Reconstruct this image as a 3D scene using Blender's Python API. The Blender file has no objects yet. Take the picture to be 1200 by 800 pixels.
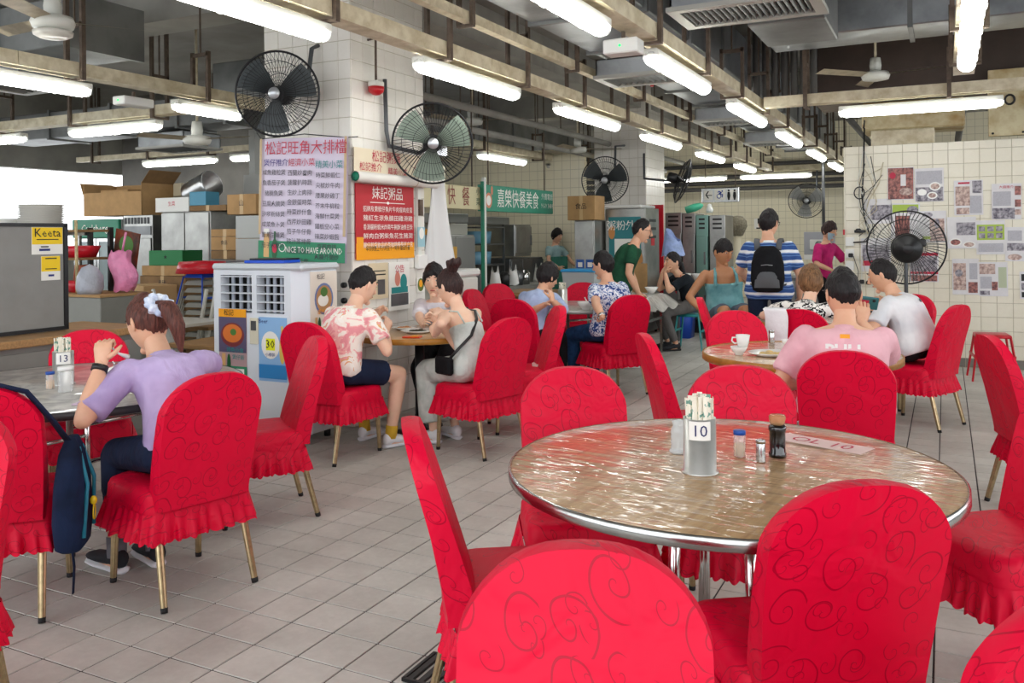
import bpy, bmesh, math, random
from mathutils import Vector, Matrix, noise
random.seed(7)
SC = bpy.context.scene
COL = SC.collection
PI = math.pi

# ------------------------------------------------------------------ camera
F, PY, YAW, ROLL, CH = 1010.0, 276.0, -0.4662, -0.0102, 1.47
_fw = Vector((math.sin(YAW), math.cos(YAW), 0)); _r = Vector((math.cos(YAW), -math.sin(YAW), 0)); _u = Vector((0, 0, 1))
_R = math.cos(ROLL)*_r + math.sin(ROLL)*_u; _U = -math.sin(ROLL)*_r + math.cos(ROLL)*_u
CPOS = Vector((0, 0, CH))
cd = bpy.data.cameras.new('camera'); cam = bpy.data.objects.new('camera', cd); COL.objects.link(cam)
mw = Matrix.Identity(4)
for i in range(3):
    mw[i][0] = _R[i]; mw[i][1] = _U[i]; mw[i][2] = -_fw[i]; mw[i][3] = CPOS[i]
cam.matrix_world = mw
cd.sensor_width = 36; cd.lens = F/1200*36; cd.shift_y = -(400-PY)/1200; cd.clip_start = 0.05; cd.clip_end = 200
SC.camera = cam

# ------------------------------------------------------------------ world, exposure
SC.view_settings.view_transform = 'Standard'; SC.view_settings.look = 'None'
SC.view_settings.gamma = 1; SC.view_settings.use_curve_mapping = False
SC.view_settings.exposure = 0.46
w = bpy.data.worlds.new('overcast_sky'); SC.world = w; w.use_nodes = True
bg = w.node_tree.nodes['Background']; bg.inputs[0].default_value = (0.93, 0.965, 1.0, 1); bg.inputs[1].default_value = 2.4
TUBE_POWER = 10.0

# ------------------------------------------------------------------ helpers
def at(x, y, z=0.0):
    d = _fw + _R*((x-600)/F) - _U*((y-PY)/F)
    return CPOS + d*((z-CH)/d.z)
def dep(x, y, dd):
    return CPOS + (_fw + _R*((x-600)/F) - _U*((y-PY)/F))*dd
def lin(c):
    out = []
    for v in c:
        v = v/255.0
        out.append(v/12.92 if v <= .04045 else ((v+.055)/1.055)**2.4)
    return tuple(out)
def hx(s):
    s = s.lstrip('#'); return lin([int(s[i:i+2], 16) for i in (0, 2, 4)])
MATS = {}
class NT:
    """tiny node tree writer"""
    def __init__(s, name):
        s.m = bpy.data.materials.new(name); s.m.use_nodes = True; s.t = s.m.node_tree
        s.b = s.t.nodes['Principled BSDF']; s.out = s.t.nodes['Material Output']
    def n(s, typ, **kw):
        nd = s.t.nodes.new('ShaderNode'+typ)
        for k, v in kw.items():
            if k.startswith('i_'):
                k2 = k[2:]; key = int(k2) if k2.isdigit() else k2.replace('_', ' ')
                sock = nd.inputs[key]
                if hasattr(v, 'is_output') or isinstance(v, bpy.types.NodeSocket): s.t.links.new(v, sock)
                else: sock.default_value = v
            else: setattr(nd, k, v)
        return nd
    def l(s, a, b): s.t.links.new(a, b)
    def math(s, op, a, b=None, c=None, clamp=False):
        nd = s.t.nodes.new('ShaderNodeMath'); nd.operation = op; nd.use_clamp = clamp
        for i, v in enumerate((a, b, c)):
            if v is None: continue
            if isinstance(v, bpy.types.NodeSocket): s.l(v, nd.inputs[i])
            else: nd.inputs[i].default_value = v
        return nd.outputs[0]
    def mix(s, fac, a, b):
        nd = s.t.nodes.new('ShaderNodeMix'); nd.data_type = 'RGBA'
        for i, v in ((0, fac), (6, a), (7, b)):
            if isinstance(v, bpy.types.NodeSocket): s.l(v, nd.inputs[i])
            else: nd.inputs[i].default_value = v if i == 0 else (*v, 1)
        return nd.outputs[2]
    def ramp(s, fac, stops, interp='LINEAR'):
        nd = s.t.nodes.new('ShaderNodeValToRGB'); nd.color_ramp.interpolation = interp
        e = nd.color_ramp.elements
        while len(e) < len(stops): e.new(0.5)
        for el, (p, c) in zip(e, stops): el.position = p; el.color = (*c, 1)
        s.l(fac, nd.inputs[0]); return nd.outputs[0]
    def obj(s): return s.n('TexCoord').outputs['Object']
    def pos(s): return s.n('NewGeometry').outputs['Position']
    def noise(s, vec, scale, detail=3, rough=.55, dist=0):
        nd = s.n('TexNoise', i_Scale=scale, i_Detail=detail, i_Roughness=rough, i_Distortion=dist)
        if vec is not None: s.l(vec, nd.inputs['Vector'])
        return nd
    def bump(s, h, strength=.3, dist=.01):
        nd = s.n('Bump', i_Strength=strength, i_Distance=dist); s.l(h, nd.inputs['Height']); s.l(nd.outputs[0], s.b.inputs['Normal'])
def M(name, col, rough=.6, metal=0, var=0, vscale=6, bump=0, bscale=40, bdist=.004, spec=.5, coat=0, alpha=1, emit=0, trans=0, col2=None, sheen=0, stretch=None):
    """plain procedural material: colour with noise variation and bump"""
    if name in MATS: return MATS[name]
    t = NT(name); b = t.b
    c = hx(col) if isinstance(col, str) else col
    b.inputs['Roughness'].default_value = rough; b.inputs['Metallic'].default_value = metal
    b.inputs['Specular IOR Level'].default_value = spec; b.inputs['Coat Weight'].default_value = coat
    b.inputs['Alpha'].default_value = alpha; b.inputs['Transmission Weight'].default_value = trans
    b.inputs['Sheen Weight'].default_value = sheen
    v = t.obj()
    if stretch:
        mp = t.n('Mapping'); mp.inputs['Scale'].default_value = stretch; t.l(v, mp.inputs[0]); v = mp.outputs[0]
    if var or col2:
        n = t.noise(v, vscale, 4, .6)
        d = hx(col2) if col2 else tuple(x*(1-var) for x in c)
        t.l(t.ramp(n.outputs[0], [(.35, d), (.62, c)]), b.inputs['Base Color'])
    else: b.inputs['Base Color'].default_value = (*c, 1)
    if bump: t.bump(t.noise(v, bscale, 3).outputs[0], bump, bdist)
    if emit:
        b.inputs['Emission Color'].default_value = (*c, 1); b.inputs['Emission Strength'].default_value = emit
    MATS[name] = t.m; return t.m

class MB:
    """collects geometry into one mesh"""
    def __init__(s): s.v = []; s.f = []; s.mi = []; s.sm = []; s.mats = []; s.X = None
    def _m(s, mat):
        if mat is None: return 0
        if mat not in s.mats: s.mats.append(mat)
        return s.mats.index(mat)
    def add(s, vs, fs, mat=None, smooth=False, X=None):
        o = len(s.v); k = s._m(mat)
        X = X if X is not None else s.X
        s.v += [tuple(X @ Vector(p)) if X is not None else tuple(p) for p in vs]
        for f in fs: s.f.append([i+o for i in f]); s.mi.append(k); s.sm.append(smooth)
        return s
    def box(s, c, d, mat=None, X=None, ch=0):
        x, y, z = [a/2 for a in d]; cx, cy, cz = c
        if ch and min(x, y, z) > ch*1.05:
            vs = []; idx = {}
            for sx in (-1, 1):
                for sy in (-1, 1):
                    for sz in (-1, 1):
                        for ax in range(3):
                            p = [sx*(x-ch), sy*(y-ch), sz*(z-ch)]; p[ax] = (sx*x, sy*y, sz*z)[ax]
                            idx[(sx, sy, sz, ax)] = len(vs); vs.append((cx+p[0], cy+p[1], cz+p[2]))
            g = lambda a, b, c2, ax: idx[(a, b, c2, ax)]
            fs = []
            for q in (-1, 1):
                fs.append([g(q, -1, -1, 0), g(q, 1, -1, 0), g(q, 1, 1, 0), g(q, -1, 1, 0)][::q])
                fs.append([g(-1, q, -1, 1), g(1, q, -1, 1), g(1, q, 1, 1), g(-1, q, 1, 1)][::-q])
                fs.append([g(-1, -1, q, 2), g(1, -1, q, 2), g(1, 1, q, 2), g(-1, 1, q, 2)][::q])
            for a in (-1, 1):
                for b2 in (-1, 1):
                    fs.append([g(-1, a, b2, 1), g(1, a, b2, 1), g(1, a, b2, 2), g(-1, a, b2, 2)][::a*b2])
                    fs.append([g(a, -1, b2, 0), g(a, 1, b2, 0), g(a, 1, b2, 2), g(a, -1, b2, 2)][::-a*b2])
                    fs.append([g(a, b2, -1, 0), g(a, b2, 1, 0), g(a, b2, 1, 1), g(a, b2, -1, 1)][::a*b2])
                    for c2 in (-1, 1):
                        fs.append([g(a, b2, c2, 0), g(a, b2, c2, 1), g(a, b2, c2, 2)][::a*b2*c2])
            return s.add(vs, fs, mat, False, X)
        vs = [(cx+i*x, cy+j*y, cz+k*z) for i in (-1, 1) for j in (-1, 1) for k in (-1, 1)]
        fs = [(0, 1, 3, 2), (4, 6, 7, 5), (0, 4, 5, 1), (2, 3, 7, 6), (0, 2, 6, 4), (1, 5, 7, 3)]
        return s.add(vs, fs, mat, False, X)
    def b2(s, lo, hi, mat=None, X=None, ch=0):
        return s.box([(a+b)/2 for a, b in zip(lo, hi)], [abs(b-a) for a, b in zip(lo, hi)], mat, X, ch)
    def tube(s, pts, r, n=8, mat=None, cap=True, closed=False, smooth=True, X=None):
        pts = [Vector(p) for p in pts]; N = len(pts)
        rr = r if isinstance(r, (list, tuple)) else [r]*N
        vs = []; up = None
        for i, p in enumerate(pts):
            if closed: t = pts[(i+1) % N]-pts[i-1]
            else: t = (pts[min(i+1, N-1)]-pts[max(i-1, 0)])
            t = t.normalized() if t.length > 1e-9 else Vector((0, 0, 1))
            if up is None:
                up = Vector((0, 0, 1)) if abs(t.z) < .9 else Vector((1, 0, 0))
            a = t.cross(up)
            a = a.normalized() if a.length > 1e-6 else t.orthogonal().normalized()
            up = a.cross(t).normalized()
            q = rr[i]; qa, qb = q if isinstance(q, (list, tuple)) else (q, q)
            for k in range(n):
                an = 2*PI*k/n; vs.append(p+a*math.cos(an)*qa+up*math.sin(an)*qb)
        fs = []
        for i in range(N if closed else N-1):
            j = (i+1) % N
            for k in range(n):
                k2 = (k+1) % n; fs.append((i*n+k, i*n+k2, j*n+k2, j*n+k))
        if cap and not closed:
            fs.append(tuple(range(n-1, -1, -1))); fs.append(tuple((N-1)*n+k for k in range(n)))
        return s.add(vs, fs, mat, smooth, X)
    def cyl(s, p0, p1, r0, r1=None, n=12, mat=None, smooth=True, X=None):
        return s.tube([p0, p1], [r0, r0 if r1 is None else r1], n, mat, True, False, smooth, X)
    def lathe(s, prof, n=24, c=(0, 0, 0), mat=None, smooth=True, X=None):
        vs = []; fs = []
        for r, z in prof:
            for k in range(n):
                a = 2*PI*k/n; vs.append((c[0]+max(r, 1e-4)*math.cos(a), c[1]+max(r, 1e-4)*math.sin(a), c[2]+z))
        for i in range(len(prof)-1):
            for k in range(n):
                k2 = (k+1) % n; fs.append((i*n+k, i*n+k2, (i+1)*n+k2, (i+1)*n+k))
        return s.add(vs, fs, mat, smooth, X)
    def grid(s, fn, nu, nv, mat=None, smooth=True, X=None, wrap=False, flip=False):
        vs = [fn(i/(nu if wrap else nu-1), j/(nv-1)) for j in range(nv) for i in range(nu)]
        fs = []
        for j in range(nv-1):
            for i in range(nu if wrap else nu-1):
                i2 = (i+1) % nu; q = (j*nu+i, j*nu+i2, (j+1)*nu+i2, (j+1)*nu+i); fs.append(q[::-1] if flip else q)
        return s.add(vs, fs, mat, smooth, X)
    def ell(s, c, d, n=12, m=8, mat=None, X=None):
        prof = lambda j: (math.sin(PI*j/m), -math.cos(PI*j/m))
        vs = []; fs = []
        for j in range(m+1):
            r, z = prof(j); r = max(r, 1e-3)
            for k in range(n):
                a = 2*PI*k/n; vs.append((c[0]+d[0]*r*math.cos(a), c[1]+d[1]*r*math.sin(a), c[2]+d[2]*z))
        for i in range(m):
            for k in range(n):
                k2 = (k+1) % n; fs.append((i*n+k, i*n+k2, (i+1)*n+k2, (i+1)*n+k))
        return s.add(vs, fs, mat, True, X)
    def poly(s, pts, mat=None, X=None): return s.add(pts, [tuple(range(len(pts)))], mat, False, X)
    def mesh(s, name):
        me = bpy.data.meshes.new(name); me.from_pydata([tuple(p) for p in s.v], [], s.f)
        for mm in s.mats: me.materials.append(mm)
        me.polygons.foreach_set('material_index', s.mi); me.polygons.foreach_set('use_smooth', s.sm); me.update()
        return me
    def build(s, name, mat=None, parent=None, loc=None, rz=0):
        me = s.mesh(name)
        if mat is not None:
            if len(me.materials) == 0: me.materials.append(mat)
            elif me.materials[0] is None: me.materials[0] = mat
        o = bpy.data.objects.new(name, me); COL.objects.link(o)
        if parent is not None: o.parent = parent
        if loc is not None: o.location = loc
        if rz: o.rotation_euler.z = rz
        return o
def tag(o, label=None, cat=None, group=None, kind=None):
    if label: o['label'] = label
    if cat: o['category'] = cat
    if group: o['group'] = group
    if kind: o['kind'] = kind
    return o
def thing(name, label, cat, loc=(0, 0, 0), rz=0, group=None):
    o = bpy.data.objects.new(name, None); COL.objects.link(o); o.empty_display_size = .1
    o.location = loc; o.rotation_euler = (0, 0, rz)
    return tag(o, label, cat, group)
def copy_tree(o, parent=None):
    c = o.copy(); COL.objects.link(c); c.parent = parent
    for ch in list(o.children): copy_tree(ch, c)
    return c
def face(fx, fy): return math.atan2(-fx, fy)          # rz so that local +Y points along (fx, fy)
def rotx(a): return Matrix.Rotation(a, 4, 'X')
def rotz(a): return Matrix.Rotation(a, 4, 'Z')
def T(*p): return Matrix.Translation(Vector(p))
def text(body, size, mat, parent, loc, rot=(PI/2, 0, 0), align='CENTER', name='lettering', sx=1, extrude=0, bold=0):
    c = bpy.data.curves.new('t', 'FONT'); c.body = body; c.size = size; c.align_x = align; c.align_y = 'CENTER'
    c.extrude = extrude; c.offset = bold; c.resolution_u = 2
    o = bpy.data.objects.new('t', c); COL.objects.link(o)
    dg = bpy.context.evaluated_depsgraph_get(); dg.update()
    me = bpy.data.meshes.new_from_object(o.evaluated_get(dg)); me.name = name
    bpy.data.objects.remove(o); bpy.data.curves.remove(c)
    me.materials.clear(); me.materials.append(mat)
    n = bpy.data.objects.new(name, me); COL.objects.link(n); n.parent = parent; n.location = loc; n.rotation_euler = rot; n.scale = (sx, 1, 1)
    return n
def texts(items, mat, parent, name='lettering', off=-.002):
    """many lines (body, size, x, z[, sx]) in the plane of the parent, facing local -Y, joined as one flat print"""
    mb = MB(); dg = None
    for it in items:
        body, size, x, z = it[:4]; sx = it[4] if len(it) > 4 else 1
        c = bpy.data.curves.new('t', 'FONT'); c.body = body; c.size = size; c.align_x = 'CENTER'; c.align_y = 'CENTER'; c.resolution_u = 1
        o = bpy.data.objects.new('t', c); COL.objects.link(o)
        dg = bpy.context.evaluated_depsgraph_get(); dg.update()
        me = bpy.data.meshes.new_from_object(o.evaluated_get(dg))
        mb.add([(x+v.co.x*sx, off, z+v.co.y) for v in me.vertices], [tuple(p.vertices) for p in me.polygons])
        bpy.data.objects.remove(o); bpy.data.curves.remove(c); bpy.data.meshes.remove(me)
    o = mb.build(name, mat, parent)
    if sum(len(i[0]) for i in items) > 12: o['kind'] = 'stuff'
    return o
def patches(items, parent, name='print', off=-.0012):
    """flat print: rectangles ('r',x,z,w,h,mat) and ellipses ('e',x,z,rx,rz,mat) facing local -Y"""
    mb = MB()
    for i, it in enumerate(items):
        k, x, z, a, b, m = it; y = off-.0004*i
        if k == 'r': mb.poly([(x-a/2, y, z-b/2), (x+a/2, y, z-b/2), (x+a/2, y, z+b/2), (x-a/2, y, z+b/2)], m)
        else: mb.poly([(x+a*math.cos(q*PI/10), y, z+b*math.sin(q*PI/10)) for q in range(20)], m)
    return mb.build(name, None, parent)

# ------------------------------------------------------------------ materials
def tile_mat(name, col, dark, size, ox, oy, oz, rough=.35, var=.08, dirt=.25, dscale=3, single=True):
    t = NT(name); p = t.pos()
    sn = t.n('VectorMath', operation='SUBTRACT'); t.l(p, sn.inputs[0]); sn.inputs[1].default_value = (ox, oy, oz)
    dv = t.n('VectorMath', operation='SCALE'); t.l(sn.outputs[0], dv.inputs[0]); dv.inputs['Scale'].default_value = 1/size
    fl = t.n('VectorMath', operation='FLOOR'); t.l(dv.outputs[0], fl.inputs[0])
    wn = t.n('TexWhiteNoise'); t.l(fl.outputs[0], wn.inputs[0])
    rnd = t.n('ObjectInfo').outputs['Random'] if single else wn.outputs[0]
    n = t.noise(p, dscale, 5, .65); n2 = t.noise(p, 30, 4, .7)
    c0 = hx(col); c1 = hx(dark)
    f = t.math('MULTIPLY', t.ramp(n.outputs[0], [(.42, (1, 1, 1)), (.68, (0, 0, 0))]), dirt)
    f = t.math('ADD', f, t.math('MULTIPLY', rnd, var))
    f = t.math('ADD', f, t.math('MULTIPLY', t.ramp(n2.outputs[0], [(.4, (1, 1, 1)), (.7, (0, 0, 0))]), dirt*.35), clamp=True)
    t.l(t.mix(f, c0, c1), t.b.inputs['Base Color'])
    t.b.inputs['Roughness'].default_value = rough; t.bump(n2.outputs[0], .08, .002)
    MATS[name] = t.m; return t.m
TS = .2; TX0 = -12.25*TS; TY0 = 10.8*TS
m_floor = tile_mat('floor_tile_ceramic', 'd5d4cc', 'a09d95', TS, TX0, TY0, -1.05, .5, .16, .4, 2.2, False)
m_grout = M('dark_grout', '413c3c', .9)
m_wtile = tile_mat('cream_wall_tile', 'f3eedd', 'cfc7ae', .15, 0, 0, 0, .28, .1, .22, 1.6)
m_ptile = tile_mat('white_pillar_tile', 'f3f0e9', 'd3cdbd', .15, 0, 0, 0, .25, .1, .18, 1.6)
m_wgrout = M('tile_grout', 'b7ae99', .9)
m_base = tile_mat('grey_skirting_tile', '8c8880', '5f5b55', .2, 0, 0, 0, .5, .1, .4)

def make_red(name, base, line, sheen_c, freq):
    """red jacquard cloth with woven scroll vines"""
    t = NT(name); v = t.obj()
    # project on the two dominating planes: use x + .7y , z
    sp = t.n('SeparateXYZ'); t.l(v, sp.inputs[0])
    cb = t.n('CombineXYZ'); t.l(t.math('ADD', sp.outputs[0], t.math('MULTIPLY', sp.outputs[1], .83)), cb.inputs[0])
    t.l(t.math('ADD', sp.outputs[2], t.math('MULTIPLY', sp.outputs[1], .55)), cb.inputs[1])
    lines = None
    for k, (sc, off, turns) in enumerate(((freq, 0, 2.0), (freq*1.7, 3.3, 1.7))):
        ad = t.n('VectorMath', operation='MULTIPLY_ADD'); t.l(cb.outputs[0], ad.inputs[0]); ad.inputs[1].default_value = (sc, sc, sc); ad.inputs[2].default_value = (off, off*1.7, 0)
        nz = t.noise(cb.outputs[0], 9+4*k, 1)
        wob = t.n('VectorMath', operation='MULTIPLY_ADD'); t.l(nz.outputs['Color'], wob.inputs[0]); wob.inputs[1].default_value = (.30, .30, 0); t.l(ad.outputs[0], wob.inputs[2])
        vo = t.n('TexVoronoi', voronoi_dimensions='2D', i_Scale=1.0, i_Randomness=.75); t.l(wob.outputs[0], vo.inputs['Vector'])
        df = t.n('VectorMath', operation='SUBTRACT'); t.l(wob.outputs[0], df.inputs[0]); t.l(vo.outputs['Position'], df.inputs[1])
        s2 = t.n('SeparateXYZ'); t.l(df.outputs[0], s2.inputs[0])
        th = t.math('DIVIDE', t.math('ARCTAN2', s2.outputs[1], s2.outputs[0]), 2*PI)
        rc = t.n('SeparateColor'); t.l(vo.outputs['Color'], rc.inputs[0])
        sg = t.math('SUBTRACT', t.math('MULTIPLY', t.math('GREATER_THAN', rc.outputs[0], .5), 2), 1)
        th = t.math('ADD', t.math('MULTIPLY', th, sg), rc.outputs[1])
        r = vo.outputs['Distance']
        ph = t.math('FRACT', t.math('ADD', th, t.math('MULTIPLY', t.math('POWER', r, .7), turns*1.55)))
        d = t.math('ABSOLUTE', t.math('SUBTRACT', ph, .5))
        ln = t.math('LESS_THAN', d, .046)
        ln = t.math('MULTIPLY', ln, t.math('LESS_THAN', r, .47 if k == 0 else .40))
        if k: ln = t.math('MULTIPLY', ln, t.math('GREATER_THAN', rc.outputs[2], .3))
        lines = ln if lines is None else t.math('MAXIMUM', lines, ln)
    fold = t.noise(v, 5, 3, .5, .6)
    c = t.mix(t.math('MULTIPLY', lines, .62), hx(base), hx(line))
    t.l(c, t.b.inputs['Base Color'])
    t.b.inputs['Roughness'].default_value = .46; t.b.inputs['Specular IOR Level'].default_value = .22
    t.b.inputs['Sheen Weight'].default_value = .03; t.b.inputs['Sheen Tint'].default_value = (*hx(sheen_c), 1); t.b.inputs['Sheen Roughness'].default_value = .4
    t.l(t.math('ADD', t.math('MULTIPLY', lines, -.12), .5), t.b.inputs['Roughness'])
    h = t.math('ADD', t.math('MULTIPLY', fold.outputs[0], 2.2), t.math('MULTIPLY', lines, .22))
    t.bump(h, .6, .018)
    MATS[name] = t.m; return t.m
m_red = make_red('red_scroll_jacquard', 'de0034', '93001f', 'ff5070', 9.2)
m_gold = M('champagne_metal', 'c9b48c', .28, 1, .25, 30)
m_chrome = M('chrome', 'd9d9d6', .16, 1, .1, 20)
m_steel = M('brushed_steel', 'c4c5c3', .22, 1, .2, 8, .03, 60)
m_galv = M('galvanised_sheet', 'a9adb0', .38, .85, .35, 2.5, .1, 3)
m_galvd = M('dull_galvanised_sheet', '8d8f8e', .5, .7, .35, 2.0, .1, 4)
m_rub = M('black_rubber', '1c1c1e', .7)
m_black = M('black_plastic', '141416', .4)
m_white = M('white_plastic', 'eeeeea', .35)
m_offw = M('off_white_plastic', 'dfe0d8', .4)
m_trunk = M('stained_beige_trunking', 'd9cfb4', .55, .0, 0, 9, .05, 30, col2='bcae8e')
m_rust = M('rusty_hanger_steel', '6e5f52', .7, .3, .4, 14)
m_dark = M('interior_shade_black', '101010', .9)  # near-black colour standing in for shade inside vents and grilles
m_conc = M('painted_concrete', 'a9a79f', .9, 0, .3, 1.2)
m_concd = M('grey_concrete', '77746e', .9, 0, .3, 1.5)
m_card = M('brown_cardboard', 'b58f5f', .8, 0, .15, 8)
m_cardd = M('dark_cardboard', '8a6a45', .8, 0, .2, 8)
m_wood = M('worn_wood', 'b58a58', .5, 0, .3, 5, stretch=(1, 12, 12))
m_woodedge = M('varnished_wood_edge', 'b9802f', .35, 0, .3, 12)
m_glow = M('lit_fluorescent_diffuser', (1, 1, .97), .4, emit=TUBE_POWER)
m_clear = M('clear_plastic', 'f4f6f6', .08, alpha=.28)
m_film = M('translucent_plastic_sheet', 'd6d4cc', .18, alpha=.8, var=.2, bump=.8, bscale=12, bdist=.02)
m_porc = M('white_porcelain', 'f3f2ee', .15, coat=.3)
m_blue = M('blue_plastic', '1f52c8', .4)
m_teal = M('teal_paint', '1f8a8a', .45)
m_redpl = M('red_plastic', 'c81428', .35)
m_green = M('green_paint', '117a5c', .45)
m_yellow = M('yellow_print', 'f6cf06', .5)
m_orange = M('orange_print', 'f5a40c', .5)
m_ink = M('black_ink', '17171a', .6)
m_inkred = M('red_ink', 'c22a48', .6)
m_inkblue = M('blue_ink', '23307e', .6)
m_inkteal = M('teal_ink', '1f8c8c', .6)
m_paper = M('white_paper', 'f1efe8', .6)
m_skin = None
# ------------------------------------------------------------------ the setting
fl = MB(); fl.b2((-16, -4, -.2), (7, 21, -.0035)); floor = tag(fl.build('floor', m_grout), kind='structure')
def floor_tile_geo(mb, x, y, g=.0034, c=.0012):
    x0, x1, y0, y1 = x+g, x+TS-g, y+g, y+TS-g
    vs = [(x0, y0, -.0036), (x1, y0, -.0036), (x1, y1, -.0036), (x0, y1, -.0036), (x0+c, y0+c, 0), (x1-c, y0+c, 0), (x1-c, y1-c, 0), (x0+c, y1-c, 0)]
    mb.add(vs, [(4, 5, 6, 7), (0, 1, 5, 4), (1, 2, 6, 5), (2, 3, 7, 6), (3, 0, 4, 7)])
cand = []; rest = MB()
i0 = int((-15-TX0)/TS); i1 = int((5-TX0)/TS); j0 = int((-2-TY0)/TS); j1 = int((20-TY0)/TS)
def px_of(p):
    d = Vector(p)-CPOS; z = d.dot(_fw)
    return (600+F*d.dot(_R)/z, PY-F*d.dot(_U)/z, z) if z > .1 else (0, 0, -1)
for i in range(i0, i1):
    for j in range(j0, j1):
        x = TX0+i*TS; y = TY0+j*TS
        q = px_of((x+TS/2, y+TS/2, 0))
        hid = 640 < q[0] < 1130 and q[1] > 560
        if q[2] > 0 and -20 < q[0] < 1220 and q[1] < 815 and not hid: cand.append((q[2], x, y))
        else: floor_tile_geo(rest, x, y)
cand.sort()
tm = MB(); floor_tile_geo(tm, -TS/2, -TS/2); tmesh = tm.mesh('tile'); tmesh.materials.append(m_floor)
for k, (z, x, y) in enumerate(cand):
    if k < 295:
        o = bpy.data.objects.new('tile', tmesh); COL.objects.link(o); o.parent = floor; o.location = (x+TS/2, y+TS/2, random.uniform(-.0004, .0004))
    else: floor_tile_geo(rest, x, y)
tag(rest.build('tile_field', m_floor, floor), kind='stuff')
# black drain grating beside the nearest chair
dg_ = thing('floor_grating', 'black ribbed floor grating beside the chair legs at table 10', 'grating', at(528, 812, 0), YAW*0)
mb = MB(); mb.box((0, 0, .006), (.36, .012, .012)); mb.box((0, .19, .006), (.36, .012, .012)); mb.box((-.18, .095, .006), (.012, .2, .012)); mb.box((.18, .095, .006), (.012, .2, .012)); mb.build('frame', m_black, dg_)
for k in range(9):
    MB().box((-.16+k*.04, .095, .005), (.02, .18, .010)).build('slat', m_black, dg_)

def tile_mesh(su, sv, g=.0018, c=.002, th=.004):
    mb = MB(); x, z = su/2-g, sv/2-g
    vs = [(-x, 0, -z), (x, 0, -z), (x, 0, z), (-x, 0, z), (-x+c, -th, -z+c), (x-c, -th, -z+c), (x-c, -th, z-c), (-x+c, -th, z-c)]
    mb.add(vs, [(4, 5, 6, 7), (0, 1, 5, 4), (1, 2, 6, 5), (2, 3, 7, 6), (3, 0, 4, 7)])
    return mb.mesh('tile')
def tile_face(parent, x0, y0, width, z0, z1, rz, mat, size=.15, ufull=None, joined=False, name='tile'):
    """tiles on a vertical face whose lower left corner (seen from outside) is (x0, y0); rz 0 faces -Y, pi/2 faces +X"""
    dx, dy = math.cos(rz), math.sin(rz)
    cols = []; u = 0
    while u < width-1e-4: wv = min(size, width-u); cols.append((u, wv)); u += wv
    rows = []; z = z0
    while z < z1-1e-4: hv = min(size, z1-z); rows.append((z, hv)); z += hv
    cache = {}; jm = MB()
    for u, wv in cols:
        if wv < .03: continue
        for z, hv in rows:
            if hv < .03: continue
            p = (x0+dx*(u+wv/2), y0+dy*(u+wv/2), z+hv/2)
            q = px_of(p)
            key = (round(wv, 3), round(hv, 3))
            if key not in cache:
                cache[key] = tile_mesh(wv, hv); cache[key].materials.append(mat)
            if joined or not (-15 < q[0] < 1215 and -15 < q[1] < 815):
                X = T(*p) @ rotz(rz); me = cache[key]
                jm.add([v.co for v in me.vertices], [tuple(f.vertices) for f in me.polygons], None, False, X)
            else:
                o = bpy.data.objects.new(name, cache[key]); COL.objects.link(o); o.parent = parent; o.location = p; o.rotation_euler.z = rz+random.uniform(-.002, .002)
    if jm.v: tag(jm.build('tile_field', mat, parent), kind='stuff')
# right wall (faces -Y)
WY = 10.5; WX0 = -1.02; WH = 2.44
mb = MB(); mb.b2((WX0, WY, 0), (4.5, WY+.14, WH)); wall_r = tag(mb.build('wall_right', m_wgrout), kind='structure')
tile_face(wall_r, WX0, WY, 5.5, .10, WH, 0, m_wtile)
mb = MB(); mb.b2((WX0-.012, WY-.012, 0), (WX0+.0, WY+.14, WH)); mb.build('end_trim', m_wtile, wall_r)
bb = MB(); bb.b2((WX0, WY-.008, 0), (4.5, WY, .1)); bbo = tag(bb.build('baseboard_right', m_wgrout), kind='structure')
tile_face(bbo, WX0, WY-.008, 5.5, 0.003, .1, 0, m_base, .2)
# pillars
def pillar(name, x0, y0, wx, wy, joined=False):
    mb = MB(); mb.b2((x0, y0, 0), (x0+wx, y0+wy, 3.9)); p = tag(mb.build(name, m_wgrout), kind='structure')
    tile_face(p, x0, y0, wx, .0, 3.9, 0, m_ptile, joined=joined)
    tile_face(p, x0+wx, y0, wy, .0, 3.9, PI/2, m_ptile, joined=joined)
    return p
PX0, PY0, PW, PD = -4.97, 5.4, .87, 1.03
pillar('wall_pillar_near', PX0, PY0, PW, PD)
pillar('wall_pillar_far', -5.16, 13.3, .88, 1.0)
# grid-lined tile material for far walls
def far_tile(name, col, line, size):
    t = NT(name); p = t.pos(); sp = t.n('SeparateXYZ'); t.l(p, sp.inputs[0])
    u = t.math('ADD', sp.outputs[0], sp.outputs[1])
    a = t.math('FRACT', t.math('DIVIDE', u, size)); b = t.math('FRACT', t.math('DIVIDE', sp.outputs[2], size))
    l = t.math('MAXIMUM', t.math('LESS_THAN', a, .05), t.math('LESS_THAN', b, .05))
    n = t.noise(p, 1.2, 4)
    c = t.mix(t.math('MULTIPLY', n.outputs[0], .3), hx(col), hx('c4b98f'))
    t.l(t.mix(l, c, hx(line)), t.b.inputs['Base Color']); t.b.inputs['Roughness'].default_value = .35
    return t.m
m_fart = far_tile('pale_far_wall_tile', 'f1e9cf', 'c4bba0', .15)
mb = MB(); mb.b2((-12, 20, 0), (6, 20.2, 3.9)); tag(mb.build('wall_back', m_fart), kind='structure')
mb = MB(); mb.b2((-12.6, 10.2, 0), (-8.2, 10.35, 3.9)); tag(mb.build('wall_store', m_concd), kind='structure')
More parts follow.
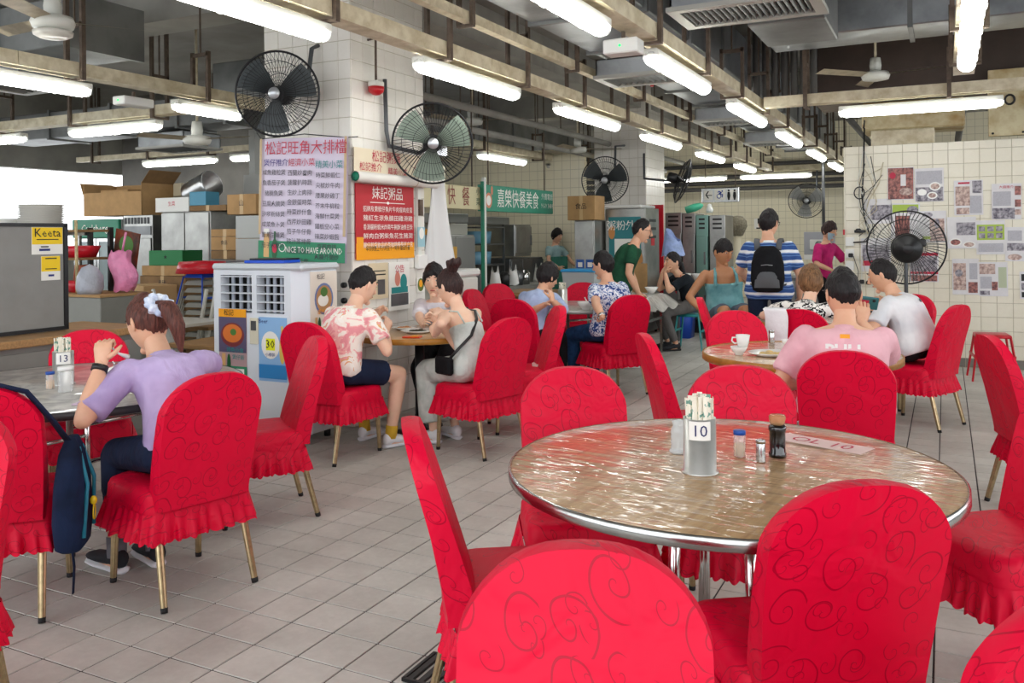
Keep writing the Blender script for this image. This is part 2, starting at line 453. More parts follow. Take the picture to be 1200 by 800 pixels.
# left outer wall: parapet and header round an open strip of daylight
mb = MB(); mb.b2((-13.2, -4, 0), (-13, 20, 1.15)); mb.b2((-13.2, -4, 2.62), (-13, 20, 3.9))
for y in (-1, 3.5, 11.2, 16): mb.b2((-13.2, y-.2, 0), (-13, y+.2, 3.9))
tag(mb.build('wall_left', m_conc), kind='structure')
# ceiling slab with downstand beams
mb = MB(); mb.b2((-16, -1.5, 3.9), (7, 20.5, 4.2)); tag(mb.build('ceiling', M('dim_soffit_paint', '9a968e', .9, 0, .4, .8)), kind='structure')
# unseen parapets behind and beside the viewer, added to block low sky light
mb = MB(); mb.b2((-13, -4, 0), (7, -3.85, 1.1)); tag(mb.build('added_parapet_front', m_conc), kind='structure')
mb = MB(); mb.b2((6.85, -3.85, 0), (7, 20, 1.1)); tag(mb.build('added_parapet_side', m_conc), kind='structure')
mb = MB()
for y in (5.9, 13.8): mb.b2((-13, y-.2, 3.5), (4, y+.2, 3.9))
mb.b2((-4.75, -1.5, 3.5), (-4.35, 20, 3.9)); tag(mb.build('trim_1', m_conc), kind='structure')
# ------------------------------------------------------------------ covered banquet chairs
def rrect(hx_, hy_, r, n=6):
    pts = []
    for cx, cy, a0 in ((hx_-r, hy_-r, 0), (-hx_+r, hy_-r, PI/2), (-hx_+r, -hy_+r, PI), (hx_-r, -hy_+r, 1.5*PI)):
        for k in range(n+1):
            a = a0+PI/2*k/n; pts.append((cx+r*math.cos(a), cy+r*math.sin(a)))
    return pts
def resample(pts, n):
    P = [Vector((*p, 0)) for p in pts]; P.append(P[0]); L = [0]
    for a, b in zip(P, P[1:]): L.append(L[-1]+(b-a).length)
    out = []; k = 0
    for i in range(n):
        t = L[-1]*i/n
        while L[k+1] < t: k += 1
        f = (t-L[k])/max(1e-9, L[k+1]-L[k]); q = P[k].lerp(P[k+1], f); out.append((q.x, q.y))
    return out
CH_TOP = .925
def back_y(z): return -.185-.15*(max(0, z-.40)/.52)**1.1
def chair_parts():
    parts = {}
    # backrest cover
    def hw(z): return .198+.016*math.sin(max(0, min(1, (z-.40)/.45))*PI*.6)
    def top(u): return .775+(CH_TOP-.775)*(max(0, 1-abs(u)**2.5))**.62
    us = [math.sin((k/20-.5)*PI) for k in range(21)]; NV = 16; zb = .385
    mb = MB()
    def sheet(sgn):
        vs = []; fs = []
        for j in range(NV+1):
            for k, u in enumerate(us):
                z = zb+(top(u)-zb)*(j/NV); x = u*hw(z)
                bul = .010*(1-u*u)*(1-(j/NV)**3)
                th = .026+.014*(1-min(1, (z-zb)/.5))
                y = back_y(z)+sgn*(th+bul)
                if sgn < 0: y -= .012*max(0, 1-(z-zb)/.25)
                vs.append((x, y, z))
        n = len(us)
        for j in range(NV):
            for k in range(n-1):
                q = (j*n+k, j*n+k+1, (j+1)*n+k+1, (j+1)*n+k); fs.append(q if sgn < 0 else q[::-1])
        return vs, fs, [i for i in range(0, NV*n+1, n)]+[NV*n+k for k in range(1, n)]+[j*n+n-1 for j in range(NV-1, -1, -1)]
    v1, f1, e1 = sheet(1); v2, f2, e2 = sheet(-1)
    mb.add(v1, f1, None, True); mb.add(v2, f2, None, True)
    ga = [v1[i] for i in e1]; gb = [v2[i] for i in e2]; n = len(ga)
    gm = [tuple(a*.5+b*.5+(0 if ax == 1 else (.004 if a > 0 else -.004) if ax == 0 else .003) for ax, (a, b) in enumerate(zip(p, q))) for p, q in zip(ga, gb)]
    mb.add(ga+gm+gb, [(k, k+1, n+k+1, n+k) for k in range(n-1)]+[(n+k, n+k+1, 2*n+k+1, 2*n+k) for k in range(n-1)], None, True)
    parts['backrest'] = mb
    # seat cover
    mb = MB(); ring = resample(rrect(.225, .215, .06), 64)
    prof = [(.0, .458, 0), (.55, .464, 0), (.86, .462, 0), (.96, .452, 0), (1.0, .432, 0), (1.01, .40, 0), (1.03, .365, 0)]
    vs = []; fs = []
    for s_, z, _ in prof:
        for (x, y) in ring: vs.append((x*s_, y*s_+.005, z))
    n = len(ring)
    for j in range(len(prof)-1):
        for k in range(n): fs.append((j*n+k, j*n+(k+1) % n, (j+1)*n+(k+1) % n, (j+1)*n+k)[::-1])
    mb.add(vs, fs, None, True); parts['seat'] = mb
    # gathered skirt with scalloped hem
    mb = MB(); NS = 420; ring = resample(rrect(.232, .222, .06), NS); rows = 7; vs = []; fs = []
    rs = random.Random(3); ph = [rs.uniform(-.6, .6) for _ in range(40)]
    for j in range(rows):
        t = j/(rows-1)
        for k, (x, y) in enumerate(ring):
            s_ = k/NS; nn = Vector((x, y, 0)).normalized()
            a = math.sin(2*PI*s_*34+ph[int(s_*34) % 40]*.9); b = math.sin(2*PI*s_*13+1.3)
            off = .004+t*(.026+.013*a+.008*b)
            z = .372-t*.108
            if j == rows-1: z -= .009*abs(math.sin(PI*s_*60))
            vs.append((x+nn.x*off, y+.005+nn.y*off, z))
    for j in range(rows-1):
        for k in range(NS): fs.append((j*NS+k, j*NS+(k+1) % NS, (j+1)*NS+(k+1) % NS, (j+1)*NS+k)[::-1])
    mb.add(vs, fs, None, True); parts['skirt'] = mb
    return parts
_cp = chair_parts()
CHAIR = {k: v.mesh(k) for k, v in _cp.items()}
for me in CHAIR.values(): me.materials.append(m_red)
def leg_mesh(p0, p1):
    mb = MB(); p0 = Vector(p0); p1 = Vector(p1); d = (p1-p0).normalized(); a = d.orthogonal().normalized(); b = d.cross(a)
    n = 16; vs = []
    for p, s_ in ((p0, 1.25), (p1, .95)):
        for k in range(n):
            an = 2*PI*k/n; r = .0125*s_*(1+(.13 if k % 2 else -.08)); vs.append(p+a*math.cos(an)*r+b*math.sin(an)*r)
    mb.add(vs, [(k, (k+1) % n, n+(k+1) % n, n+k) for k in range(n)]); me = mb.mesh('leg'); me.materials.append(m_gold)
    ft = MB(); ft.cyl(p1-d*.004, p1+d*.016, .0145, .0135, 12); fm = ft.mesh('foot_cap'); fm.materials.append(m_rub)
    return me, fm
LEGS = [leg_mesh((s*.185, .175, .42), (s*.195, .195, .016)) for s in (-1, 1)]+[leg_mesh((s*.18, -.17, .42), (s*.20, -.272, .016)) for s in (-1, 1)]
def chair(x, y, fx, fy, label, group=None, sc=1.0):
    r = thing('banquet_chair', label, 'chair', (x, y, 0), face(fx, fy), group)
    for k, me in CHAIR.items():
        o = bpy.data.objects.new(k, me); COL.objects.link(o); o.parent = r
    for me, fm in LEGS:
        o = bpy.data.objects.new('leg', me); COL.objects.link(o); o.parent = r
        c = bpy.data.objects.new('foot_cap', fm); COL.objects.link(c); c.parent = o
    return r
CHAIRS = [
 # table 10
 (-1.15, 2.34, .84, .55, 'red covered chair beside table 10, back turned to the aisle, seat visible beyond the grating'),
 (-.45, 1.10, .38, -.93, 'red covered chair beside the grating, turned away from the table numbered ten'),
 (-.35, 2.30, -.56, .83, 'red covered chair at table 10 standing tight against the rim, seat corner showing'),
 (.17, 3.33, -.76, -.65, 'red covered chair pulled away from table 10, its seat fully exposed'),
 (.03, 1.86, -.6, .79, 'red covered chair with a small hole in its cover, outside table 10'),
 (-1.22, 3.0, .5, -.87, 'red covered chair at table 10 facing the numbered holder, on the aisle side'),
 (-.71, 3.27, .15, -.99, 'red covered chair behind the toothpick jar and soy sauce bottle'),
 # pink shirt table
 (-.45, 4.56, -.1, 1, 'red covered chair the pink-shirted man sits on'),
 (-1.2, 4.72, .85, .5, 'empty red covered chair with back to the aisle at the teacup table'),
 (-1.16, 5.86, .55, -.84, 'empty red covered chair across the teacup table, behind the cup and plate'),
 (.51, 5.24, .95, .3, 'red covered chair with its dark back turned to the teacup table'),
 # white shirt table
 (-.22, 7.31, -.91, .41, 'red covered chair the white-shirted man sits on'),
 (-.95, 6.74, 0, 1, 'red covered chair with a white jacket over its back'),
 (-1.56, 7.38, .97, .22, 'slim-looking red chair seen edge-on in front of the tank-top man'),
 (-.42, 7.98, -.5, -.86, 'red covered chair behind the table of the white-shirted man'),
 (1.0, 7.62, -.95, -.2, 'red covered chair beside the red plastic stool by the postered wall'),
 # table 13
 (-2.97, 2.67, -.965, .26, 'red covered chair the woman in lavender sits on'),
 (-3.45, 2.215, -.66, .75, 'red covered chair with a navy backpack hanging at its side'),
 (-2.695, 1.375, .5, -.85, 'red covered chair beyond the backpack chair, turned away from table 13'),
 (-3.30, 3.50, -.6, -.8, 'empty red covered chair at table 13 in front of the air cooler'),
 (-4.50, 2.60, .97, .24, 'red covered chair at table 13 below the grey partition board'),
 (-4.40, 3.315, .777, -.63, 'red covered chair at the grey marbled table, right behind the chopstick holder'),
 # small table by the pillar
 (-3.7, 4.7, .05, 1, 'red covered chair the man in the pink patterned shirt sits on'),
 (-2.9, 5.21, -.95, .30, 'red covered chair the woman in the sundress sits on'),
 (-2.93, 5.90, -.8, -.6, 'empty red chair next to the woman in the sundress, white cloth tucked in'),
 # grey round table
 (-3.36, 6.98, 0, 1, 'red covered chair the person in pale blue sits on'),
 (-2.80, 7.62, -.8, .58, 'red covered chair the man in the blue floral shirt sits on'),
 (-4.02, 7.72, 1, .05, 'red covered chair left of the person in pale blue, behind their shoulder'),
 (-3.62, 8.88, .3, -.95, 'red covered chair across the grey table behind the white bowl'),
 (-4.28, 8.55, .9, -.42, 'red covered chair beside the chopstick holder of the grey table'),
]
for c in CHAIRS: chair(*c)

# ------------------------------------------------------------------ tables
def film_wood():
    t = NT('wood_print_under_clear_film'); v = t.obj()
    mp = t.n('Mapping'); mp.inputs['Scale'].default_value = (16, 1.2, 1); mp.inputs['Rotation'].default_value = (0, 0, .5); t.l(v, mp.inputs[0])
    n = t.noise(mp.outputs[0], 3, 6, .65)
    sp = t.n('SeparateXYZ'); t.l(mp.outputs[0], sp.inputs[0])
    c = t.ramp(n.outputs[0], [(.3, hx('a17c52')), (.5, hx('bd986b')), (.72, hx('cdac7e'))])
    t.l(c, t.b.inputs['Base Color'])
    t.b.inputs['Roughness'].default_value = .32; t.b.inputs['Coat Weight'].default_value = 1; t.b.inputs['Coat Roughness'].default_value = .03
    mp2 = t.n('Mapping'); mp2.inputs['Scale'].default_value = (1.0, 6.0, 1); mp2.inputs['Rotation'].default_value = (0, 0, -.45); t.l(v, mp2.inputs[0])
    w1 = t.noise(mp2.outputs[0], 3.2, 2, .5, 1.2); w2 = t.noise(v, 3, 2)
    bp = t.n('Bump', i_Strength=1.0, i_Distance=.016); t.l(t.math('ADD', w1.outputs[0], t.math('MULTIPLY', w2.outputs[0], .7)), bp.inputs['Height'])
    t.l(bp.outputs[0], t.b.inputs['Coat Normal'])
    MATS['film'] = t.m; return t.m
m_filmwood = film_wood()
def grey_cloth():
    t = NT('grey_marbled_tabletop'); v = t.obj(); n = t.noise(v, 7, 6, .6, 1.2)
    t.l(t.ramp(n.outputs[0], [(.36, hx('8a8785')), (.5, hx('b3b0ab')), (.66, hx('d3d0c8'))]), t.b.inputs['Base Color'])
    t.b.inputs['Roughness'].default_value = .3; t.b.inputs['Coat Weight'].default_value = .4; t.bump(n.outputs[0], .25, .01); return t.m
m_greytop = grey_cloth()
m_tablewood = M('light_wood_laminate', 'c39a68', .3, 0, .25, 4, coat=.4, stretch=(10, 1, 1))
def round_table(x, y, R, label, top, edge, legs='four', h=.75, th=.035, rz=0, lr=.62, group=None, edgeh=None, legmat=None):
    r = thing('round_table', label, 'table', (x, y, 0), rz, group)
    MB().lathe([(0, h), (R-.012, h), (R-.004, h-.003), (R-.004, h-th), (0, h-th)], 72).build('tabletop', top, r)
    eh = edgeh or th
    MB().lathe([(R-.006, h+.001), (R, h-.002), (R+.001, h-eh+.004), (R-.006, h-eh), (R-.006, h+.001)], 72).build('edge_band', edge, r)
    lm = legmat or m_chrome
    if legs == 'four':
        for k in range(4):
            a = PI/4+k*PI/2; c, s_ = math.cos(a), math.sin(a)
            o = MB().cyl((c*R*(lr-.04), s_*R*(lr-.04), h-th), (c*R*lr, s_*R*lr, .012), .019, .019, 16).build('leg', lm, r)
            MB().cyl((c*R*lr, s_*R*lr, .0), (c*R*lr, s_*R*lr, .03), .022, .022, 12).build('foot_cap', m_rub, o)
        for k in (0, 1):
            a = PI/4+k*PI/2; c, s_ = math.cos(a), math.sin(a)
            MB().cyl((c*R*(lr-.02), s_*R*(lr-.02), h-th-.014), (-c*R*(lr-.02), -s_*R*(lr-.02), h-th-.014), .012, .012, 8).build('apron_rail', lm, r)
    elif legs == 'fold':
        for sx in (-1, 1):
            for sy in (-1, 1):
                o = MB().tube([(sx*R*.34, sy*R*.26, h-th), (sx*R*.34, sy*R*.26, .012)], .016, 10).build('leg', lm, r)
                MB().cyl((sx*R*.34, sy*R*.26, 0), (sx*R*.34, sy*R*.26, .03), .019, .019, 10).build('foot_cap', m_rub, o)
            MB().cyl((sx*R*.34, -R*.26, .42), (sx*R*.34, R*.26, .42), .011, .011, 8).build('stretcher', lm, r)
            MB().cyl((sx*R*.34, -R*.26, .60), (sx*R*.34, R*.26, .60), .011, .011, 8).build('stretcher', lm, r)
        MB().cyl((-R*.34, 0, .6), (R*.34, 0, .6), .011, .011, 8).build('stretcher', lm, r)
    else:
        MB().cyl((0, 0, .03), (0, 0, h-th), .036, .036, 20).build('column', m_black, r)
        for k in range(4):
            a = k*PI/2+1.19; MB().box((.10, 0, .02), (.19, .06, .04), None, rotz(a), .008).build('foot', m_black, r)
        MB().lathe([(0, h-th-.02), (.16, h-th-.02), (.16, h-th), (0, h-th)], 24).build('mount_plate', m_black, r)
    return r
T10 = (-.62, 2.70); T13 = (-3.89, 2.88); TP = (-.79, 5.41); TW = (-.94, 7.52); TG = (-3.36, 8.17); TC = (-3.56, 5.50)
round_table(*T10, .678, 'large round table numbered 10, wood-grain top under shiny clear film', m_filmwood, m_steel, 'four', rz=-.14, th=.03, edgeh=.035, lr=.28)
round_table(*T13, .79, 'round table numbered 13 with grey marbled top', m_greytop, m_dark if False else M('dark_table_edge', '3a3738', .4), 'fold', rz=-.1)
round_table(*TP, .575, 'round table with teacup and plate, wood edge and filmed top', m_filmwood, m_woodedge, 'four', th=.045, rz=.2, lr=.42)
round_table(*TW, .54, 'round wood-edged table in front of the white-shirted man', m_filmwood, m_woodedge, 'four', th=.045, lr=.42, rz=.55)
round_table(*TG, .62, 'round grey-topped folding table beside the man in floral shirt', m_greytop, M('aluminium_edge', 'b8b6b0', .4, .6), 'fold', rz=.9)
round_table(*TC, .50, 'small wooden pedestal table against the tiled pillar', m_tablewood, m_woodedge, 'column', th=.04)

# ------------------------------------------------------------------ tableware
Z = .7505
def straw_print():
    t = NT('chopstick_wrapper_paper'); v = t.obj(); sp = t.n('SeparateXYZ'); t.l(v, sp.inputs[0])
    n = t.noise(v, 55, 2); f = t.math('GREATER_THAN', n.outputs[0], .60)
    c = t.mix(t.math('MULTIPLY', f, .85), hx('f1ead9'), hx('3c8f7c')); t.l(c, t.b.inputs['Base Color']); t.b.inputs['Roughness'].default_value = .5; return t.m
m_wrap = straw_print()
def holder(x, y, num, label, rz, z=Z, s=1.0, n=46):
    r = thing('chopstick_holder', label, 'chopstick holder', (x, y, z), rz)
    MB().lathe([(0, 0), (.056*s, 0), (.056*s, .004), (.049*s, .007), (.0485*s, .165*s), (.045*s, .165*s), (.045*s, .012), (0, .012)], 36).build('canister', M('satin_canister_steel', 'dcdcd8', .36, .85, .12, 12), r)
    if num:
        c = MB(); c.grid(lambda u, v: (.0505*s*math.sin((u-.5)*1.35), -.0505*s*math.cos((u-.5)*1.35), .105*s+.056*s*v), 9, 2); card = c.build('number_card', m_paper, r)
        t = text(num, .048*s, M('navy_number_ink', '2b2f63', .6), card, (0, -.052*s, .132*s), name='number'); 
        for v in t.data.vertices: v.co.z = -(.0505*s-math.sqrt(max(0, (.0505*s)**2-v.co.x**2)))
    rs = random.Random(int(x*1000))
    for k in range(n):
        a = k*2.4; q = .038*s*math.sqrt((k+.5)/n); bx, by = q*math.cos(a), q*math.sin(a)
        h = (.212+rs.uniform(-.008, .012))*s; lx, ly = bx*1.12, by*1.12
        mb = MB(); X = T(bx, by, .012) @ Matrix.Rotation(rs.uniform(0, 3), 4, 'Z')
        mb.tube([(0, 0, 0), (lx-bx, ly-by, h-.035), ((lx-bx)*1.2, (ly-by)*1.2, h)], [(.0065*s, .003*s), (.0065*s, .003*s), (.008*s, .001)], 6, None, True, False, False, X)
        mb.build('wrapped_chopsticks', m_wrap, r)
    return r
holder(-.67, 2.58, '10', 'steel canister of wrapped chopsticks numbered ten on the shiny filmed table', face(.67, -2.58)+PI)
holder(-3.95, 2.84, '13', 'steel canister of wrapped chopsticks numbered thirteen on the grey marbled table', face(3.95, -2.84)+PI)
holder(-3.52, 8.14, None, 'steel canister of chopsticks on the grey folding table', 0, n=18)
def jar(x, y, label, body, lid, r_, h, prof=None, cat='jar', z=Z, name='jar', fill=None):
    o = thing(name, label, cat, (x, y, z))
    prof = prof or [(0, 0), (r_*.96, 0), (r_, .004), (r_, h*.82), (r_*.9, h*.86), (0, h*.86)]
    MB().lathe(prof, 24).build('body', body, o)
    if lid: MB().lathe([(0, h*.84), (r_*1.03, h*.84), (r_*1.03, h*.985), (r_*.97, h), (0, h)], 24).build('lid', lid, o)
    if fill: MB().lathe([(0, .004), (r_*.86, .004), (r_*.86, h*fill), (0, h*fill)], 20).build('contents', M('toothpick_contents', 'd9b58c', .6), o)
    return o
m_soy = M('dark_soy_sauce', '0f0b0d', .12, coat=.6)
m_bluelid = M('blue_lid', '1d4fa8', .4)
jar(-.60, 2.81, 'toothpick jar with blue lid on the shiny filmed table', m_clear, m_bluelid, .019, .085, name='toothpick_jar', fill=.5)
jar(-.525, 2.765, 'small steel pepper shaker next to the soy sauce bottle', m_steel, m_steel, .0145, .072, name='pepper_shaker', cat='shaker')
s = jar(-.49, 2.86, 'black soy sauce bottle with clear amber cap on table 10', m_soy, None, .026, .13, [(0, 0), (.028, 0), (.028, .012), (.025, .016), (.025, .08), (.028, .085), (.028, .098), (.02, .104), (0, .104)], 'bottle', name='sauce_bottle')
MB().lathe([(.0, .104), (.022, .104), (.024, .112), (.027, .128), (.024, .134), (0, .134)], 20).build('cap', M('amber_clear_cap', 'c99a6a', .15, alpha=.6), s)
g = thing('glass_shaker', 'ribbed clear glass shaker behind the chopsticks on table 10', 'shaker', (-.79, 2.78, Z))
MB().lathe([(0, 0), (.03, 0), (.034, .006), (.03, .012)]+[(.026+.002*(k % 2), .012+.008*k) for k in range(9)]+[(.02, .09), (.024, .105), (0, .11)], 24).build('body', M('pressed_glass', 'e4e8e8', .1, alpha=.55), g)
# printed card under the film of table 10
c = thing('printed_card', 'pale red-lettered card lying on table 10 behind the sauce bottle', 'card', (-.385, 3.10, Z), face(-.4, 1)*0-.35)
MB().b2((-.16, -.055, 0), (.16, .055, .0012)).build('card', M('pale_pink_card', 'e8c9c4', .4), c)
text('OL 10', .085, m_inkred, c, (0, 0, .0018), (0, 0, 0))
# table 13
jar(-3.74, 2.70, 'clear salt jar with white dome lid on table 13', m_clear, m_white, .034, .12, name='salt_jar')
jar(-3.88, 2.72, 'small blue-lidded toothpick jar on table 13', m_clear, m_bluelid, .02, .085, name='toothpick_jar', fill=.5)
jar(-3.60, 2.80, 'small steel pepper shaker on the grey marbled table', m_steel, m_steel, .0145, .072, name='pepper_shaker', cat='shaker')
s = jar(-3.49, 2.77, 'grey soy sauce pot with white pump top on table 13', M('smoky_glass', '3b4350', .12, coat=.5), None, .034, .11, [(0, 0), (.030, 0), (.036, .012), (.036, .03), (.030, .06), (.030, .085), (0, .085)], 'bottle', name='sauce_bottle')
MB().lathe([(0, .083), (.033, .083), (.035, .098), (.028, .118), (.01, .125), (0, .126)], 20).build('cap', m_white, s)
MB().tube([(0, 0, .124), (0, 0, .142), (-.012, 0, .146)], .004, 8).build('pump_spout', m_steel, s)
d = thing('spoon_dish', 'little white sauce dish lid on table 13', 'dish', (-3.40, 2.74, Z)); MB().lathe([(0, 0), (.02, 0), (.033, .008), (.03, .01), (.006, .012), (.005, .022), (0, .024)], 20).build('dish', m_porc, d)
ph = thing('mobile_phone', 'dark blue phone lying on table 13', 'phone', (-3.40, 2.62, Z), .4); MB().box((0, 0, .005), (.15, .075, .009), None, None, .003).build('body', M('navy_phone_case', '27304a', .4), ph)
MB().box((-.05, .012, .0105), (.03, .03, .002)).build('camera_bump', m_black, ph)
pp = thing('pink_phone', 'pale pink phone under the dark blue one on table 13', 'phone', (-3.35, 2.54, Z), .35); MB().box((0, 0, .004), (.145, .07, .007), None, None, .003).build('body', M('pale_pink_case', 'd9c3d6', .4), pp)

def bowl(x, y, r_, h, label, z=Z, name='bowl', group=None):
    o = thing(name, label, 'bowl', (x, y, z), 0, group)
    MB().lathe([(0, 0), (r_*.45, 0), (r_*.45, .008), (r_*.7, h*.45), (r_, h), (r_*.96, h), (r_*.66, h*.5), (0, .016)], 28).build('bowl', m_porc, o)
    return o
def plate(x, y, r_, label, z=Z, food=None):
    o = thing('plate', label, 'plate', (x, y, z))
    MB().lathe([(0, 0), (r_*.6, 0), (r_, .02), (r_*.98, .023), (r_*.6, .006), (0, .005)], 32).build('plate', m_porc, o)
    if food:
        rs = random.Random(5); mb = MB()
        for k in range(14):
            a, q = rs.uniform(0, 6.3), r_*.5*rs.random(); mb.ell((q*math.cos(a), q*math.sin(a), .012), (.025, .018, .012), 8, 5)
        mb.build('food', food, o)
    return o
def cup(x, y, label, rz=0, saucer=True):
    o = thing('teacup', label, 'cup', (x, y, Z), rz)
    zz = 0
    MB().lathe([(0, zz), (.028, zz), (.034, zz+.02), (.042, zz+.07), (.039, zz+.07), (.03, zz+.02), (0, zz+.01)], 24).build('cup', m_porc, o)
    MB().tube([(-.036+0, 0, .055), (-.062, 0, .055), (-.066, 0, .036), (-.05, 0, .02), (-.034, 0, .022)], .005, 8).build('handle', m_porc, o)
    return o
m_food = M('fried_food', 'b9772f', .5, 0, .4, 40)
m_fried = M('pale_noodles', 'd8b878', .5, 0, .3, 30)
bowl(-1.10, 5.16, .052, .05, 'small white bowl under the teacup')
c = cup(-1.085, 5.20, 'white teacup with handle standing above the small bowl', YAW*0+PI*.15); c.location.z = Z+.045
plate(-.93, 5.20, .125, 'white plate with leftover food on the teacup table', food=m_fried)
bowl(-.84, 5.50, .075, .06, 'white bowl beside the pink-shirted man')
bowl(-.72, 5.72, .06, .055, 'small white bowl farther on the teacup table')
jar(-1.02, 5.78, 'small steel shaker on the teacup table', m_steel, m_steel, .018, .085, name='pepper_shaker', cat='shaker')
bowl(-3.10, 7.72, .085, .075, 'white soup bowl with spoon on the grey table')
sp_ = thing('soup_spoon', 'white spoon standing in the soup bowl on the grey table', 'spoon', (-3.08, 7.74, Z+.03)); MB().tube([(0, 0, 0), (-.02, .01, .05), (-.045, .02, .085)], [.012, .006, .007], 8).build('handle', m_porc, sp_)
plate(-3.42, 7.78, .09, 'small plate of fried snacks on the grey table', food=m_food)
for k, (dx, dy, r_) in enumerate(((.0, -.05, .13), (.2, .12, .10), (-.22, .1, .10))):
    plate(TC[0]+dx+.02, TC[1]+dy, r_, ['white plate of vegetables on the pedestal table', 'second white plate on the pedestal table near the sundress woman', 'white plate by the man in the pink patterned shirt'][k], food=[M('dark_greens', '3a3a22', .5, 0, .4, 30), m_fried, m_food][k])
bowl(-3.62, 5.80, .068, .062, 'white rice bowl held by the woman facing the pedestal table', z=.80)
o = thing('dark_tea_glass', 'glass of dark tea on the pedestal table', 'glass', (-3.84, 5.36, Z)); MB().lathe([(0, 0), (.03, 0), (.034, .09), (.031, .09), (.028, .005), (0, .005)], 20).build('glass', m_clear, o); MB().lathe([(0, .006), (.027, .006), (.030, .075), (0, .075)], 18).build('tea', M('dark_tea', '2b1408', .1), o)
o = thing('snack_packet', 'bright orange and red snack packet on the pedestal table', 'packet', (-3.40, 5.16, Z), .3); MB().box((0, 0, .006), (.13, .08, .011), M('packet_red', 'e0481e', .3), None, .004).build('packet', None, o); MB().box((.02, .0, .0125), (.05, .08, .002), m_orange).build('print', None, o)
# ------------------------------------------------------------------ people
def cloth(name, col, col2=None, scale=8, stops=None, rough=.85, bump=.6, bscale=9):
    t = NT(name); v = t.obj()
    if stops:
        n = t.noise(v, scale, 3, .55, .8); t.l(t.ramp(n.outputs[0], [(p, hx(c)) for p, c in stops], 'CONSTANT'), t.b.inputs['Base Color'])
    else:
        n = t.noise(v, scale, 3); a = hx(col); b = hx(col2) if col2 else tuple(x*.82 for x in a)
        t.l(t.ramp(n.outputs[0], [(.35, b), (.6, a)]), t.b.inputs['Base Color'])
    t.b.inputs['Roughness'].default_value = rough; t.b.inputs['Specular IOR Level'].default_value = .2
    mp = t.n('Mapping'); mp.inputs['Scale'].default_value = (1, 1, .55); t.l(v, mp.inputs[0])
    t.bump(t.noise(mp.outputs[0], bscale, 3, .5, 1.0).outputs[0], bump, .03)
    MATS[name] = t.m; return t.m
def skin(name, col):
    t = NT(name); n = t.noise(t.obj(), 12, 3); a = hx(col)
    t.l(t.ramp(n.outputs[0], [(.3, tuple(x*y for x, y in zip(a, (.92, .84, .8)))), (.7, a)]), t.b.inputs['Base Color'])
    t.b.inputs['Roughness'].default_value = .5; t.b.inputs['Subsurface Weight'].default_value = .08; t.b.inputs['Subsurface Radius'].default_value = (.02, .008, .004); return t.m
m_sk = skin('warm_skin', 'e6b697'); m_skp = skin('pale_skin', 'f0c8ad'); m_skt = skin('tanned_skin', 'c48e66')
def hairm(name, col):
    t = NT(name); mp = t.n('Mapping'); mp.inputs['Scale'].default_value = (60, 60, 8); t.l(t.obj(), mp.inputs[0]); n = t.noise(mp.outputs[0], 1.5, 3)
    a = hx(col); t.l(t.ramp(n.outputs[0], [(.35, tuple(x*.5 for x in a)), (.7, tuple(min(1, x*1.5) for x in a))]), t.b.inputs['Base Color'])
    t.b.inputs['Roughness'].default_value = .5; t.b.inputs['Specular IOR Level'].default_value = .3; t.bump(n.outputs[0], .8, .012); return t.m
m_hair = hairm('black_hair', '1d191a'); m_hairb = hairm('reddish_brown_hair', '5e352c'); m_haird = hairm('dark_brown_hair', '3a2826'); m_hairl = hairm('light_brown_hair', '7c5a3c')
m_eyew = M('eye_white', 'f0ece6', .2); m_lip = M('lips', 'b8685c', .4); m_glass = M('black_spectacle_frame', '16161a', .3)
def remesh(mb, vox, name, smooth=4, dec=.45, factor=.5):
    me = mb.mesh('tmp'); o = bpy.data.objects.new('tmp', me); COL.objects.link(o)
    md = o.modifiers.new('r', 'REMESH'); md.mode = 'VOXEL'; md.voxel_size = vox; md.use_smooth_shade = True
    if smooth: s_ = o.modifiers.new('s', 'SMOOTH'); s_.iterations = smooth; s_.factor = factor
    if dec < 1: d = o.modifiers.new('d', 'DECIMATE'); d.ratio = dec
    dg = bpy.context.evaluated_depsgraph_get(); dg.update()
    out = bpy.data.meshes.new_from_object(o.evaluated_get(dg)); out.name = name
    bpy.data.objects.remove(o); bpy.data.meshes.remove(me)
    for p in out.polygons: p.use_smooth = True
    return out
def capsule(mb, p0, r0, p1, r1, n=14):
    p0 = Vector(p0); p1 = Vector(p1)
    d = p1-p0
    if d.length < 1e-5: return
    d.normalize(); pts = [p0-d*r0*.98, p0-d*r0*.7, p0, p1, p1+d*r1*.7, p1+d*r1*.98]
    mb.tube(pts, [r0*.15, r0*.7, r0, r1, r1*.7, r1*.15], n)
def seg(mb, p0, r0, p1, r1, n=14): mb.tube([p0, p1], [r0, r1], n)
def ik(a, t, l1, l2, pole):
    a = Vector(a); t = Vector(t); d = t-a; L = d.length
    if L > (l1+l2)*.995: t = a+d.normalized()*(l1+l2)*.995; d = t-a; L = d.length
    x = (l1*l1-l2*l2+L*L)/(2*L); h = math.sqrt(max(0, l1*l1-x*x)); u = d.normalized(); p = Vector(pole); p = (p-u*p.dot(u))
    p = p.normalized() if p.length > 1e-5 else Vector((0, 0, 1))
    return a+u*x+p*h, t
def head_pt(az, po, k=1.0):
    """az 0 = front; po 0 = top"""
    dx, dy, dz = math.sin(po)*math.sin(az), math.sin(po)*math.cos(az), math.cos(po)
    x = .076*dx; y = (.094 if dy > 0 else .102)*dy; z = (.118 if dz > 0 else .122)*dz
    if dz < 0:
        q = (-dz); x *= 1-.34*q**1.6
        if dy > 0: y *= 1-.10*q; y += .012*q*q
        else: y *= 1-.38*q; 
    return Vector((x, y, z))*k
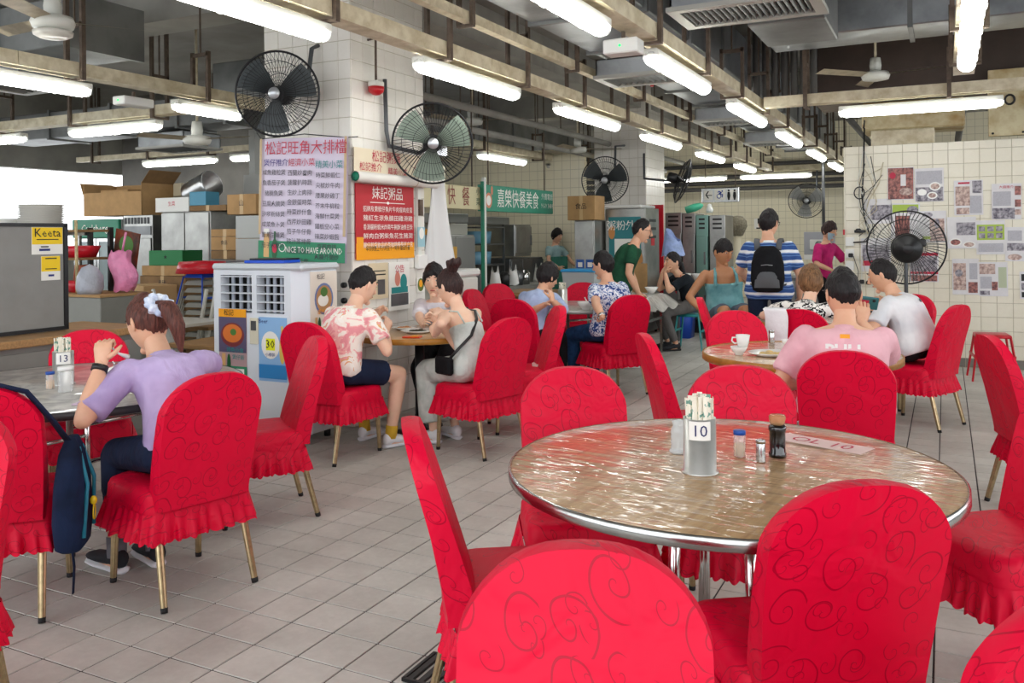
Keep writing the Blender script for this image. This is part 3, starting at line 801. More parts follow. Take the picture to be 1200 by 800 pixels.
def hand(mb, wrist, d, n, right, curl=.5, s=1.0, spread=.12):
    d = Vector(d).normalized(); n = Vector(n); n = (n-d*n.dot(d)).normalized(); t = d.cross(n)*(1 if right else -1)
    W = Vector(wrist); L = .085*s
    mb.tube([W-d*.012, W+d*L*.3, W+d*L*.75, W+d*L], [(.024*s, .019*s), (.034*s, .018*s), (.040*s, .016*s), (.036*s, .012*s)], 10) if False else None
    rings = []
    for f, wd, th in ((-.15, .025, .019), (.25, .034, .018), (.7, .041, .015), (1.0, .039, .011)):
        c = W+d*L*f; rings.append([c+t*math.cos(a)*wd*s+n*math.sin(a)*th*s for a in [2*PI*k/10 for k in range(10)]])
    vs = [p for r in rings for p in r]; fs = []
    for j in range(3):
        for k in range(10): fs.append((j*10+k, j*10+(k+1) % 10, (j+1)*10+(k+1) % 10, (j+1)*10+k))
    fs.append(tuple(range(30, 40))); mb.add(vs, fs, None, True)
    for i, (o, l, r_) in enumerate(((.028, .070, .0085), (.010, .079, .0088), (-.009, .074, .0085), (-.027, .058, .0075))):
        p = W+d*L*.95+t*o*s; dd = (d+t*spread*(o/.03)).normalized(); pts = [p-dd*.012]; cur = p; a = 0
        for j, fl in enumerate((.45, .32, .23)):
            a += curl*(.75 if j == 0 else 1.0); e = dd*math.cos(a)+n*math.sin(a); pts.append(cur) if j == 0 else None; cur = cur+e*l*fl*s; pts.append(cur)
        mb.tube(pts, [r_*s, r_*s*1.02, r_*s*.95, r_*s*.85, r_*s*.55], 7)
    p = W+d*L*.25+t*.026*s; e1 = (t*.75+d*.6+n*.25).normalized(); e2 = (d*.85+t*.25+n*(.3+curl*.35)).normalized()
    mb.tube([p, p+e1*.032*s, p+e1*.032*s+e2*.028*s, p+e1*.032*s+e2*.05*s], [.013*s, .011*s, .0095*s, .005*s], 7)

def shoe(parent, heel, d, mat, sole, L=.27, sc=1.0, z=0):
    """ankle-height shoe on the floor; heel = floor point of the heel, d = toe direction"""
    d = Vector((d[0], d[1], 0)).normalized(); s_ = Vector((-d.y, d.x, 0)); H = Vector((heel[0], heel[1], z))
    def rings(ofs, data):
        out = []
        for f, wd, h0, h1 in data:
            c = H+d*L*f
            out.append([c+s_*math.cos(a)*(wd+ofs)*sc+Vector((0, 0, h0+(h1-h0)*(math.sin(a)*.5+.5))) for a in [2*PI*k/12 for k in range(12)]])
        return out
    for nm, data, mt, ofs in (('shoe', [(-.02, .012, .03, .06), (.02, .032, .02, .10), (.2, .038, .02, .105), (.38, .040, .02, .088), (.6, .046, .02, .068), (.85, .044, .02, .058), (.97, .03, .022, .048), (1.0, .01, .028, .04)], mat, 0),
                              ('sole', [(-.03, .02, .0, .026), (.02, .036, .0, .028), (.3, .040, .0, .028), (.65, .049, .0, .026), (.9, .044, .0, .026), (1.02, .018, .004, .026)], sole, .002)):
        R_ = rings(ofs, data); mb = MB(); vs = [p for r in R_ for p in r]; n = len(R_)
        fs = [(j*12+k, j*12+(k+1) % 12, (j+1)*12+(k+1) % 12, (j+1)*12+k) for j in range(n-1) for k in range(12)]+[tuple(range(11, -1, -1)), tuple((n-1)*12+k for k in range(12))]
        mb.add(vs, fs, None, True)
        if nm == 'shoe': so = mb.build('shoe', mt, parent)
        else: mb.build('sole', mt, so)

def hair(parent, X, style, mat):
    fr, sd, bk, vol = dict(short=(58, 92, 128, 1.085), receding=(34, 88, 126, 1.05), crop=(50, 82, 112, 1.07), fringe=(74, 92, 126, 1.10), bob=(62, 118, 134, 1.16), tied=(52, 92, 124, 1.06), bowl=(70, 110, 126, 1.14))[style]
    mb = MB(); na, nv = 72, 22
    def fn(u, v):
        az = 2*PI*u; c = math.cos(az)
        b = (sd+(fr-sd)*max(0, c)**1.3) if c > 0 else (sd+(bk-sd)*(-c)**.9)
        b += 2.2*math.sin(az*9+.5)+1.8*math.sin(az*23)
        po = math.radians(b)*v; k = vol
        k = 1.02+(vol-1.02)*min(1, (1-v)*5) if v > .8 else vol
        p = head_pt(az, po, k); p.z += .008*(1-v); q_ = noise.noise(p*34+Vector((vol*50, 3, 1)))*.055+noise.noise(p*90)*.02; return X @ (p*(1+q_*min(1, (1-v)*6+.2)))
    mb.grid(fn, na, nv, None, True, None, True, True)
    return mb.build('hair', mat, parent)

def person(label, loc, f, hip, lean=0.0, slean=0.0, sh=.178, girth=1.0, head=None, hyaw=0, hpitch=0, hroll=0,
           hands=((.18, .35, .8), (-.18, .35, .8)), poles=((.6, -.3, -.6), (-.6, -.3, -.6)), hdir=None, curl=.6, palm=None,
           feet=None, fdir=None, knee=(0, 1, .25), shirt=None, sleeve=.62, pants=None, plen=2.0, shoes=None, sole=None, sm=None, hm=None, hstyle='short',
           scale=1.0, vox=.0135, dress=None, collar=0, glasses=False, tank=False, spine=.46, twist=0, tl=.43, cl=.43, neckl=.072, loose=.0, shoez=0, sock=None):
    if abs(hip-.57) < .02: hip = .464+.026+.097*(.5+.5*girth)*scale     # thighs rest on the seat
    rz = face(*f); sm = sm or m_sk; hm = hm or m_hair
    root = thing('person', label, 'person', (loc[0], loc[1], 0), rz)
    Wi = (T(loc[0], loc[1], 0) @ rotz(rz)).inverted()
    Lp = lambda p: Vector(p) if len(p) == 3 else Wi @ Vector(p[:3])     # 4-tuples are world points
    H = Vector((0, 0, hip)); up = Vector((math.sin(slean), math.sin(lean), math.cos(lean)*math.cos(slean))).normalized()
    rt = Vector((math.cos(twist), math.sin(twist), 0)); rt = (rt-up*rt.dot(up)).normalized(); fw_ = up.cross(rt)
    S = scale; g = girth; kk = S*spine/.46
    prof = [(-.07, .135, .095), (.0, .165, .115), (.10, .150, .108), (.20, .142, .102), (.32, .160, .110), (.40, .168, .102), (.445, .13, .078), (.475, .062, .058)]
    def curve(t): return -.035*math.sin(min(1, max(0, t/.46))*PI)
    def trunk(mb, k, dr, t0=-.2, t1=9, loose_=0):
        pts = []; n = 18; vs = []; rows = []
        for t, a, b in prof:
            t_ = t*spine/.46
            if t < t0 or t > t1: continue
            c = H+up*t_*S+fw_*curve(t)*S
            a = a*(sh/.178)*g*S+dr+loose_*max(0, 1-t/.35); b = b*g*S+dr+loose_*max(0, 1-t/.35)
            rows.append([c+rt*math.cos(q)*a+fw_*math.sin(q)*b for q in [2*PI*i/n for i in range(n)]])
        vs = [p for r in rows for p in r]
        fs = [(j*n+i, j*n+(i+1) % n, (j+1)*n+(i+1) % n, (j+1)*n+i) for j in range(len(rows)-1) for i in range(n)]+[tuple(range(n-1, -1, -1)), tuple((len(rows)-1)*n+i for i in range(n))]
        mb.add(vs, fs)
    shz = .415*spine/.46
    SH = [H+up*shz*S+rt*sg*(sh-.012)*S-fw_*.01 for sg in (1, -1)]
    ul, fl_ = .285*S, .25*S
    hw = [Lp(h) for h in hands]
    arms = []
    for i in (0, 1):
        pv = Vector(poles[i]) if len(poles[i]) == 3 else Lp(poles[i])-SH[i]; e, w_ = ik(SH[i], hw[i], ul, fl_, pv); arms.append((SH[i], e, w_))
    HP = [H+rt*sg*.092*S*g-up*.02 for sg in (1, -1)]
    legs = []
    fts = [Lp(q) for q in (feet or ((.1, .42, 0), (-.1, .42, 0)))]
    for i in (0, 1):
        an = fts[i]+Vector((0, 0, .085+shoez)); k, an = ik(HP[i], an, tl*S, cl*S, Vector(knee if not isinstance(knee[0], tuple) else knee[i])); legs.append((HP[i], k, an))
    nb = H+up*(.455*spine/.46)*S+fw_*(-.008)
    if head is not None: hc = Lp(head)
    else: hc = nb+up*(neckl+.10)*S+Vector((0, .035, .0))*S
    hu = Matrix.Translation(hc) @ rotz(hyaw+twist) @ Matrix.Rotation(-hpitch, 4, 'X') @ Matrix.Rotation(hroll, 4, 'Y') @ Matrix.Scale(S*1.07, 4)
    # ---- body, one mesh
    mb = MB(); trunk(mb, 1, -.006)
    nt = hu @ Vector((0, -.018, -.085)); seg(mb, nb-up*.06*S, .060*S*g**.5, nt, .050*S*g**.4); seg(mb, nt, .050*S*g**.4, hu @ Vector((0, -.015, -.03)), .05*S)
    mg = .5+.5*g
    for i in (0, 1):
        s_, e, w_ = arms[i]
        capsule(mb, s_, .050*S*mg, s_.lerp(e, .45), .046*S*mg); capsule(mb, s_.lerp(e, .45), .046*S*mg, e, .037*S*mg)
        capsule(mb, e, .037*S*mg, e.lerp(w_, .35), .039*S*mg); capsule(mb, e.lerp(w_, .35), .039*S*mg, w_, .025*S*mg)
        h_, k, a = legs[i]
        capsule(mb, h_, .082*S*mg, k, .055*S*mg); capsule(mb, k, .055*S*mg, k.lerp(a, .35), .054*S*mg); capsule(mb, k.lerp(a, .35), .054*S*mg, a, .034*S*mg)
        fd = Vector((*(fdir[i] if fdir else (0, 1)), 0)).normalized()
        capsule(mb, a-Vector((0, 0, .035)), .036*S, a+fd*.12*S-Vector((0, 0, .055)), .028*S)
    bm_ = remesh(mb, vox*S, 'body', 5, .5)
    hb = MB(); hb.v = [v.co.copy() for v in bm_.vertices]; hb.f = [list(p.vertices) for p in bm_.polygons]; hb.mi = [0]*len(hb.f); hb.sm = [True]*len(hb.f)
    bpy.data.meshes.remove(bm_)
    hb.grid(lambda u, v: hu @ head_pt(2*PI*u, PI*(.002+.996*v)), 28, 20, None, True, None, True, True)
    # nose, ears, lids
    hb.tube([hu @ Vector(p) for p in ((0, .090, .030), (0, .100, .005), (0, .112, -.022), (0, .098, -.034))], [.007*S, .010*S, .0155*S, .006*S], 8)
    for sg in (-1, 1):
        hb.ell((0, 0, 0), (.008, .018, .031), 10, 8, None, hu @ T(sg*.076, -.012, -.005) @ rotz(sg*.35))
        hb.ell((0, 0, 0), (.018, .008, .007), 8, 6, None, hu @ T(sg*.03, .082, .032))
    hb.ell((0, 0, 0), (.024, .012, .010), 8, 6, None, hu @ T(0, .080, -.058)); hb.ell((0, 0, 0), (.022, .018, .018), 8, 6, None, hu @ T(0, .070, -.098))
    for i in (0, 1):
        s_, e, w_ = arms[i]; d = (w_-e).normalized()
        if hdir and hdir[i] is not None: d = Lp(hdir[i]) if len(hdir[i]) == 3 else Vector(hdir[i][:3])
        pn = Vector(palm[i]) if palm and palm[i] is not None else Vector((-1 if i == 0 else 1, 0, -.3))
        hand(hb, w_, d, pn, i == 0, curl if not isinstance(curl, tuple) else curl[i], S*.98)
    body = hb.build('body', sm, root)
    # ---- face details
    fm = MB()
    for sg in (-1, 1): fm.ell((0, 0, 0), (.0115, .005, .0045), 10, 6, None, hu @ T(sg*.031, .0865, .020))
    fm.build('eye_whites', m_eyew, body)
    fm = MB()
    for sg in (-1, 1): fm.ell((0, 0, 0), (.0062, .004, .0052), 8, 6, None, hu @ T(sg*.031, .0893, .0195))
    fm.build('pupils', m_ink, body)
    fm = MB()
    for sg in (-1, 1): fm.tube([hu @ Vector(p) for p in ((sg*.014, .0935, .042), (sg*.032, .0905, .047), (sg*.05, .078, .042))], [.0035*S, .0045*S, .002*S], 6)
    fm.build('eyebrows', hm, body)
    fm = MB(); fm.ell((0, 0, 0), (.021, .008, .0065), 10, 6, None, hu @ T(0, .0885, -.056)); fm.build('mouth', m_lip, body)
    hair(root, hu, hstyle, hm)
    if glasses:
        gm = MB()
        for sg in (-1, 1):
            gm.tube([hu @ Vector((sg*.033+.024*math.cos(a), .104-.01*abs(math.cos(a)), .018+.018*math.sin(a))) for a in [2*PI*k/16 for k in range(16)]], .0022, 6, None, False, True)
            gm.tube([hu @ Vector(p) for p in ((sg*.057, .098, .022), (sg*.079, .05, .02), (sg*.082, -.01, .014))], .0022, 6)
        gm.tube([hu @ Vector(p) for p in ((-.01, .104, .02), (.01, .104, .02))], .002, 6); gm.build('spectacles', m_glass, root)
    # ---- clothing
    if shirt:
        mb = MB(); trunk(mb, 1, .012, -.08 if not tank else -.08, .46 if not tank else .33, loose)
        for i in (0, 1):
            s_, e, w_ = arms[i]
            if tank:
                top = H+up*(.47*spine/.46)*S+rt*(1 if i == 0 else -1)*.085*S
                for dy in (.085, -.075):
                    mb.tube([H+up*.30*S+rt*(1 if i == 0 else -1)*.11*S+fw_*dy*1.2, H+up*.40*S+rt*(1 if i == 0 else -1)*.105*S+fw_*dy*1.1, top], [(.03, .02), (.022, .02), (.022, .018)], 8)
            elif sleeve > 0:
                if sleeve <= 1:
                    q = s_.lerp(e, sleeve); capsule(mb, s_-up*.01, .062*S*mg, s_.lerp(e, sleeve*.6), .064*S*mg); seg(mb, s_.lerp(e, sleeve*.5), .064*S*mg, q, .066*S*mg)
                else:
                    capsule(mb, s_, .062*S*mg, e, .05*S*mg); q = e.lerp(w_, sleeve-1); capsule(mb, e, .05*S*mg, e.lerp(w_, (sleeve-1)*.5), .05*S*mg); seg(mb, e.lerp(w_, (sleeve-1)*.3), .05*S*mg, q, .042*S*mg)
        if not tank: seg(mb, nb-up*.05, .08*S*g, nb+up*.018, .066*S*g**.5)
        me = remesh(mb, vox*S, 'shirt', 4, .5); me.materials.append(shirt)
        so = bpy.data.objects.new('shirt' if not tank else 'tank_top', me); COL.objects.link(so); so.parent = root
    if pants:
        mb = MB(); trunk(mb, 1, .010, -.2, .11)
        for i in (0, 1):
            h_, k, a = legs[i]
            if plen <= 1:
                capsule(mb, h_, .094*S*mg, h_.lerp(k, plen*.6), .086*S*mg); seg(mb, h_.lerp(k, plen*.5), .088*S*mg, h_.lerp(k, plen), .086*S*mg)
            else:
                capsule(mb, h_, .092*S*mg, k, .068*S*mg); q = k.lerp(a, plen-1); seg(mb, k, .067*S*mg, q, .052*S*mg); capsule(mb, k, .068*S*mg, k.lerp(q, .5), .064*S*mg)
        me = remesh(mb, vox*S, 'trousers', 4, .5); me.materials.append(pants)
        so = bpy.data.objects.new('trousers' if plen > 1 else 'shorts', me); COL.objects.link(so); so.parent = root
    if dress:
        mb = MB(); trunk(mb, 1, .012, -.2, .33); mid = (legs[0][1]+legs[1][1])/2
        for i in (0, 1):
            h_, k, a = legs[i]; capsule(mb, h_, .10*S, k, .085*S); seg(mb, k+Vector((0, 0, .03)), .085*S, k.lerp(a, .85)+(Vector((0, 0, 0))), .10*S)
        capsule(mb, (legs[0][0]+legs[1][0])/2, .1, mid, .08); seg(mb, mid, .085, (legs[0][2]+legs[1][2])/2+Vector((0, 0, .09)), .10)
        me = remesh(mb, vox*S, 'dress', 6, .5); me.materials.append(dress)
        so = bpy.data.objects.new('sundress', me); COL.objects.link(so); so.parent = root
        mb = MB()
        for sg in (1, -1): mb.tube([H+up*.32*kk+rt*sg*.09+fw_*.085, H+up*.42*kk+rt*sg*.085+fw_*.070, H+up*.462*kk+rt*sg*.08-fw_*.005, H+up*.42*kk+rt*sg*.08-fw_*.088, H+up*.31*kk+rt*sg*.08-fw_*.125], .006, 6)
        mb.build('shoulder_straps', dress, root)
    if shoes:
        for i in (0, 1):
            a = legs[i][2]; fd = Vector((*(fdir[i] if fdir else (0, 1)), 0)).normalized(); shoe(root, a-fd*.05, fd, shoes, sole or m_white, .27*S, 1, max(0, a.z-.085))
            if sock: MB().cyl(a-Vector((0, 0, .02)), a.lerp(legs[i][1], .16), .041, .043, 12).build('sock', sock, root)
    root['_'] = 0; del root['_']
    return dict(root=root, arms=arms, legs=legs, H=H, up=up, fw=fw_, rt=rt, hu=hu, X=T(loc[0], loc[1], 0) @ rotz(rz), S=S, k=kk)
def W4(v): return (v.x, v.y, v.z, 1)
m_navy = cloth('navy_cloth', '1f2a44'); m_jean = cloth('blue_denim', '24446e', '16304f', 14); m_blackc = cloth('black_cloth', '17181b', '101013')
m_wshoe = M('white_leather', 'eceef0', .5); m_bshoe = M('black_mesh_shoe', '22242a', .8); m_wsole = M('white_rubber', 'e9edf2', .6)

# woman in lavender at table 13
lav = cloth('lavender_knit', 'c3b0d8', 'ab97c4', 6, bump=.7)
P1 = person('woman in lavender T-shirt with scrunchie ponytail eating at table 13', (-2.93, 2.665), (-.965, .26), .575, lean=.52, spine=.41, sh=.165, girth=.98, hyaw=.1, hpitch=.42,
    hands=((.10, .42, .85), W4(dep(119, 425, 3.62))), poles=((1, .3, -.1), W4(dep(106, 464, 3.55))), hdir=(None, (.15, .15, .95)), palm=(None, (.8, .6, 0)), curl=(.5, 1.35),
    feet=(W4(at(182, 661, 0)), W4(at(137, 669, 0))), fdir=((.1, 1), (-.1, 1)), shirt=lav, sleeve=.85, pants=m_navy, plen=1.75, shoes=m_bshoe, sole=m_wsole, hm=m_hairb, hstyle='tied', vox=.011, loose=.012, sock=cloth('grey_sock', '7c7f88'))
r, hu = P1['root'], P1['hu']
pt = remesh((lambda mb: (capsule(mb, hu @ Vector((0, -.10, .03)), .035, hu @ Vector((.01, -.155, -.0)), .042), capsule(mb, hu @ Vector((.01, -.155, -.0)), .042, hu @ Vector((.02, -.165, -.08)), .036), capsule(mb, hu @ Vector((.02, -.165, -.08)), .036, hu @ Vector((.025, -.14, -.18)), .012), mb)[-1])(MB()), .009, 'ponytail', 3, .6)
pt.materials.append(m_hairb); o = bpy.data.objects.new('ponytail', pt); COL.objects.link(o); o.parent = r
mb = MB(); Xs = hu @ T(0, -.115, .035) @ Matrix.Rotation(1.15, 4, 'X')
mb.grid(lambda u, v: Xs @ Vector(((.043+(.020+.006*math.sin(u*2*PI*11))*math.cos(v*2*PI))*math.cos(u*2*PI), (.043+(.020+.006*math.sin(u*2*PI*11))*math.cos(v*2*PI))*math.sin(u*2*PI), (.020+.005*math.cos(u*2*PI*7))*math.sin(v*2*PI))), 66, 9, None, True, None, True)
mb.build('scrunchie', cloth('pale_blue_scrunchie', 'e9eef8', 'b9c6e0', 30), r)
def watch(P, i, mat=None, f=.9):
    s_, e, w_ = P['arms'][i]; d = (w_-e).normalized(); c = e.lerp(w_, f)
    mb = MB(); mb.tube([c-d*.012, c+d*.012], .0335*P['S'], 14); o = mb.build('wristwatch', mat or m_black, P['root'])
    n = d.orthogonal().normalized(); MB().cyl(c+n*.028, c+n*.042, .019, .018, 14).build('watch_case', m_steel, o)
watch(P1, 1)
st = thing('white_spoon', 'white spoon in the raised hand of the woman in lavender', 'spoon', dep(125, 408, 3.66)); MB().tube([(0, 0, .02), (-.0, .06, -.03), (.01, .1, -.05)], [.004, .005, .012], 8).build('spoon', m_white, st)

# man in the pink patterned shirt
pk = cloth('pink_cream_leaf_print', 'f', stops=[(0, 'ea9aa0'), (.42, 'f3b6b2'), (.47, 'f7ebe0'), (.56, 'faf3ea'), (.61, 'e9b27c'), (.64, 'f0a9a8'), (.7, 'f6e9df')], scale=9, bump=.5)
P2 = person('man in pink patterned shirt and navy shorts eating at the pedestal table', (-3.7, 4.68), (.12, 1), .565, lean=.42, spine=.42, sh=.182, girth=1.06, hyaw=-.12, hpitch=.32,
    hands=(W4(dep(452, 388, 6.02)), W4(dep(438, 372, 6.25))), poles=((.7, -.5, -.7), (-.7, -.3, -.6)), hdir=((-.1, .5, .8), (.3, .5, .6)), curl=.9,
    feet=(W4(at(458, 524, 0)), W4(at(428, 515, 0))), fdir=((.25, 1), (-.1, 1)), knee=((.28, 1, .25), (-.3, 1, .25)), shirt=pk, sleeve=.72, pants=m_navy, plen=.72, shoes=m_wshoe, sole=m_wsole, sm=m_skp, hstyle='crop', hm=m_hair, loose=.02, sock=cloth('yellow_sock', 'e6b93e'))
# woman facing the camera with rice bowl
P3 = person('dark-haired woman in white blouse raising a bowl behind the pedestal table', (-3.78, 6.17), (.32, -1), .56, lean=.34, spine=.39, sh=.155, girth=.9, hyaw=.1, hpitch=.15,
    hands=(W4(dep(496, 384, 6.55)), W4(dep(520, 366, 6.6))), poles=((.8, -.2, -.6), (-.9, 0, -.5)), hdir=((-.3, .7, .4), (.9, .3, .1)), curl=.8, feet=((.1, .14, 0), (-.1, .14, 0)), shirt=cloth('white_blouse', 'e6e4ea', 'cfcbd6'), sleeve=.9, pants=m_blackc, shoes=m_bshoe, sm=m_skp, hstyle='bob')
st = thing('dining_chair', 'plain black chair under the dark-haired woman by the pillar', 'chair', (-3.79, 6.22, 0), PI+face(.32, -1)); MB().box((0, 0, .445), (.40, .40, .03), None, None, .008).build('seat', m_black, st)
for sx in (-1, 1):
    for sy in (-1, 1): MB().cyl((sx*.17, sy*.17, .43), (sx*.18, sy*.18, 0), .013, .011, 8).build('leg', m_black, st)
MB().b2((-.18, .18, .62), (.18, .205, .86), None, None, .008).build('backrest', m_black, st)
for sx in (-1, 1): MB().cyl((sx*.17, .19, .44), (sx*.17, .19, .63), .012, .012, 8).build('back_post', m_black, st)

# woman in sundress
dr = cloth('pale_sage_cotton', 'd3dad4', 'b9c3bd', 10, bump=.8)
P4 = person('woman with hair bun in pale sundress and black crossbody strap', (-2.93, 5.20), (-.93, .36), .565, lean=.40, spine=.395, sh=.152, girth=.88, hyaw=.1, hpitch=.38,
    hands=(W4(dep(516, 380, 6.0)), W4(dep(510, 392, 5.9))), poles=((.9, -.2, -.6), (-.8, -.3, -.75)), hdir=((-.3, .6, .6), (.2, .6, .7)), curl=.8, feet=((.10, .33, 0), (-.10, .32, 0)), fdir=((.2, 1), (-.1, 1)), dress=dr, shoes=m_wshoe, sole=m_wsole, sm=m_skp, hm=m_haird, hstyle='tied')
r, hu = P4['root'], P4['hu']
mb = MB(); capsule(mb, hu @ Vector((0, -.06, .10)), .04, hu @ Vector((.0, -.09, .135)), .045)
for k in range(6): a = k*1.05; capsule(mb, hu @ Vector((.03*math.cos(a), -.095+.03*math.sin(a), .13)), .025, hu @ Vector((.045*math.cos(a+.8), -.10+.04*math.sin(a+.8), .15)), .018)
me = remesh(mb, .008, 'hair_bun', 2, .6); me.materials.append(m_haird); o = bpy.data.objects.new('hair_bun', me); COL.objects.link(o); o.parent = r
H, up, fwv, rt = P4['H'], P4['up'], P4['fw'], P4['rt']
bag = thing('crossbody_bag', 'small black crossbody bag worn by the woman in the sundress', 'bag'); bag.matrix_world = P4['X']
mb = MB(); pts = [H+up*.47-rt*.02+rt*-.06, H+up*.40-rt*-.10+fwv*-.118, H+up*.30+rt*.02-fwv*.14, H+up*.15-rt*.10-fwv*.13, H+up*.06-rt*.175-fwv*.03]
k_ = P4['k']
pts = [H+up*.468*k_+rt*.07+fwv*.0, H+up*.42*k_+rt*.07-fwv*.092, H+up*.33*k_+rt*.03-fwv*.132, H+up*.20*k_-rt*.06-fwv*.138, H+up*.10-rt*.155-fwv*.075, H+up*.05-rt*.195+fwv*.02]
mb.tube(pts, [(.011, .004)]*6, 8); mb.build('strap', m_black, bag)
MB().box((0, 0, 0), (.05, .17, .12), None, T(*(H+up*.03-rt*.205+fwv*.05)), .015).build('pouch', m_blackc, bag)
# person in pale blue
P5 = person('short-haired person in pale blue puff-sleeved top at the grey table', (-3.36, 6.96), (.14, 1), .565, lean=.58, spine=.42, sh=.165, girth=.98, hyaw=-.25, hpitch=.35,
    hands=(W4(dep(647, 352, 7.35)), W4(dep(640, 356, 7.6))), poles=((.8, -.2, -.7), (-.8, -.2, -.6)), hdir=((-.3, .3, .8), None), curl=.9, shirt=cloth('pale_blue_cotton', 'b9c9ea', '9fb0d6'), sleeve=.95, pants=m_blackc, shoes=m_bshoe, hstyle='bowl', sm=m_sk)
# man in floral shirt
flo = cloth('blue_white_floral_print', 'f', stops=[(0, '2d4684'), (.42, '5d79b4'), (.46, 'e7ebf3'), (.53, 'f1f3f6'), (.56, '8ea4cc'), (.62, '3c5593'), (.70, 'dfe6f0')], scale=28, bump=.4)
P6 = person('man in blue floral shirt and jeans sitting sideways at the grey table', (-2.80, 7.61), (-.9, .42), .565, lean=.12, spine=.42, sh=.185, girth=1.18, hyaw=.15, hpitch=.18,
    hands=(W4(dep(712, 372, 7.9)), W4(dep(707, 375, 7.45))), poles=((.8, -.6, -.6), (-.75, -.7, -.5)), hdir=((-.3, .9, -.1), (.2, .9, -.1)), curl=.8, feet=((.12, .36, 0), (-.12, .38, 0)), fdir=((0, 1), (0, 1)), shirt=flo, sleeve=.72, pants=m_jean, shoes=m_bshoe, loose=.03, hstyle='short')
watch(P6, 1, m_steel)
H, up, fwv, rt = P6['H'], P6['up'], P6['fw'], P6['rt']
# standing man in green
X7 = dep(727, 400, 9.6)
P7 = person('standing man in dark green T-shirt and glasses leaning forward', (X7.x, X7.y), (.93, .36), .92, lean=.36, sh=.185, girth=1.1, hyaw=-.05, hpitch=.28, hands=((.24, .20, .82), (-.24, .22, .80)), poles=((.5, -.8, -.3), (-.5, -.8, -.3)), feet=((.12, -.02, 0), (-.12, .05, 0)), tl=.44, cl=.43, shirt=cloth('bottle_green_cotton', '25553c', '1a4330'), pants=cloth('grey_trousers', '3b3d40'), shoes=m_bshoe, glasses=True, hstyle='receding', loose=.02)
# stall worker far behind
X8 = dep(650, 400, 14.2)
P8 = person('stall worker in apron far behind the blue-lidded box', (X8.x, X8.y), (.85, -.4), .88, lean=.1, sh=.16, girth=.9, scale=.92, hpitch=.3, hands=((.2, .35, .95), (-.2, .35, .95)), feet=((.1, 0, 0), (-.1, 0, 0)), tl=.44, cl=.43, shirt=cloth('pale_teal_top', '9fbcbc'), pants=m_blackc, shoes=m_bshoe, hstyle='bob', vox=.02)
o = MB(); o.b2((-.17, .12, .55), (.17, .16, 1.12), None, None, .01); o.build('apron', cloth('green_apron', '3f7d6c'), P8['root'])
# waitress resting at the square table
X9 = Vector((-2.92, 10.86, 0))
P9 = person('waitress in dark top with red lanyard, hands at her mouth', (X9.x, X9.y), (-.78, -.62), .572, lean=.38, spine=.39, sh=.158, girth=.95, hyaw=.1, hpitch=.05, hands=((.05, .36, .98), (-.05, .36, .98)), poles=((.5, .1, -1), (-.5, .1, -1)), hdir=((-.2, -.5, .8), (.2, -.5, .8)), palm=((0, -1, 0), (0, -1, 0)), curl=.9, feet=((.12, .27, 0), (-.12, .25, 0)), shirt=cloth('charcoal_top', '262c33', '1a1f25'), sleeve=.75, pants=cloth('grey_slacks', '6d6a68'), plen=1.9, shoes=m_bshoe, sole=m_rub, sm=m_sk, hstyle='tied')
hu = P9['hu']; mb = MB(); capsule(mb, hu @ Vector((0, -.10, -.02)), .04, hu @ Vector((0, -.13, -.14)), .035); me = remesh(mb, .012, 'ponytail', 2, .7); me.materials.append(m_hair); o = bpy.data.objects.new('ponytail', me); COL.objects.link(o); o.parent = P9['root']
H, up, fwv, rt = P9['H'], P9['up'], P9['fw'], P9['rt']
mb = MB(); k_ = P9['k']; mb.tube([H+up*.22*k_+fwv*.128, H+up*.36*k_+rt*.05+fwv*.118, H+up*.468*k_+rt*.075+fwv*.01, H+up*.468*k_-rt*.075+fwv*.01, H+up*.36*k_-rt*.05+fwv*.118, H+up*.22*k_+fwv*.128], [(.010, .004)]*6, 6); mb.build('lanyard', m_redpl, P9['root'])
# tank-top man
X10 = dep(851, 400, 8.75)
P10 = person('muscular man in teal tank top and grey shorts sitting on a tall stool', (X10.x, X10.y), (.42, -.9), .655, lean=.08, slean=.06, sh=.195, girth=1.06, hyaw=.45, hpitch=.25, hands=((.30, .22, .72), (-.29, .02, .66)), poles=((.6, -.6, -.3), (-.6, -.6, -.3)), hdir=((0, .4, -.9), (0, .1, -1)), curl=.35, feet=((.2, .40, .22), (-.2, .42, .22)), fdir=((.2, 1), (-.2, 1)), shoez=0, shirt=cloth('teal_jersey', '7fb4b8', '649a9f', 7), tank=True, pants=cloth('slate_shorts', '5d6875'), plen=.8, shoes=m_bshoe, sm=m_skt, hstyle='fringe', loose=.015)
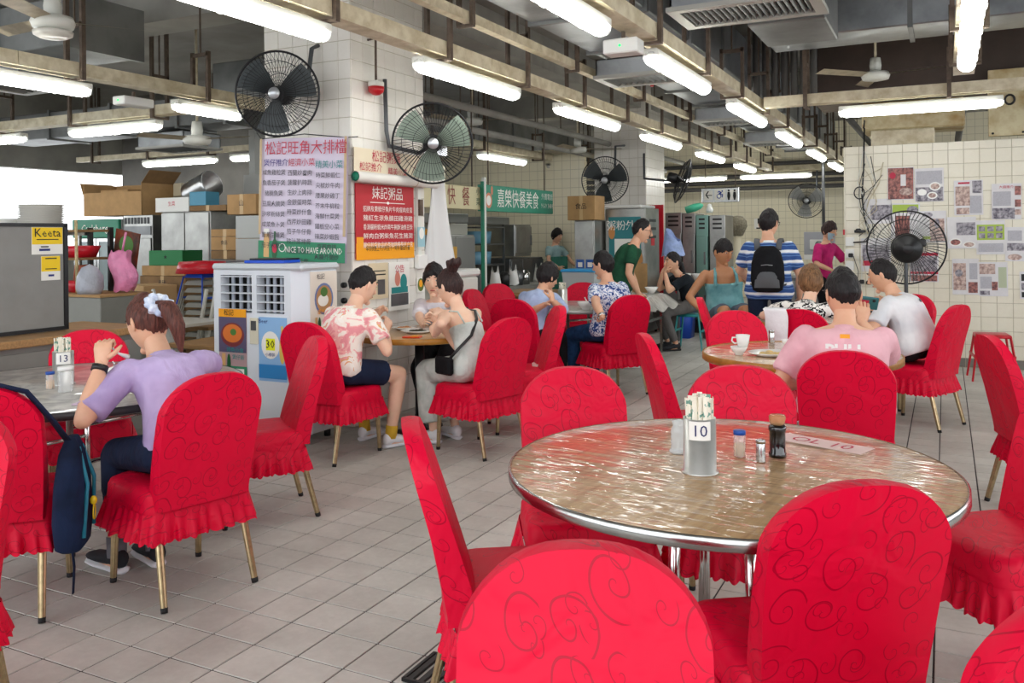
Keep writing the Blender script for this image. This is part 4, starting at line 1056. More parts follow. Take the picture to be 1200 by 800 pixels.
# standing man with backpack
m_str = NT('blue_white_striped_knit'); v_ = m_str.obj(); sp__ = m_str.n('SeparateXYZ'); m_str.l(v_, sp__.inputs[0]); nz_ = m_str.noise(v_, 6, 2)
zz = m_str.math('FRACT', m_str.math('ADD', m_str.math('MULTIPLY', sp__.outputs[2], 10.5), m_str.math('MULTIPLY', nz_.outputs[0], .35)))
m_str.l(m_str.ramp(zz, [(0, hx('2a4f8f')), (.34, hx('5f86bd')), (.44, hx('234a8c')), (.60, hx('7f9fce')), (.70, hx('eef1f4')), (.95, hx('5f86bd'))], 'CONSTANT'), m_str.b.inputs['Base Color']); m_str.b.inputs['Roughness'].default_value = .85
m_stripe = m_str.m
X11 = dep(902, 400, 7.95)
P11 = person('standing man in blue and white striped T-shirt with his back turned', (X11.x, X11.y), (-.12, 1), .93, lean=.04, sh=.19, girth=1.12, hyaw=-.35, hpitch=.2, hands=((.26, .16, .86), (-.20, .36, 1.0)), poles=((.7, -.6, -.3), (-.8, -.5, -.3)), hdir=((0, .5, -.8), None), feet=((.12, -.03, 0), (-.12, .03, 0)), tl=.44, cl=.43, shirt=m_stripe, sleeve=.75, pants=cloth('dark_denim', '1f2c44'), shoes=m_bshoe, hstyle='short', loose=.02, glasses=True)
def backpack(P, label, mat, mat2, dx=.0):
    H, up, fwv, rt = P['H'], P['up'], P['fw'], P['rt']; b = thing('backpack', label, 'backpack'); b.matrix_world = P['X']
    X = Matrix.Identity(4)
    for i, a in enumerate((rt, fwv, up)):
        for j in range(3): X[j][i] = a[j]
    X.translation = H
    mb = MB()
    for t, w_, d_ in ((.0, .10, .05), (.02, .135, .085), (.12, .15, .105), (.26, .14, .10), (.36, .115, .075), (.41, .07, .045)): pass
    rows = [(.0, .09, .05), (.02, .13, .085), (.12, .148, .105), (.26, .14, .10), (.36, .115, .075), (.415, .06, .04)]; n = 20; vs = []
    for t, w_, d_ in rows:
        for k in range(n):
            a = 2*PI*k/n; c, s_ = math.cos(a), math.sin(a); e = .55
            vs.append((dx+w_*abs(c)**e*(1 if c > 0 else -1), -.225+d_*abs(s_)**e*(1 if s_ > 0 else -1), t))
    fs = [(j*n+k, j*n+(k+1) % n, (j+1)*n+(k+1) % n, (j+1)*n+k) for j in range(5) for k in range(n)]+[tuple(range(n-1, -1, -1)), tuple(5*n+k for k in range(n))]
    mb.add(vs, fs, None, True, X); mb.build('pack_body', mat, b)
    mb = MB(); mb.grid(lambda u, v: X @ Vector((dx+(u-.5)*.22*(1-.15*v), -.318-.030*math.sin(v*PI)*math.sin(u*PI), .04+.16*v)), 10, 8); mb.build('front_pocket', mat2, b)
    mb = MB(); mb.tube([X @ Vector(p) for p in ((dx-.11, -.30, .235), (dx, -.338, .245), (dx+.11, -.30, .235))], .004, 6); mb.build('zip', M('zip_grey', '8d8f92', .5), b)
    for sg in (-1, 1):
        mb = MB(); mb.tube([X @ Vector(p) for p in ((sg*.09+dx, -.17, .38), (sg*.10, -.11, .455), (sg*.105, .0, .485), (sg*.115, .105, .40), (sg*.14, .12, .25), (sg*.16, .02, .12), (sg*.13, -.14, .06))], [(.027, .007)]*7, 8); mb.build('strap', mat2, b)
    return b
backpack(P11, 'black backpack on the back of the striped-shirt man', m_blackc, M('grey_webbing', '55585c', .8))
# brown-haired guest
P12 = person('brown-haired guest in black and white top partly hidden behind the pink-shirted man', (-.97, 6.74), (.1, 1), .565, lean=.48, spine=.39, sh=.155, girth=.9, hyaw=.3, hpitch=.3, hands=((.15, .40, .84), (-.15, .40, .84)), poles=((1, -.2, -.2), (-1, -.2, -.2)), feet=((.1, .25, 0), (-.1, .25, 0)), shirt=cloth('black_white_zebra_print', 'f', stops=[(0, 'efece6'), (.5, '1a1a1c'), (.58, 'efece6'), (.66, '1a1a1c')], scale=16), pants=m_blackc, shoes=m_bshoe, hm=m_hairl, hstyle='bob', sm=m_skp)
# pink T-shirt man
pink = cloth('pale_pink_cotton', 'ecb9c2', 'dba3ae', 6)
P13 = person('man in pale pink printed T-shirt and glasses holding a phone', (-.455, 4.565), (-.14, 1), .565, lean=.18, spine=.40, sh=.195, girth=1.14, hyaw=.28, hpitch=.10, hands=(W4(dep(1010, 377, 4.66)), (-.19, .19, .68)), poles=((.5, -.4, -.8), (-.5, -.7, -.2)), hdir=((.1, .3, .9), None), palm=((-.2, 1, 0), None), curl=.55, shirt=pink, sleeve=.8, pants=m_navy, plen=2, shoes=m_wshoe, hstyle='crop', glasses=True, loose=.025)
t = text('PULL', .085, m_white, P13['root'], (0, 0, 0), name='shirt_print', bold=.003)
H, up, fwv, rt = P13['H'], P13['up'], P13['fw'], P13['rt']
def on_back(P, o, h, off=.136, x=0):
    H, up, fwv, rt = P['H'], P['up'], P['fw'], P['rt']; X = Matrix.Identity(4)
    for i, a in enumerate((rt, up, -fwv)):
        for j in range(3): X[j][i] = a[j]
    X.translation = H+up*h*P['k']-fwv*off+rt*x; o.matrix_basis = X
on_back(P13, t, .315, .163)
for v in t.data.vertices: v.co.z = -1.6*v.co.x*v.co.x
o = MB().box((0, 0, 0), (.045, .022, .003), m_orange).build('shirt_tag', None, P13['root']); on_back(P13, o, .40, .142)
ph = thing('mobile_phone', 'teal-cased phone held sideways by the pink-shirted man', 'phone', dep(1011, 354, 4.72), face(.35, -1)); ph.rotation_euler = (.5, .12, face(.2, -1)+PI)
MB().box((0, 0, 0), (.158, .012, .078), None, None, .004).build('case', M('teal_phone_case', '2f6f74', .4), ph); MB().box((-.0, -.0065, .0), (.06, .003, .04), m_inkred).build('sticker', None, ph); MB().cyl((.055, -.006, .022), (.055, -.010, .022), .009, .009, 12).build('lens', m_black, ph)
# white T-shirt man
P14 = person('man in white T-shirt eating with chopsticks by the big fan', (-.22, 7.31), (-.95, .30), .565, lean=.38, spine=.40, sh=.19, girth=1.16, hyaw=.12, hpitch=.35, hands=(W4(dep(1040, 358, 7.05)), W4(dep(1020, 367, 6.7))), poles=((.9, -.2, -.6), (-.85, -.35, -.5)), hdir=((.1, .8, .4), None), curl=.9, feet=((.09, .31, 0), (-.09, .31, 0)), fdir=((.1, 1), (-.1, 1)), shirt=cloth('white_cotton', 'f0f0f2', 'dadbe0', 5), sleeve=.8, pants=m_blackc, plen=1.45, shoes=M('black_yellow_sandal', '2a2418', .7), sole=m_rub, hstyle='receding', loose=.03)
watch(P14, 1)
o = MB(); [o.ell((random.uniform(-.06, .06), random.uniform(-.09, .09), 0), (.022, .03, .002), 8, 4) for _ in range(9)]; o = o.build('shirt_print', M('grey_print_ink', '5a5e63', .8), P14['root']); on_back(P14, o, .25, .160)
cs = thing('chopsticks', 'wooden chopsticks in the hand of the white-shirted man', 'chopsticks', dep(1037, 352, 6.98)); [MB().tube([(.0, .0+k*.012, .02), (-.07, -.05+k*.02, -.10)], .003, 6).build('chopstick', M('pale_bamboo', 'e2c690', .5), cs) for k in (0, 1)]
# masked cleaner in pink
X15 = dep(966, 400, 11.4)
P15 = person('masked worker in bright pink top behind the wall end', (X15.x, X15.y), (.8, -.5), .9, lean=.12, sh=.165, scale=.94, hpitch=.25, hands=((.22, .32, .98), (-.22, .36, 1.0)), feet=((.1, 0, 0), (-.1, 0, 0)), tl=.44, cl=.43, shirt=cloth('hot_pink_top', 'd8327e', 'b9246a'), sleeve=.9, pants=m_blackc, shoes=m_bshoe, hm=m_haird, hstyle='bowl', vox=.018)
hu = P15['hu']; MB().grid(lambda u, v: hu @ head_pt((u-.5)*2.3, PI*(.52+.30*v), 1.07), 10, 6, None, True, None, False, True).build('face_mask', M('pale_blue_mask', 'a9c9dc', .7), P15['root'])
# ------------------------------------------------------------------ ceiling services
CEIL = 3.9
def trunking(label, p0, p1, z=2.72, w=.15, h=.10, step=1.25, hang=True, group=None, seglen=2.4):
    p0 = Vector((*p0, 0)); p1 = Vector((*p1, 0)); d = (p1-p0); L = d.length; d.normalize()
    r = thing('cable_trunking', label, 'trunking', (p0.x, p0.y, z), math.atan2(d.y, d.x), group)
    u = 0
    while u < L-.05:
        e = min(L, u+seglen); mb = MB()
        mb.b2((u+.004, -w/2, 0), (e-.004, w/2, .012)); mb.b2((u+.004, -w/2, .012), (e-.004, -w/2+.012, h)); mb.b2((u+.004, w/2-.012, .012), (e-.004, w/2, h))
        mb.build('channel', m_trunk, r); u = e
    if hang:
        u = .4
        while u < L:
            mb = MB()
            for s in (-1, 1): mb.b2((u-.018, s*(w/2+.018)-.014, -.02), (u+.018, s*(w/2+.018)+.014, h+.32 if int(u/step) % 2 else CEIL-z))
            mb.b2((u-.018, -w/2-.03, h+.28), (u+.018, w/2+.03, h+.31)); mb.b2((u-.018, -w/2-.03, -.035), (u+.018, w/2+.03, -.015))
            mb.b2((u-.006, -.006, h+.3), (u+.006, .006, CEIL-z)); mb.build('hanger', m_rust, r); u += step
    return r
def lamp(x, y, length, alongY, label, group, z=2.683):
    r = thing('fluorescent_light', label, 'light', (x, y, z), PI/2 if alongY else 0, group)
    L = length
    mb = MB(); mb.b2((0, -.05, -.05), (L, .05, -.002), None, None, .006); mb.build('housing', m_offw, r)
    mb = MB(); n = 10; vs = []; fs = []
    for u, s in ((.03, .7), (.06, 1), (L-.06, 1), (L-.03, .7)):
        for k in range(n+1):
            a = PI+PI*k/n; vs.append((u, .058*s*math.cos(a), -.052+.058*s*math.sin(a)))
    for j in range(3):
        for k in range(n): fs.append((j*(n+1)+k, (j+1)*(n+1)+k, (j+1)*(n+1)+k+1, j*(n+1)+k+1))
    mb.add(vs, fs, None, True); mb.build('diffuser', m_glow, r)
    for u in (0, L): mb = MB(); mb.ell((u+(.02 if u == 0 else -.02), 0, -.055), (.03, .055, .05), 10, 6); mb.build('end_cap', m_clear, r)
    for u in (.28, L/2, L-.28):
        mb = MB(); mb.tube([(u, .062*math.cos(a), -.052+.062*math.sin(a)) for a in [PI+PI*k/8 for k in range(9)]], .004, 5); mb.build('clip', m_offw, r)
    return r
ORD = ('first', 'second', 'third', 'fourth', 'fifth', 'last')
LA = iter(['long fluorescent light over the big table, before the emergency light box']+[w+' fluorescent light beyond the emergency box on the trunking over table 10' for w in ('first', 'second', 'third', 'fourth', 'fifth')])
LB = iter(['long fluorescent light crossing before the pillar tiles, above the wall fan']+[w+' fluorescent light behind the pillar fan along the pillar trunking' for w in ('first', 'second', 'third', 'fourth', 'fifth')])
XA, XB, XC, XR = -1.71, -3.15, -5.95, .14
trunking('beige cable trunking running over table 10 toward the far wall', (XA, 1.2), (XA, 17.9))
trunking('beige cable trunking running past the tiled pillar', (XB, 1.0), (XB, 17.9))
trunking('beige cable trunking above the storage area', (XC, 1.5), (XC, 9.8))
trunking('short trunking over the postered wall corner', (XR, 3.0), (XR, 7.85))
trunking('cross trunking in front of the postered wall', (XA+.1, 8.87), (3.2, 8.87))
trunking('cross trunking left of the pillar above the cardboard boxes', (-12.5, 6.2), (XC-.1, 6.2))
trunking('thin cross trunking over the fridges', (-12.5, 9.3), (-7.6, 9.3), w=.10, h=.08)
trunking('cross trunking near the far tiled wall', (-9.5, 18.0), (3, 18.0), hang=False)
trunking('narrow upper trunking beside the air duct', (-2.958, 1.0), (-2.958, 17.8), z=2.95, w=.07, h=.07, step=1.9)
trunking('far stall trunking above the green sign', (XC, 10.4), (XC, 17.9), step=2.0)
for y0, y1 in ((3.05, 4.57), (5.42, 6.88), (7.8, 9.3), (10.3, 11.8), (12.8, 14.3), (15.3, 16.8)): lamp(XA, y0, y1-y0, True, next(LA), None)
for y0, y1 in ((2.35, 3.92), (4.88, 6.36), (7.2, 8.8), (9.7, 11.2), (12.2, 13.7), (14.7, 16.2)): lamp(XB, y0, y1-y0, True, next(LB), None)
for y0, y1 in ((3.0, 4.52), (5.5, 6.1 if False else 6.05)): lamp(XC, y0, max(1.0, y1-y0) if y0 > 5 else y1-y0, True, 'fluorescent light over the grey partition board', 'lights over the board') if y0 < 5 else lamp(XC, 5.35, .78, True, 'fluorescent light behind the wall fan on the pillar', None)
for y0 in (10.8, 13.2): lamp(XC, y0, 1.5, True, 'fluorescent light above the food stalls, '+('over the green sign' if y0 < 12 else 'beyond the green sign'), None)
for y0, y1 in ((3.83, 5.3), (5.38, 6.83)): lamp(XR, y0, y1-y0, True, 'fluorescent light of the end-to-end pair, '+('away from' if y0 < 5 else 'close to')+' the postered wall', None)
lamp(-.91, 8.87, 1.38, False, 'fluorescent light in front of the postered wall', None)
for x in (-8.45, -10.6): lamp(x, 6.2, 1.35, False, 'fluorescent light above the cardboard boxes, '+('closer to the pillar fan' if x > -9 else 'over the daylight opening'), None)
for x in (-9.2, -11.0): lamp(x, 9.3, 1.5, False, 'fluorescent light above the storage fridges, '+('above the pot' if x > -10 else 'above the open box'), None)
for x in (-3.77, -5.45, -8.8): lamp(x, 18.0, 1.4, False, 'fluorescent light in front of the far tiled wall', 'lights at the far wall')
# ducts
def duct(label, lo, hi, axis, mat, seg_=1.2, boxes=()):
    c = [(a+b)/2 for a, b in zip(lo, hi)]; r = thing('air_duct', label, 'duct', (0, 0, 0))
    i = 0 if axis == 'x' else 1; u = lo[i]
    while u < hi[i]-.01:
        e = min(hi[i], u+seg_); a = list(lo); b = list(hi); a[i] = u+.003; b[i] = e-.003
        mb = MB(); mb.b2(a, b, None, None, .01)
        # cross-broken crease on the bottom
        mx, my = (a[0]+b[0])/2, (a[1]+b[1])/2; z = a[2]-.018
        vs = [(a[0]+.02, a[1]+.02, a[2]-.001), (b[0]-.02, a[1]+.02, a[2]-.001), (b[0]-.02, b[1]-.02, a[2]-.001), (a[0]+.02, b[1]-.02, a[2]-.001), (mx, my, z)]
        mb.add(vs, [(1, 0, 4), (2, 1, 4), (3, 2, 4), (0, 3, 4)]); mb.build('duct_section', mat, r)
        a2 = list(lo); b2_ = list(hi); a2[i] = e-.02; b2_[i] = e+.02
        for q in range(3):
            if q != i: a2[q] -= .025; b2_[q] += .025
        mb = MB(); mb.b2(a2, b2_); mb.build('flange', m_galvd, r); u = e
    return r
def grille(label, x, y, z, wx, wy, h, rz=0, slats=14, group=None, up=.35):
    r = thing('air_diffuser', label, 'vent', (x, y, z), rz, group)
    mb = MB(); t = .012
    mb.b2((-wx/2, -wy/2, .03), (wx/2, -wy/2+t, h)); mb.b2((-wx/2, wy/2-t, .03), (wx/2, wy/2, h)); mb.b2((-wx/2, -wy/2, .03), (-wx/2+t, wy/2, h)); mb.b2((wx/2-t, -wy/2, .03), (wx/2, wy/2, h)); mb.b2((-wx/2, -wy/2, h-.01), (wx/2, wy/2, h)); mb.build('box', m_galv, r)
    mb = MB(); f = .05
    mb.b2((-wx/2-.02, -wy/2-.02, 0), (wx/2+.02, -wy/2+f, .03)); mb.b2((-wx/2-.02, wy/2-f, 0), (wx/2+.02, wy/2+.02, .03)); mb.b2((-wx/2-.02, -wy/2+f, 0), (-wx/2+f, wy/2-f, .03)); mb.b2((wx/2-f, -wy/2+f, 0), (wx/2+.02, wy/2-f, .03)); mb.build('frame', M('grey_vent_frame', 'a7a69f', .5), r)
    for k in range(slats):
        u = -wx/2+f+(wx-2*f)*(k+.5)/slats
        mb = MB(); mb.box((0, 0, 0), (.006, wy-2*f, .028), None, T(u, 0, .018) @ Matrix.Rotation(.6, 4, 'Y')); mb.build('slat', m_galvd, r)
    mb = MB(); mb.b2((-wx/2+f, -wy/2+f, .045), (wx/2-f, wy/2-f, .05)); mb.build('plenum_shade_sheet', m_dark, r)  # black sheet behind the slats paints the shade inside the box
    return r
duct('large galvanised air duct above the aisle', (-2.83, 1.2, 3.10), (-1.93, 17.8, 3.6), 'y', m_galv)
duct('galvanised air duct crossing above the postered wall', (-1.45, 7.95, 3.2), (3.2, 8.55, 3.72), 'x', m_galv)
duct('dull air duct high over the storage area', (-12, 4.6, 3.05), (-6.3, 5.3, 3.45), 'x', m_galvd)
duct('dull air duct behind the pillar above the stalls', (-7.4, 7.2, 3.0), (-6.6, 18, 3.45), 'y', m_galvd)
duct('second dull duct along the fridges', (-12, 7.6, 2.85), (-7.6, 8.2, 3.2), 'x', m_galvd)
duct('galvanised branch duct above the paired lights', (.8, 2.5, 3.1), (1.6, 7.9, 3.6), 'y', m_galv)
for k, y in enumerate((7.55, 11.0, 14.0)): grille(ORD[k]+' galvanised diffuser box along the aisle duct, counted from table 10', -2.48, y, 2.87, .66, .5, .178, 0, 10)
grille('big supply grille box beside the trunking over table 10', -1.12, 5.62, 2.88, .88, .5, .75, .0, 20)
grille('supply grille at the end of the branch duct', .98, 7.2, 2.90, .6, .5, .15, 0, 12)
for x in (-9.3, -7.4): grille('pale diffuser under the storage duct', x, 4.95, 2.85, .8, .6, .15, 0, 8, 'diffusers under the storage duct')
grille('steel diffuser box near the stacked plates', -8.7, 7.9, 2.6, .8, .6, .20, 0, 8)
mb_ = thing('duct_riser', 'galvanised duct riser beside the big supply grille', 'duct', (0, 0, 0)); MB().b2((-1.3, 6.5, 3.0), (-.75, 7.3, 3.9), None, None, .01).build('riser', m_galvd, mb_)
# pipes
def pipe(label, pts, r_, mat, name='pipe', cat='pipe', clips=True):
    o = thing(name, label, cat, (0, 0, 0)); MB().tube(pts, r_, 8).build('pipe_run', mat, o)
    if clips:
        L = Vector(pts[0])
        for k in range(1, len(pts)):
            a, b = Vector(pts[k-1]), Vector(pts[k]); n = int((b-a).length/2.2)
            for j in range(1, n+1):
                p = a.lerp(b, j/(n+1)); MB().cyl(p, (p.x, p.y, CEIL), .008, .008, 6).build('hanger_rod', m_rust, o)
    return o
m_redp = M('red_sprinkler_paint', 'a81f1e', .45)
pipe('red sprinkler pipe crossing the aisle duct', [(-1.95, 4.0, 3.055), (-2.78, 4.0, 3.055), (-2.78, 4.0, 2.96)], .022, m_redp)
pipe('short red sprinkler pipe by the diffuser box', [(-1.95, 8.3, 3.06), (-2.6, 8.3, 3.06), (-2.6, 8.3, 2.94)], .02, m_redp)
pipe('red sprinkler pipe farther along the duct', [(-1.95, 11.6, 3.06), (-2.7, 11.6, 3.06), (-2.7, 11.6, 2.94)], .02, m_redp)
pipe('long brown sprinkler pipe over the storage', [(-12, 4.2, 3.55), (-5.2, 4.2, 3.55), (-5.2, 1.0, 3.55)], .025, m_rust)
pipe('grey conduit along the ceiling left of the pillar', [(-5.1, .5, 3.62), (-5.1, 13, 3.62)], .02, m_trunk)
for k, (x, y0, y1, z) in enumerate(((-.9, 11.75, 19, 2.95), (-.5, 11.75, 19, 3.1), (.2, 11.75, 19, 3.0), (-1.3, 11.75, 19, 3.2))): pipe('dark water pipe in the bundle behind the postered wall', [(x, y0, z), (x, y1, z)], .05, M('dark_pipe_lagging', '4d4b48', .6), clips=True)['group'] = 'dark pipe bundle'
for k, (x, z) in enumerate(((-7.9, 2.75), (-8.2, 2.9), (-5.3, 2.8), (-4.9, 2.95))): pipe('pale pipe in the bundle above the stalls', [(x, 10.4 if x < -6 else 7, z), (x, 17.8, z)], .045, m_conc)['group'] = 'pale pipe bundle'
for k in range(5): pipe('dark service pipe crossing behind the far stalls', [(-9.5, 19.15+.14*k, 2.45+.14*k), (1.5, 19.15+.14*k, 2.45+.14*k)], .045, M('dark_pipe_lagging', '4d4b48', .6), clips=False)['group'] = 'far dark pipes'
for k in range(7): pipe('vertical dark riser pipe behind the trunking over table 10', [(-1.85+.10*k, 9.72, 2.85), (-1.85+.10*k, 9.72, CEIL)], .038, M('dark_pipe_lagging', '4d4b48', .6), clips=False)['group'] = 'dark risers'
# stained concrete bulkheads over the postered wall
b = thing('stained_tank', 'stained beige tank on top of the postered wall', 'tank', (0, 0, 0)); MB().b2((-.75, 10.6, WH), (-.1, 11.1, WH+.18), None, None, .01).build('base', m_trunk, b); MB().b2((-.85, 10.62, WH+.18), (.2, 11.2, WH+.50), None, None, .02).build('body', M('stained_beige_enamel', 'd3c9a4', .5, col2='a07f45', vscale=3), b)
b = thing('perforated_panel', 'stained beige perforated panel above the postered wall', 'panel', (0, 0, 0)); MB().b2((.42, 10.56, WH+.04), (2.4, 10.64, WH+.75), None, None, .004).build('panel', M('stained_beige_enamel', 'd3c9a4', .5), b)
for k in range(2): MB().tube([(.62+.42*k+.045*math.cos(a), 10.55, WH+.42+.05*math.sin(a)) for a in [2*PI*j/14 for j in range(14)]], .012, 6, None, False, True).build('grommet', m_black, b)
for k in range(7): MB().cyl((.46+.28*k, 10.55, WH+.07), (.46+.28*k, 10.565, WH+.07), .012, .012, 8).build('bolt', m_black, b)
hd_ = thing('exhaust_hood', 'dark brown exhaust hood above and behind the postered wall', 'hood', (0, 0, 0)); MB().b2((-1.35, 10.75, 3.02), (2.6, 11.6, 3.89), None, None, .02).build('hood', M('dark_brown_hood', '4d3f37', .6, 0, .3, 2), hd_); MB().b2((-1.38, 10.7, 3.0), (2.63, 11.65, 3.05)).build('rim', m_rust, hd_)
# emergency lights
def ebox(label, p, sz, rz=0):
    o = thing('emergency_light', label, 'emergency light', p, rz); MB().box((0, 0, 0), sz, None, None, .008).build('case', m_white, o); MB().cyl((0, -sz[1]/2-.004, 0), (0, -sz[1]/2+.004, 0), .008, .008, 8).build('green_led', M('green_led', '22d060', .4, emit=2), o); MB().b2((-.01, -.01, sz[2]/2), (.01, .01, sz[2]/2+.052)).build('bracket', m_rust, o)
ebox('white emergency light box under the trunking over table 10', (XA-.05, 5.05, 2.62), (.22, .14, .09), 0)
ebox('white emergency light box above the cardboard boxes', (XC-.02, 4.95, 2.60), (.14, .30, .07), 0)

# ------------------------------------------------------------------ fans
m_wire = M('black_fan_wire', '18181b', .45, .3)
def fan(label, c, axis, D, group=None, mount=None, blade=None, tilt=0, name='wall_fan', guard=m_wire, hub=None):
    """axis = direction the fan blows"""
    ax = Vector(axis).normalized(); r = thing(name, label, 'fan', c, 0, group)
    q = ax.to_track_quat('Z', 'Y').to_matrix().to_4x4(); R = D/2
    mb = MB(); mb.tube([q @ Vector((R*math.cos(a), R*math.sin(a), 0)) for a in [2*PI*k/48 for k in range(48)]], .0085, 6, None, False, True)
    for sg in (1, -1):
        for rr, zz in ((.22, .085), (.5, .075), (.78, .05)):
            mb.tube([q @ Vector((R*rr*math.cos(a), R*rr*math.sin(a), sg*zz)) for a in [2*PI*k/32 for k in range(32)]], .0022, 4, None, False, True)
        N = 60
        for k in range(N):
            a = 2*PI*k/N; tw = .25
            mb.tube([q @ Vector((R*f*math.cos(a+tw*f), R*f*math.sin(a+tw*f), sg*zz)) for f, zz in ((.14, .088), (.5, .075), (.78, .05), (1, 0))], .0021, 4, None, False)
    mb.build('cage', guard, r)
    for k in range(3):
        mb = MB(); a0 = k*2*PI/3+.4
        mb.grid(lambda u, v: q @ Vector(((.05+(R-.07)*v)*math.cos(a0+(u-.5)*(1.25-.35*v)), (.05+(R-.07)*v)*math.sin(a0+(u-.5)*(1.25-.35*v)), .018+.055*(u-.5)*(1-.35*v))), 7, 7); mb.build('blade', blade or M('dark_green_grey_fan_blade', '31383a', .45), r)
    mb = MB(); mb.lathe([(0, .092), (R*.13, .092), (R*.14, .085), (0, .084)], 20, X=q); mb.build('badge', hub or M('silver_badge', 'b9bcc0', .3, .6), r)
    mb = MB(); mb.lathe([(0, -.24), (.055, -.235), (.072, -.21), (.078, -.12), (.06, -.07), (.02, -.02), (.02, .04), (0, .045)], 20, X=q); mb.build('motor', m_black, r)
    if mount: mb = MB(); mb.tube([Vector(p)-Vector(c) for p in mount], .018, 8); mb.build('bracket_pipe', M('grey_bracket_pipe', '5c6063', .5, .4), r)
    return r
c1 = dep(325, 110, 6.55); fan('wall fan high on the front of the tiled pillar', c1, (.42, -.9, -.08), .64, None, [c1+Vector((.03, .14, .0)), c1+Vector((.1, .22, .05)), c1+Vector((.12, .26, .38)), (c1.x+.12, PY0-.01, c1.z+.42)])
c2 = dep(507, 168, 7.02); fan('wall fan on a bent pipe at the side of the tiled pillar', c2, (.55, -.8, -.1), .65, None, [c2+Vector((-.1, .14, .0)), c2+Vector((-.20, .10, -.06)), (PX0+PW+.07, c2.y-.18, c2.z-.02), (PX0+PW+.06, c2.y-.2, c2.z+.10), (PX0+PW+.05, c2.y-.2, c2.z+.52)], blade=M('pale_green_fan_blade', '7f8f80', .45))
c3 = dep(709, 211, 13.3); fan('wall fan hanging before the far pillar', c3, (.25, -.95, -.1), .72, None, [c3+Vector((0, .2, 0)), c3+Vector((.05, .3, .1)), c3+Vector((.05, .35, .55)), (c3.x+.05, 13.3, c3.z+.6)])
c4 = dep(800, 212, 12.8); fan('wall fan beside the far pillar seen from the side', c4, (.8, .35, -.3), .68, None, [c4+Vector((-.15, 0, 0)), (-4.27, c4.y+.6, c4.z+.1), (-4.27, c4.y+.6, c4.z+.5)])
c5 = dep(945, 235, 17.0); fan('wall fan on a post in front of the far tiled wall', c5, (.1, -.99, 0), .68, None, [c5+Vector((0, .2, 0)), c5+Vector((.16, .25, .2)), (c5.x+.18, c5.y+.2, 2.7)], blade=M('pale_fan_blade', 'a9aaa6', .4))
c6 = dep(1062, 290, 8.75); f6 = fan('big black pedestal fan seen from behind near the postered wall', c6, (-.1, .99, .05), .74, None, [c6+Vector((0, -.12, -.05)), (c6.x, c6.y-.1, c6.z-.25), (c6.x, c6.y-.1, .05)], name='pedestal_fan', blade=M('clear_smoky_blade', 'b9bdbb', .25, alpha=.25))
q6 = Vector((-.1, .99, .05)).to_track_quat('Z', 'Y').to_matrix().to_4x4(); mb = MB(); mb.lathe([(0, -.26), (.04, -.258), (.06, -.25), (.062, -.243), (.115, -.235), (.14, -.21), (.145, -.13), (.13, -.1), (.15, -.09), (.15, -.07), (0, -.06)], 28, X=q6); mb.build('motor_shroud', m_black, f6)
mb = MB(); mb.box((.14, -.14, .05), (.09, .06, .075), None, None, .012); mb.build('switch_box', m_black, f6)
mb = MB(); mb.lathe([(0, .05), (.10, .05), (.26, .02), (.27, 0), (0, 0)], 28, (0, -.1, -c6.z)); mb.build('base', m_black, f6)
def ceiling_fan(label, p, R=.7, rot=.3, light=False):
    o = thing('ceiling_fan', label, 'ceiling fan', p, rot)
    MB().lathe([(0, .20), (.05, .20), (.06, .12), (.055, .06), (.02, .05)], 16).build('canopy', m_offw, o); MB().cyl((0, 0, .18), (0, 0, CEIL-p[2]), .014, .014, 8).build('downrod', m_trunk, o)
    MB().lathe([(0, .05), (.13, .045), (.145, .01), (.13, -.03), (.05, -.045), (0, -.045)], 20).build('motor', m_offw, o)
    for k in range(3):
        a0 = k*2*PI/3; mb = MB(); X = rotz(a0)
        mb.grid(lambda u, v: X @ Vector((.13+(R-.13)*v, (u-.5)*(.11+.03*v), .02+.03*(u-.5))), 5, 8); mb.build('blade', M('grimy_cream_blade', 'b9ac92', .5, 0, .3, 10), o)
    if light: MB().lathe([(0, -.10), (.09, -.098), (.125, -.08), (.13, -.055), (.10, -.045), (0, -.045)], 24).build('lamp_glass', M('milky_lamp_glass', 'd9d6cc', .3), o)
ceiling_fan('cream ceiling fan over the postered wall', dep(1026, 90, 9.2), .72, -.25)
ceiling_fan('ceiling fan with round lamp above the storage side', dep(62, 28, 6.0), .65, 1.0, True)
ceiling_fan('ceiling fan above the food stalls near the far pillar', dep(677, 176, 13.6), .7, .5)
ceiling_fan('ceiling fan behind the pillar fan, over the stall sign', dep(553, 143, 11.2), .7, .2)
ceiling_fan('ceiling fan above the stacked cartons in storage', dep(231, 165, 9.0), .6, .2)
# red alarm lamp and clutter on the pillar
pxr = PX0+PW
a = thing('alarm_lamp', 'red domed alarm lamp hanging beside the pillar', 'lamp', (-4.02, 5.62, 2.64)); MB().tube([(0, 0, .06), (0, 0, .40), (-.08, 0, .40)], .01, 8).build('conduit', m_rust, a); MB().box((0, 0, .04), (.10, .10, .05), None, None, .012).build('case', m_offw, a); MB().lathe([(0, .02), (.065, .018), (.06, -.02), (.03, -.045), (0, -.05)], 18).build('dome', M('red_lamp_dome', 'a3121c', .3, emit=.15), a)
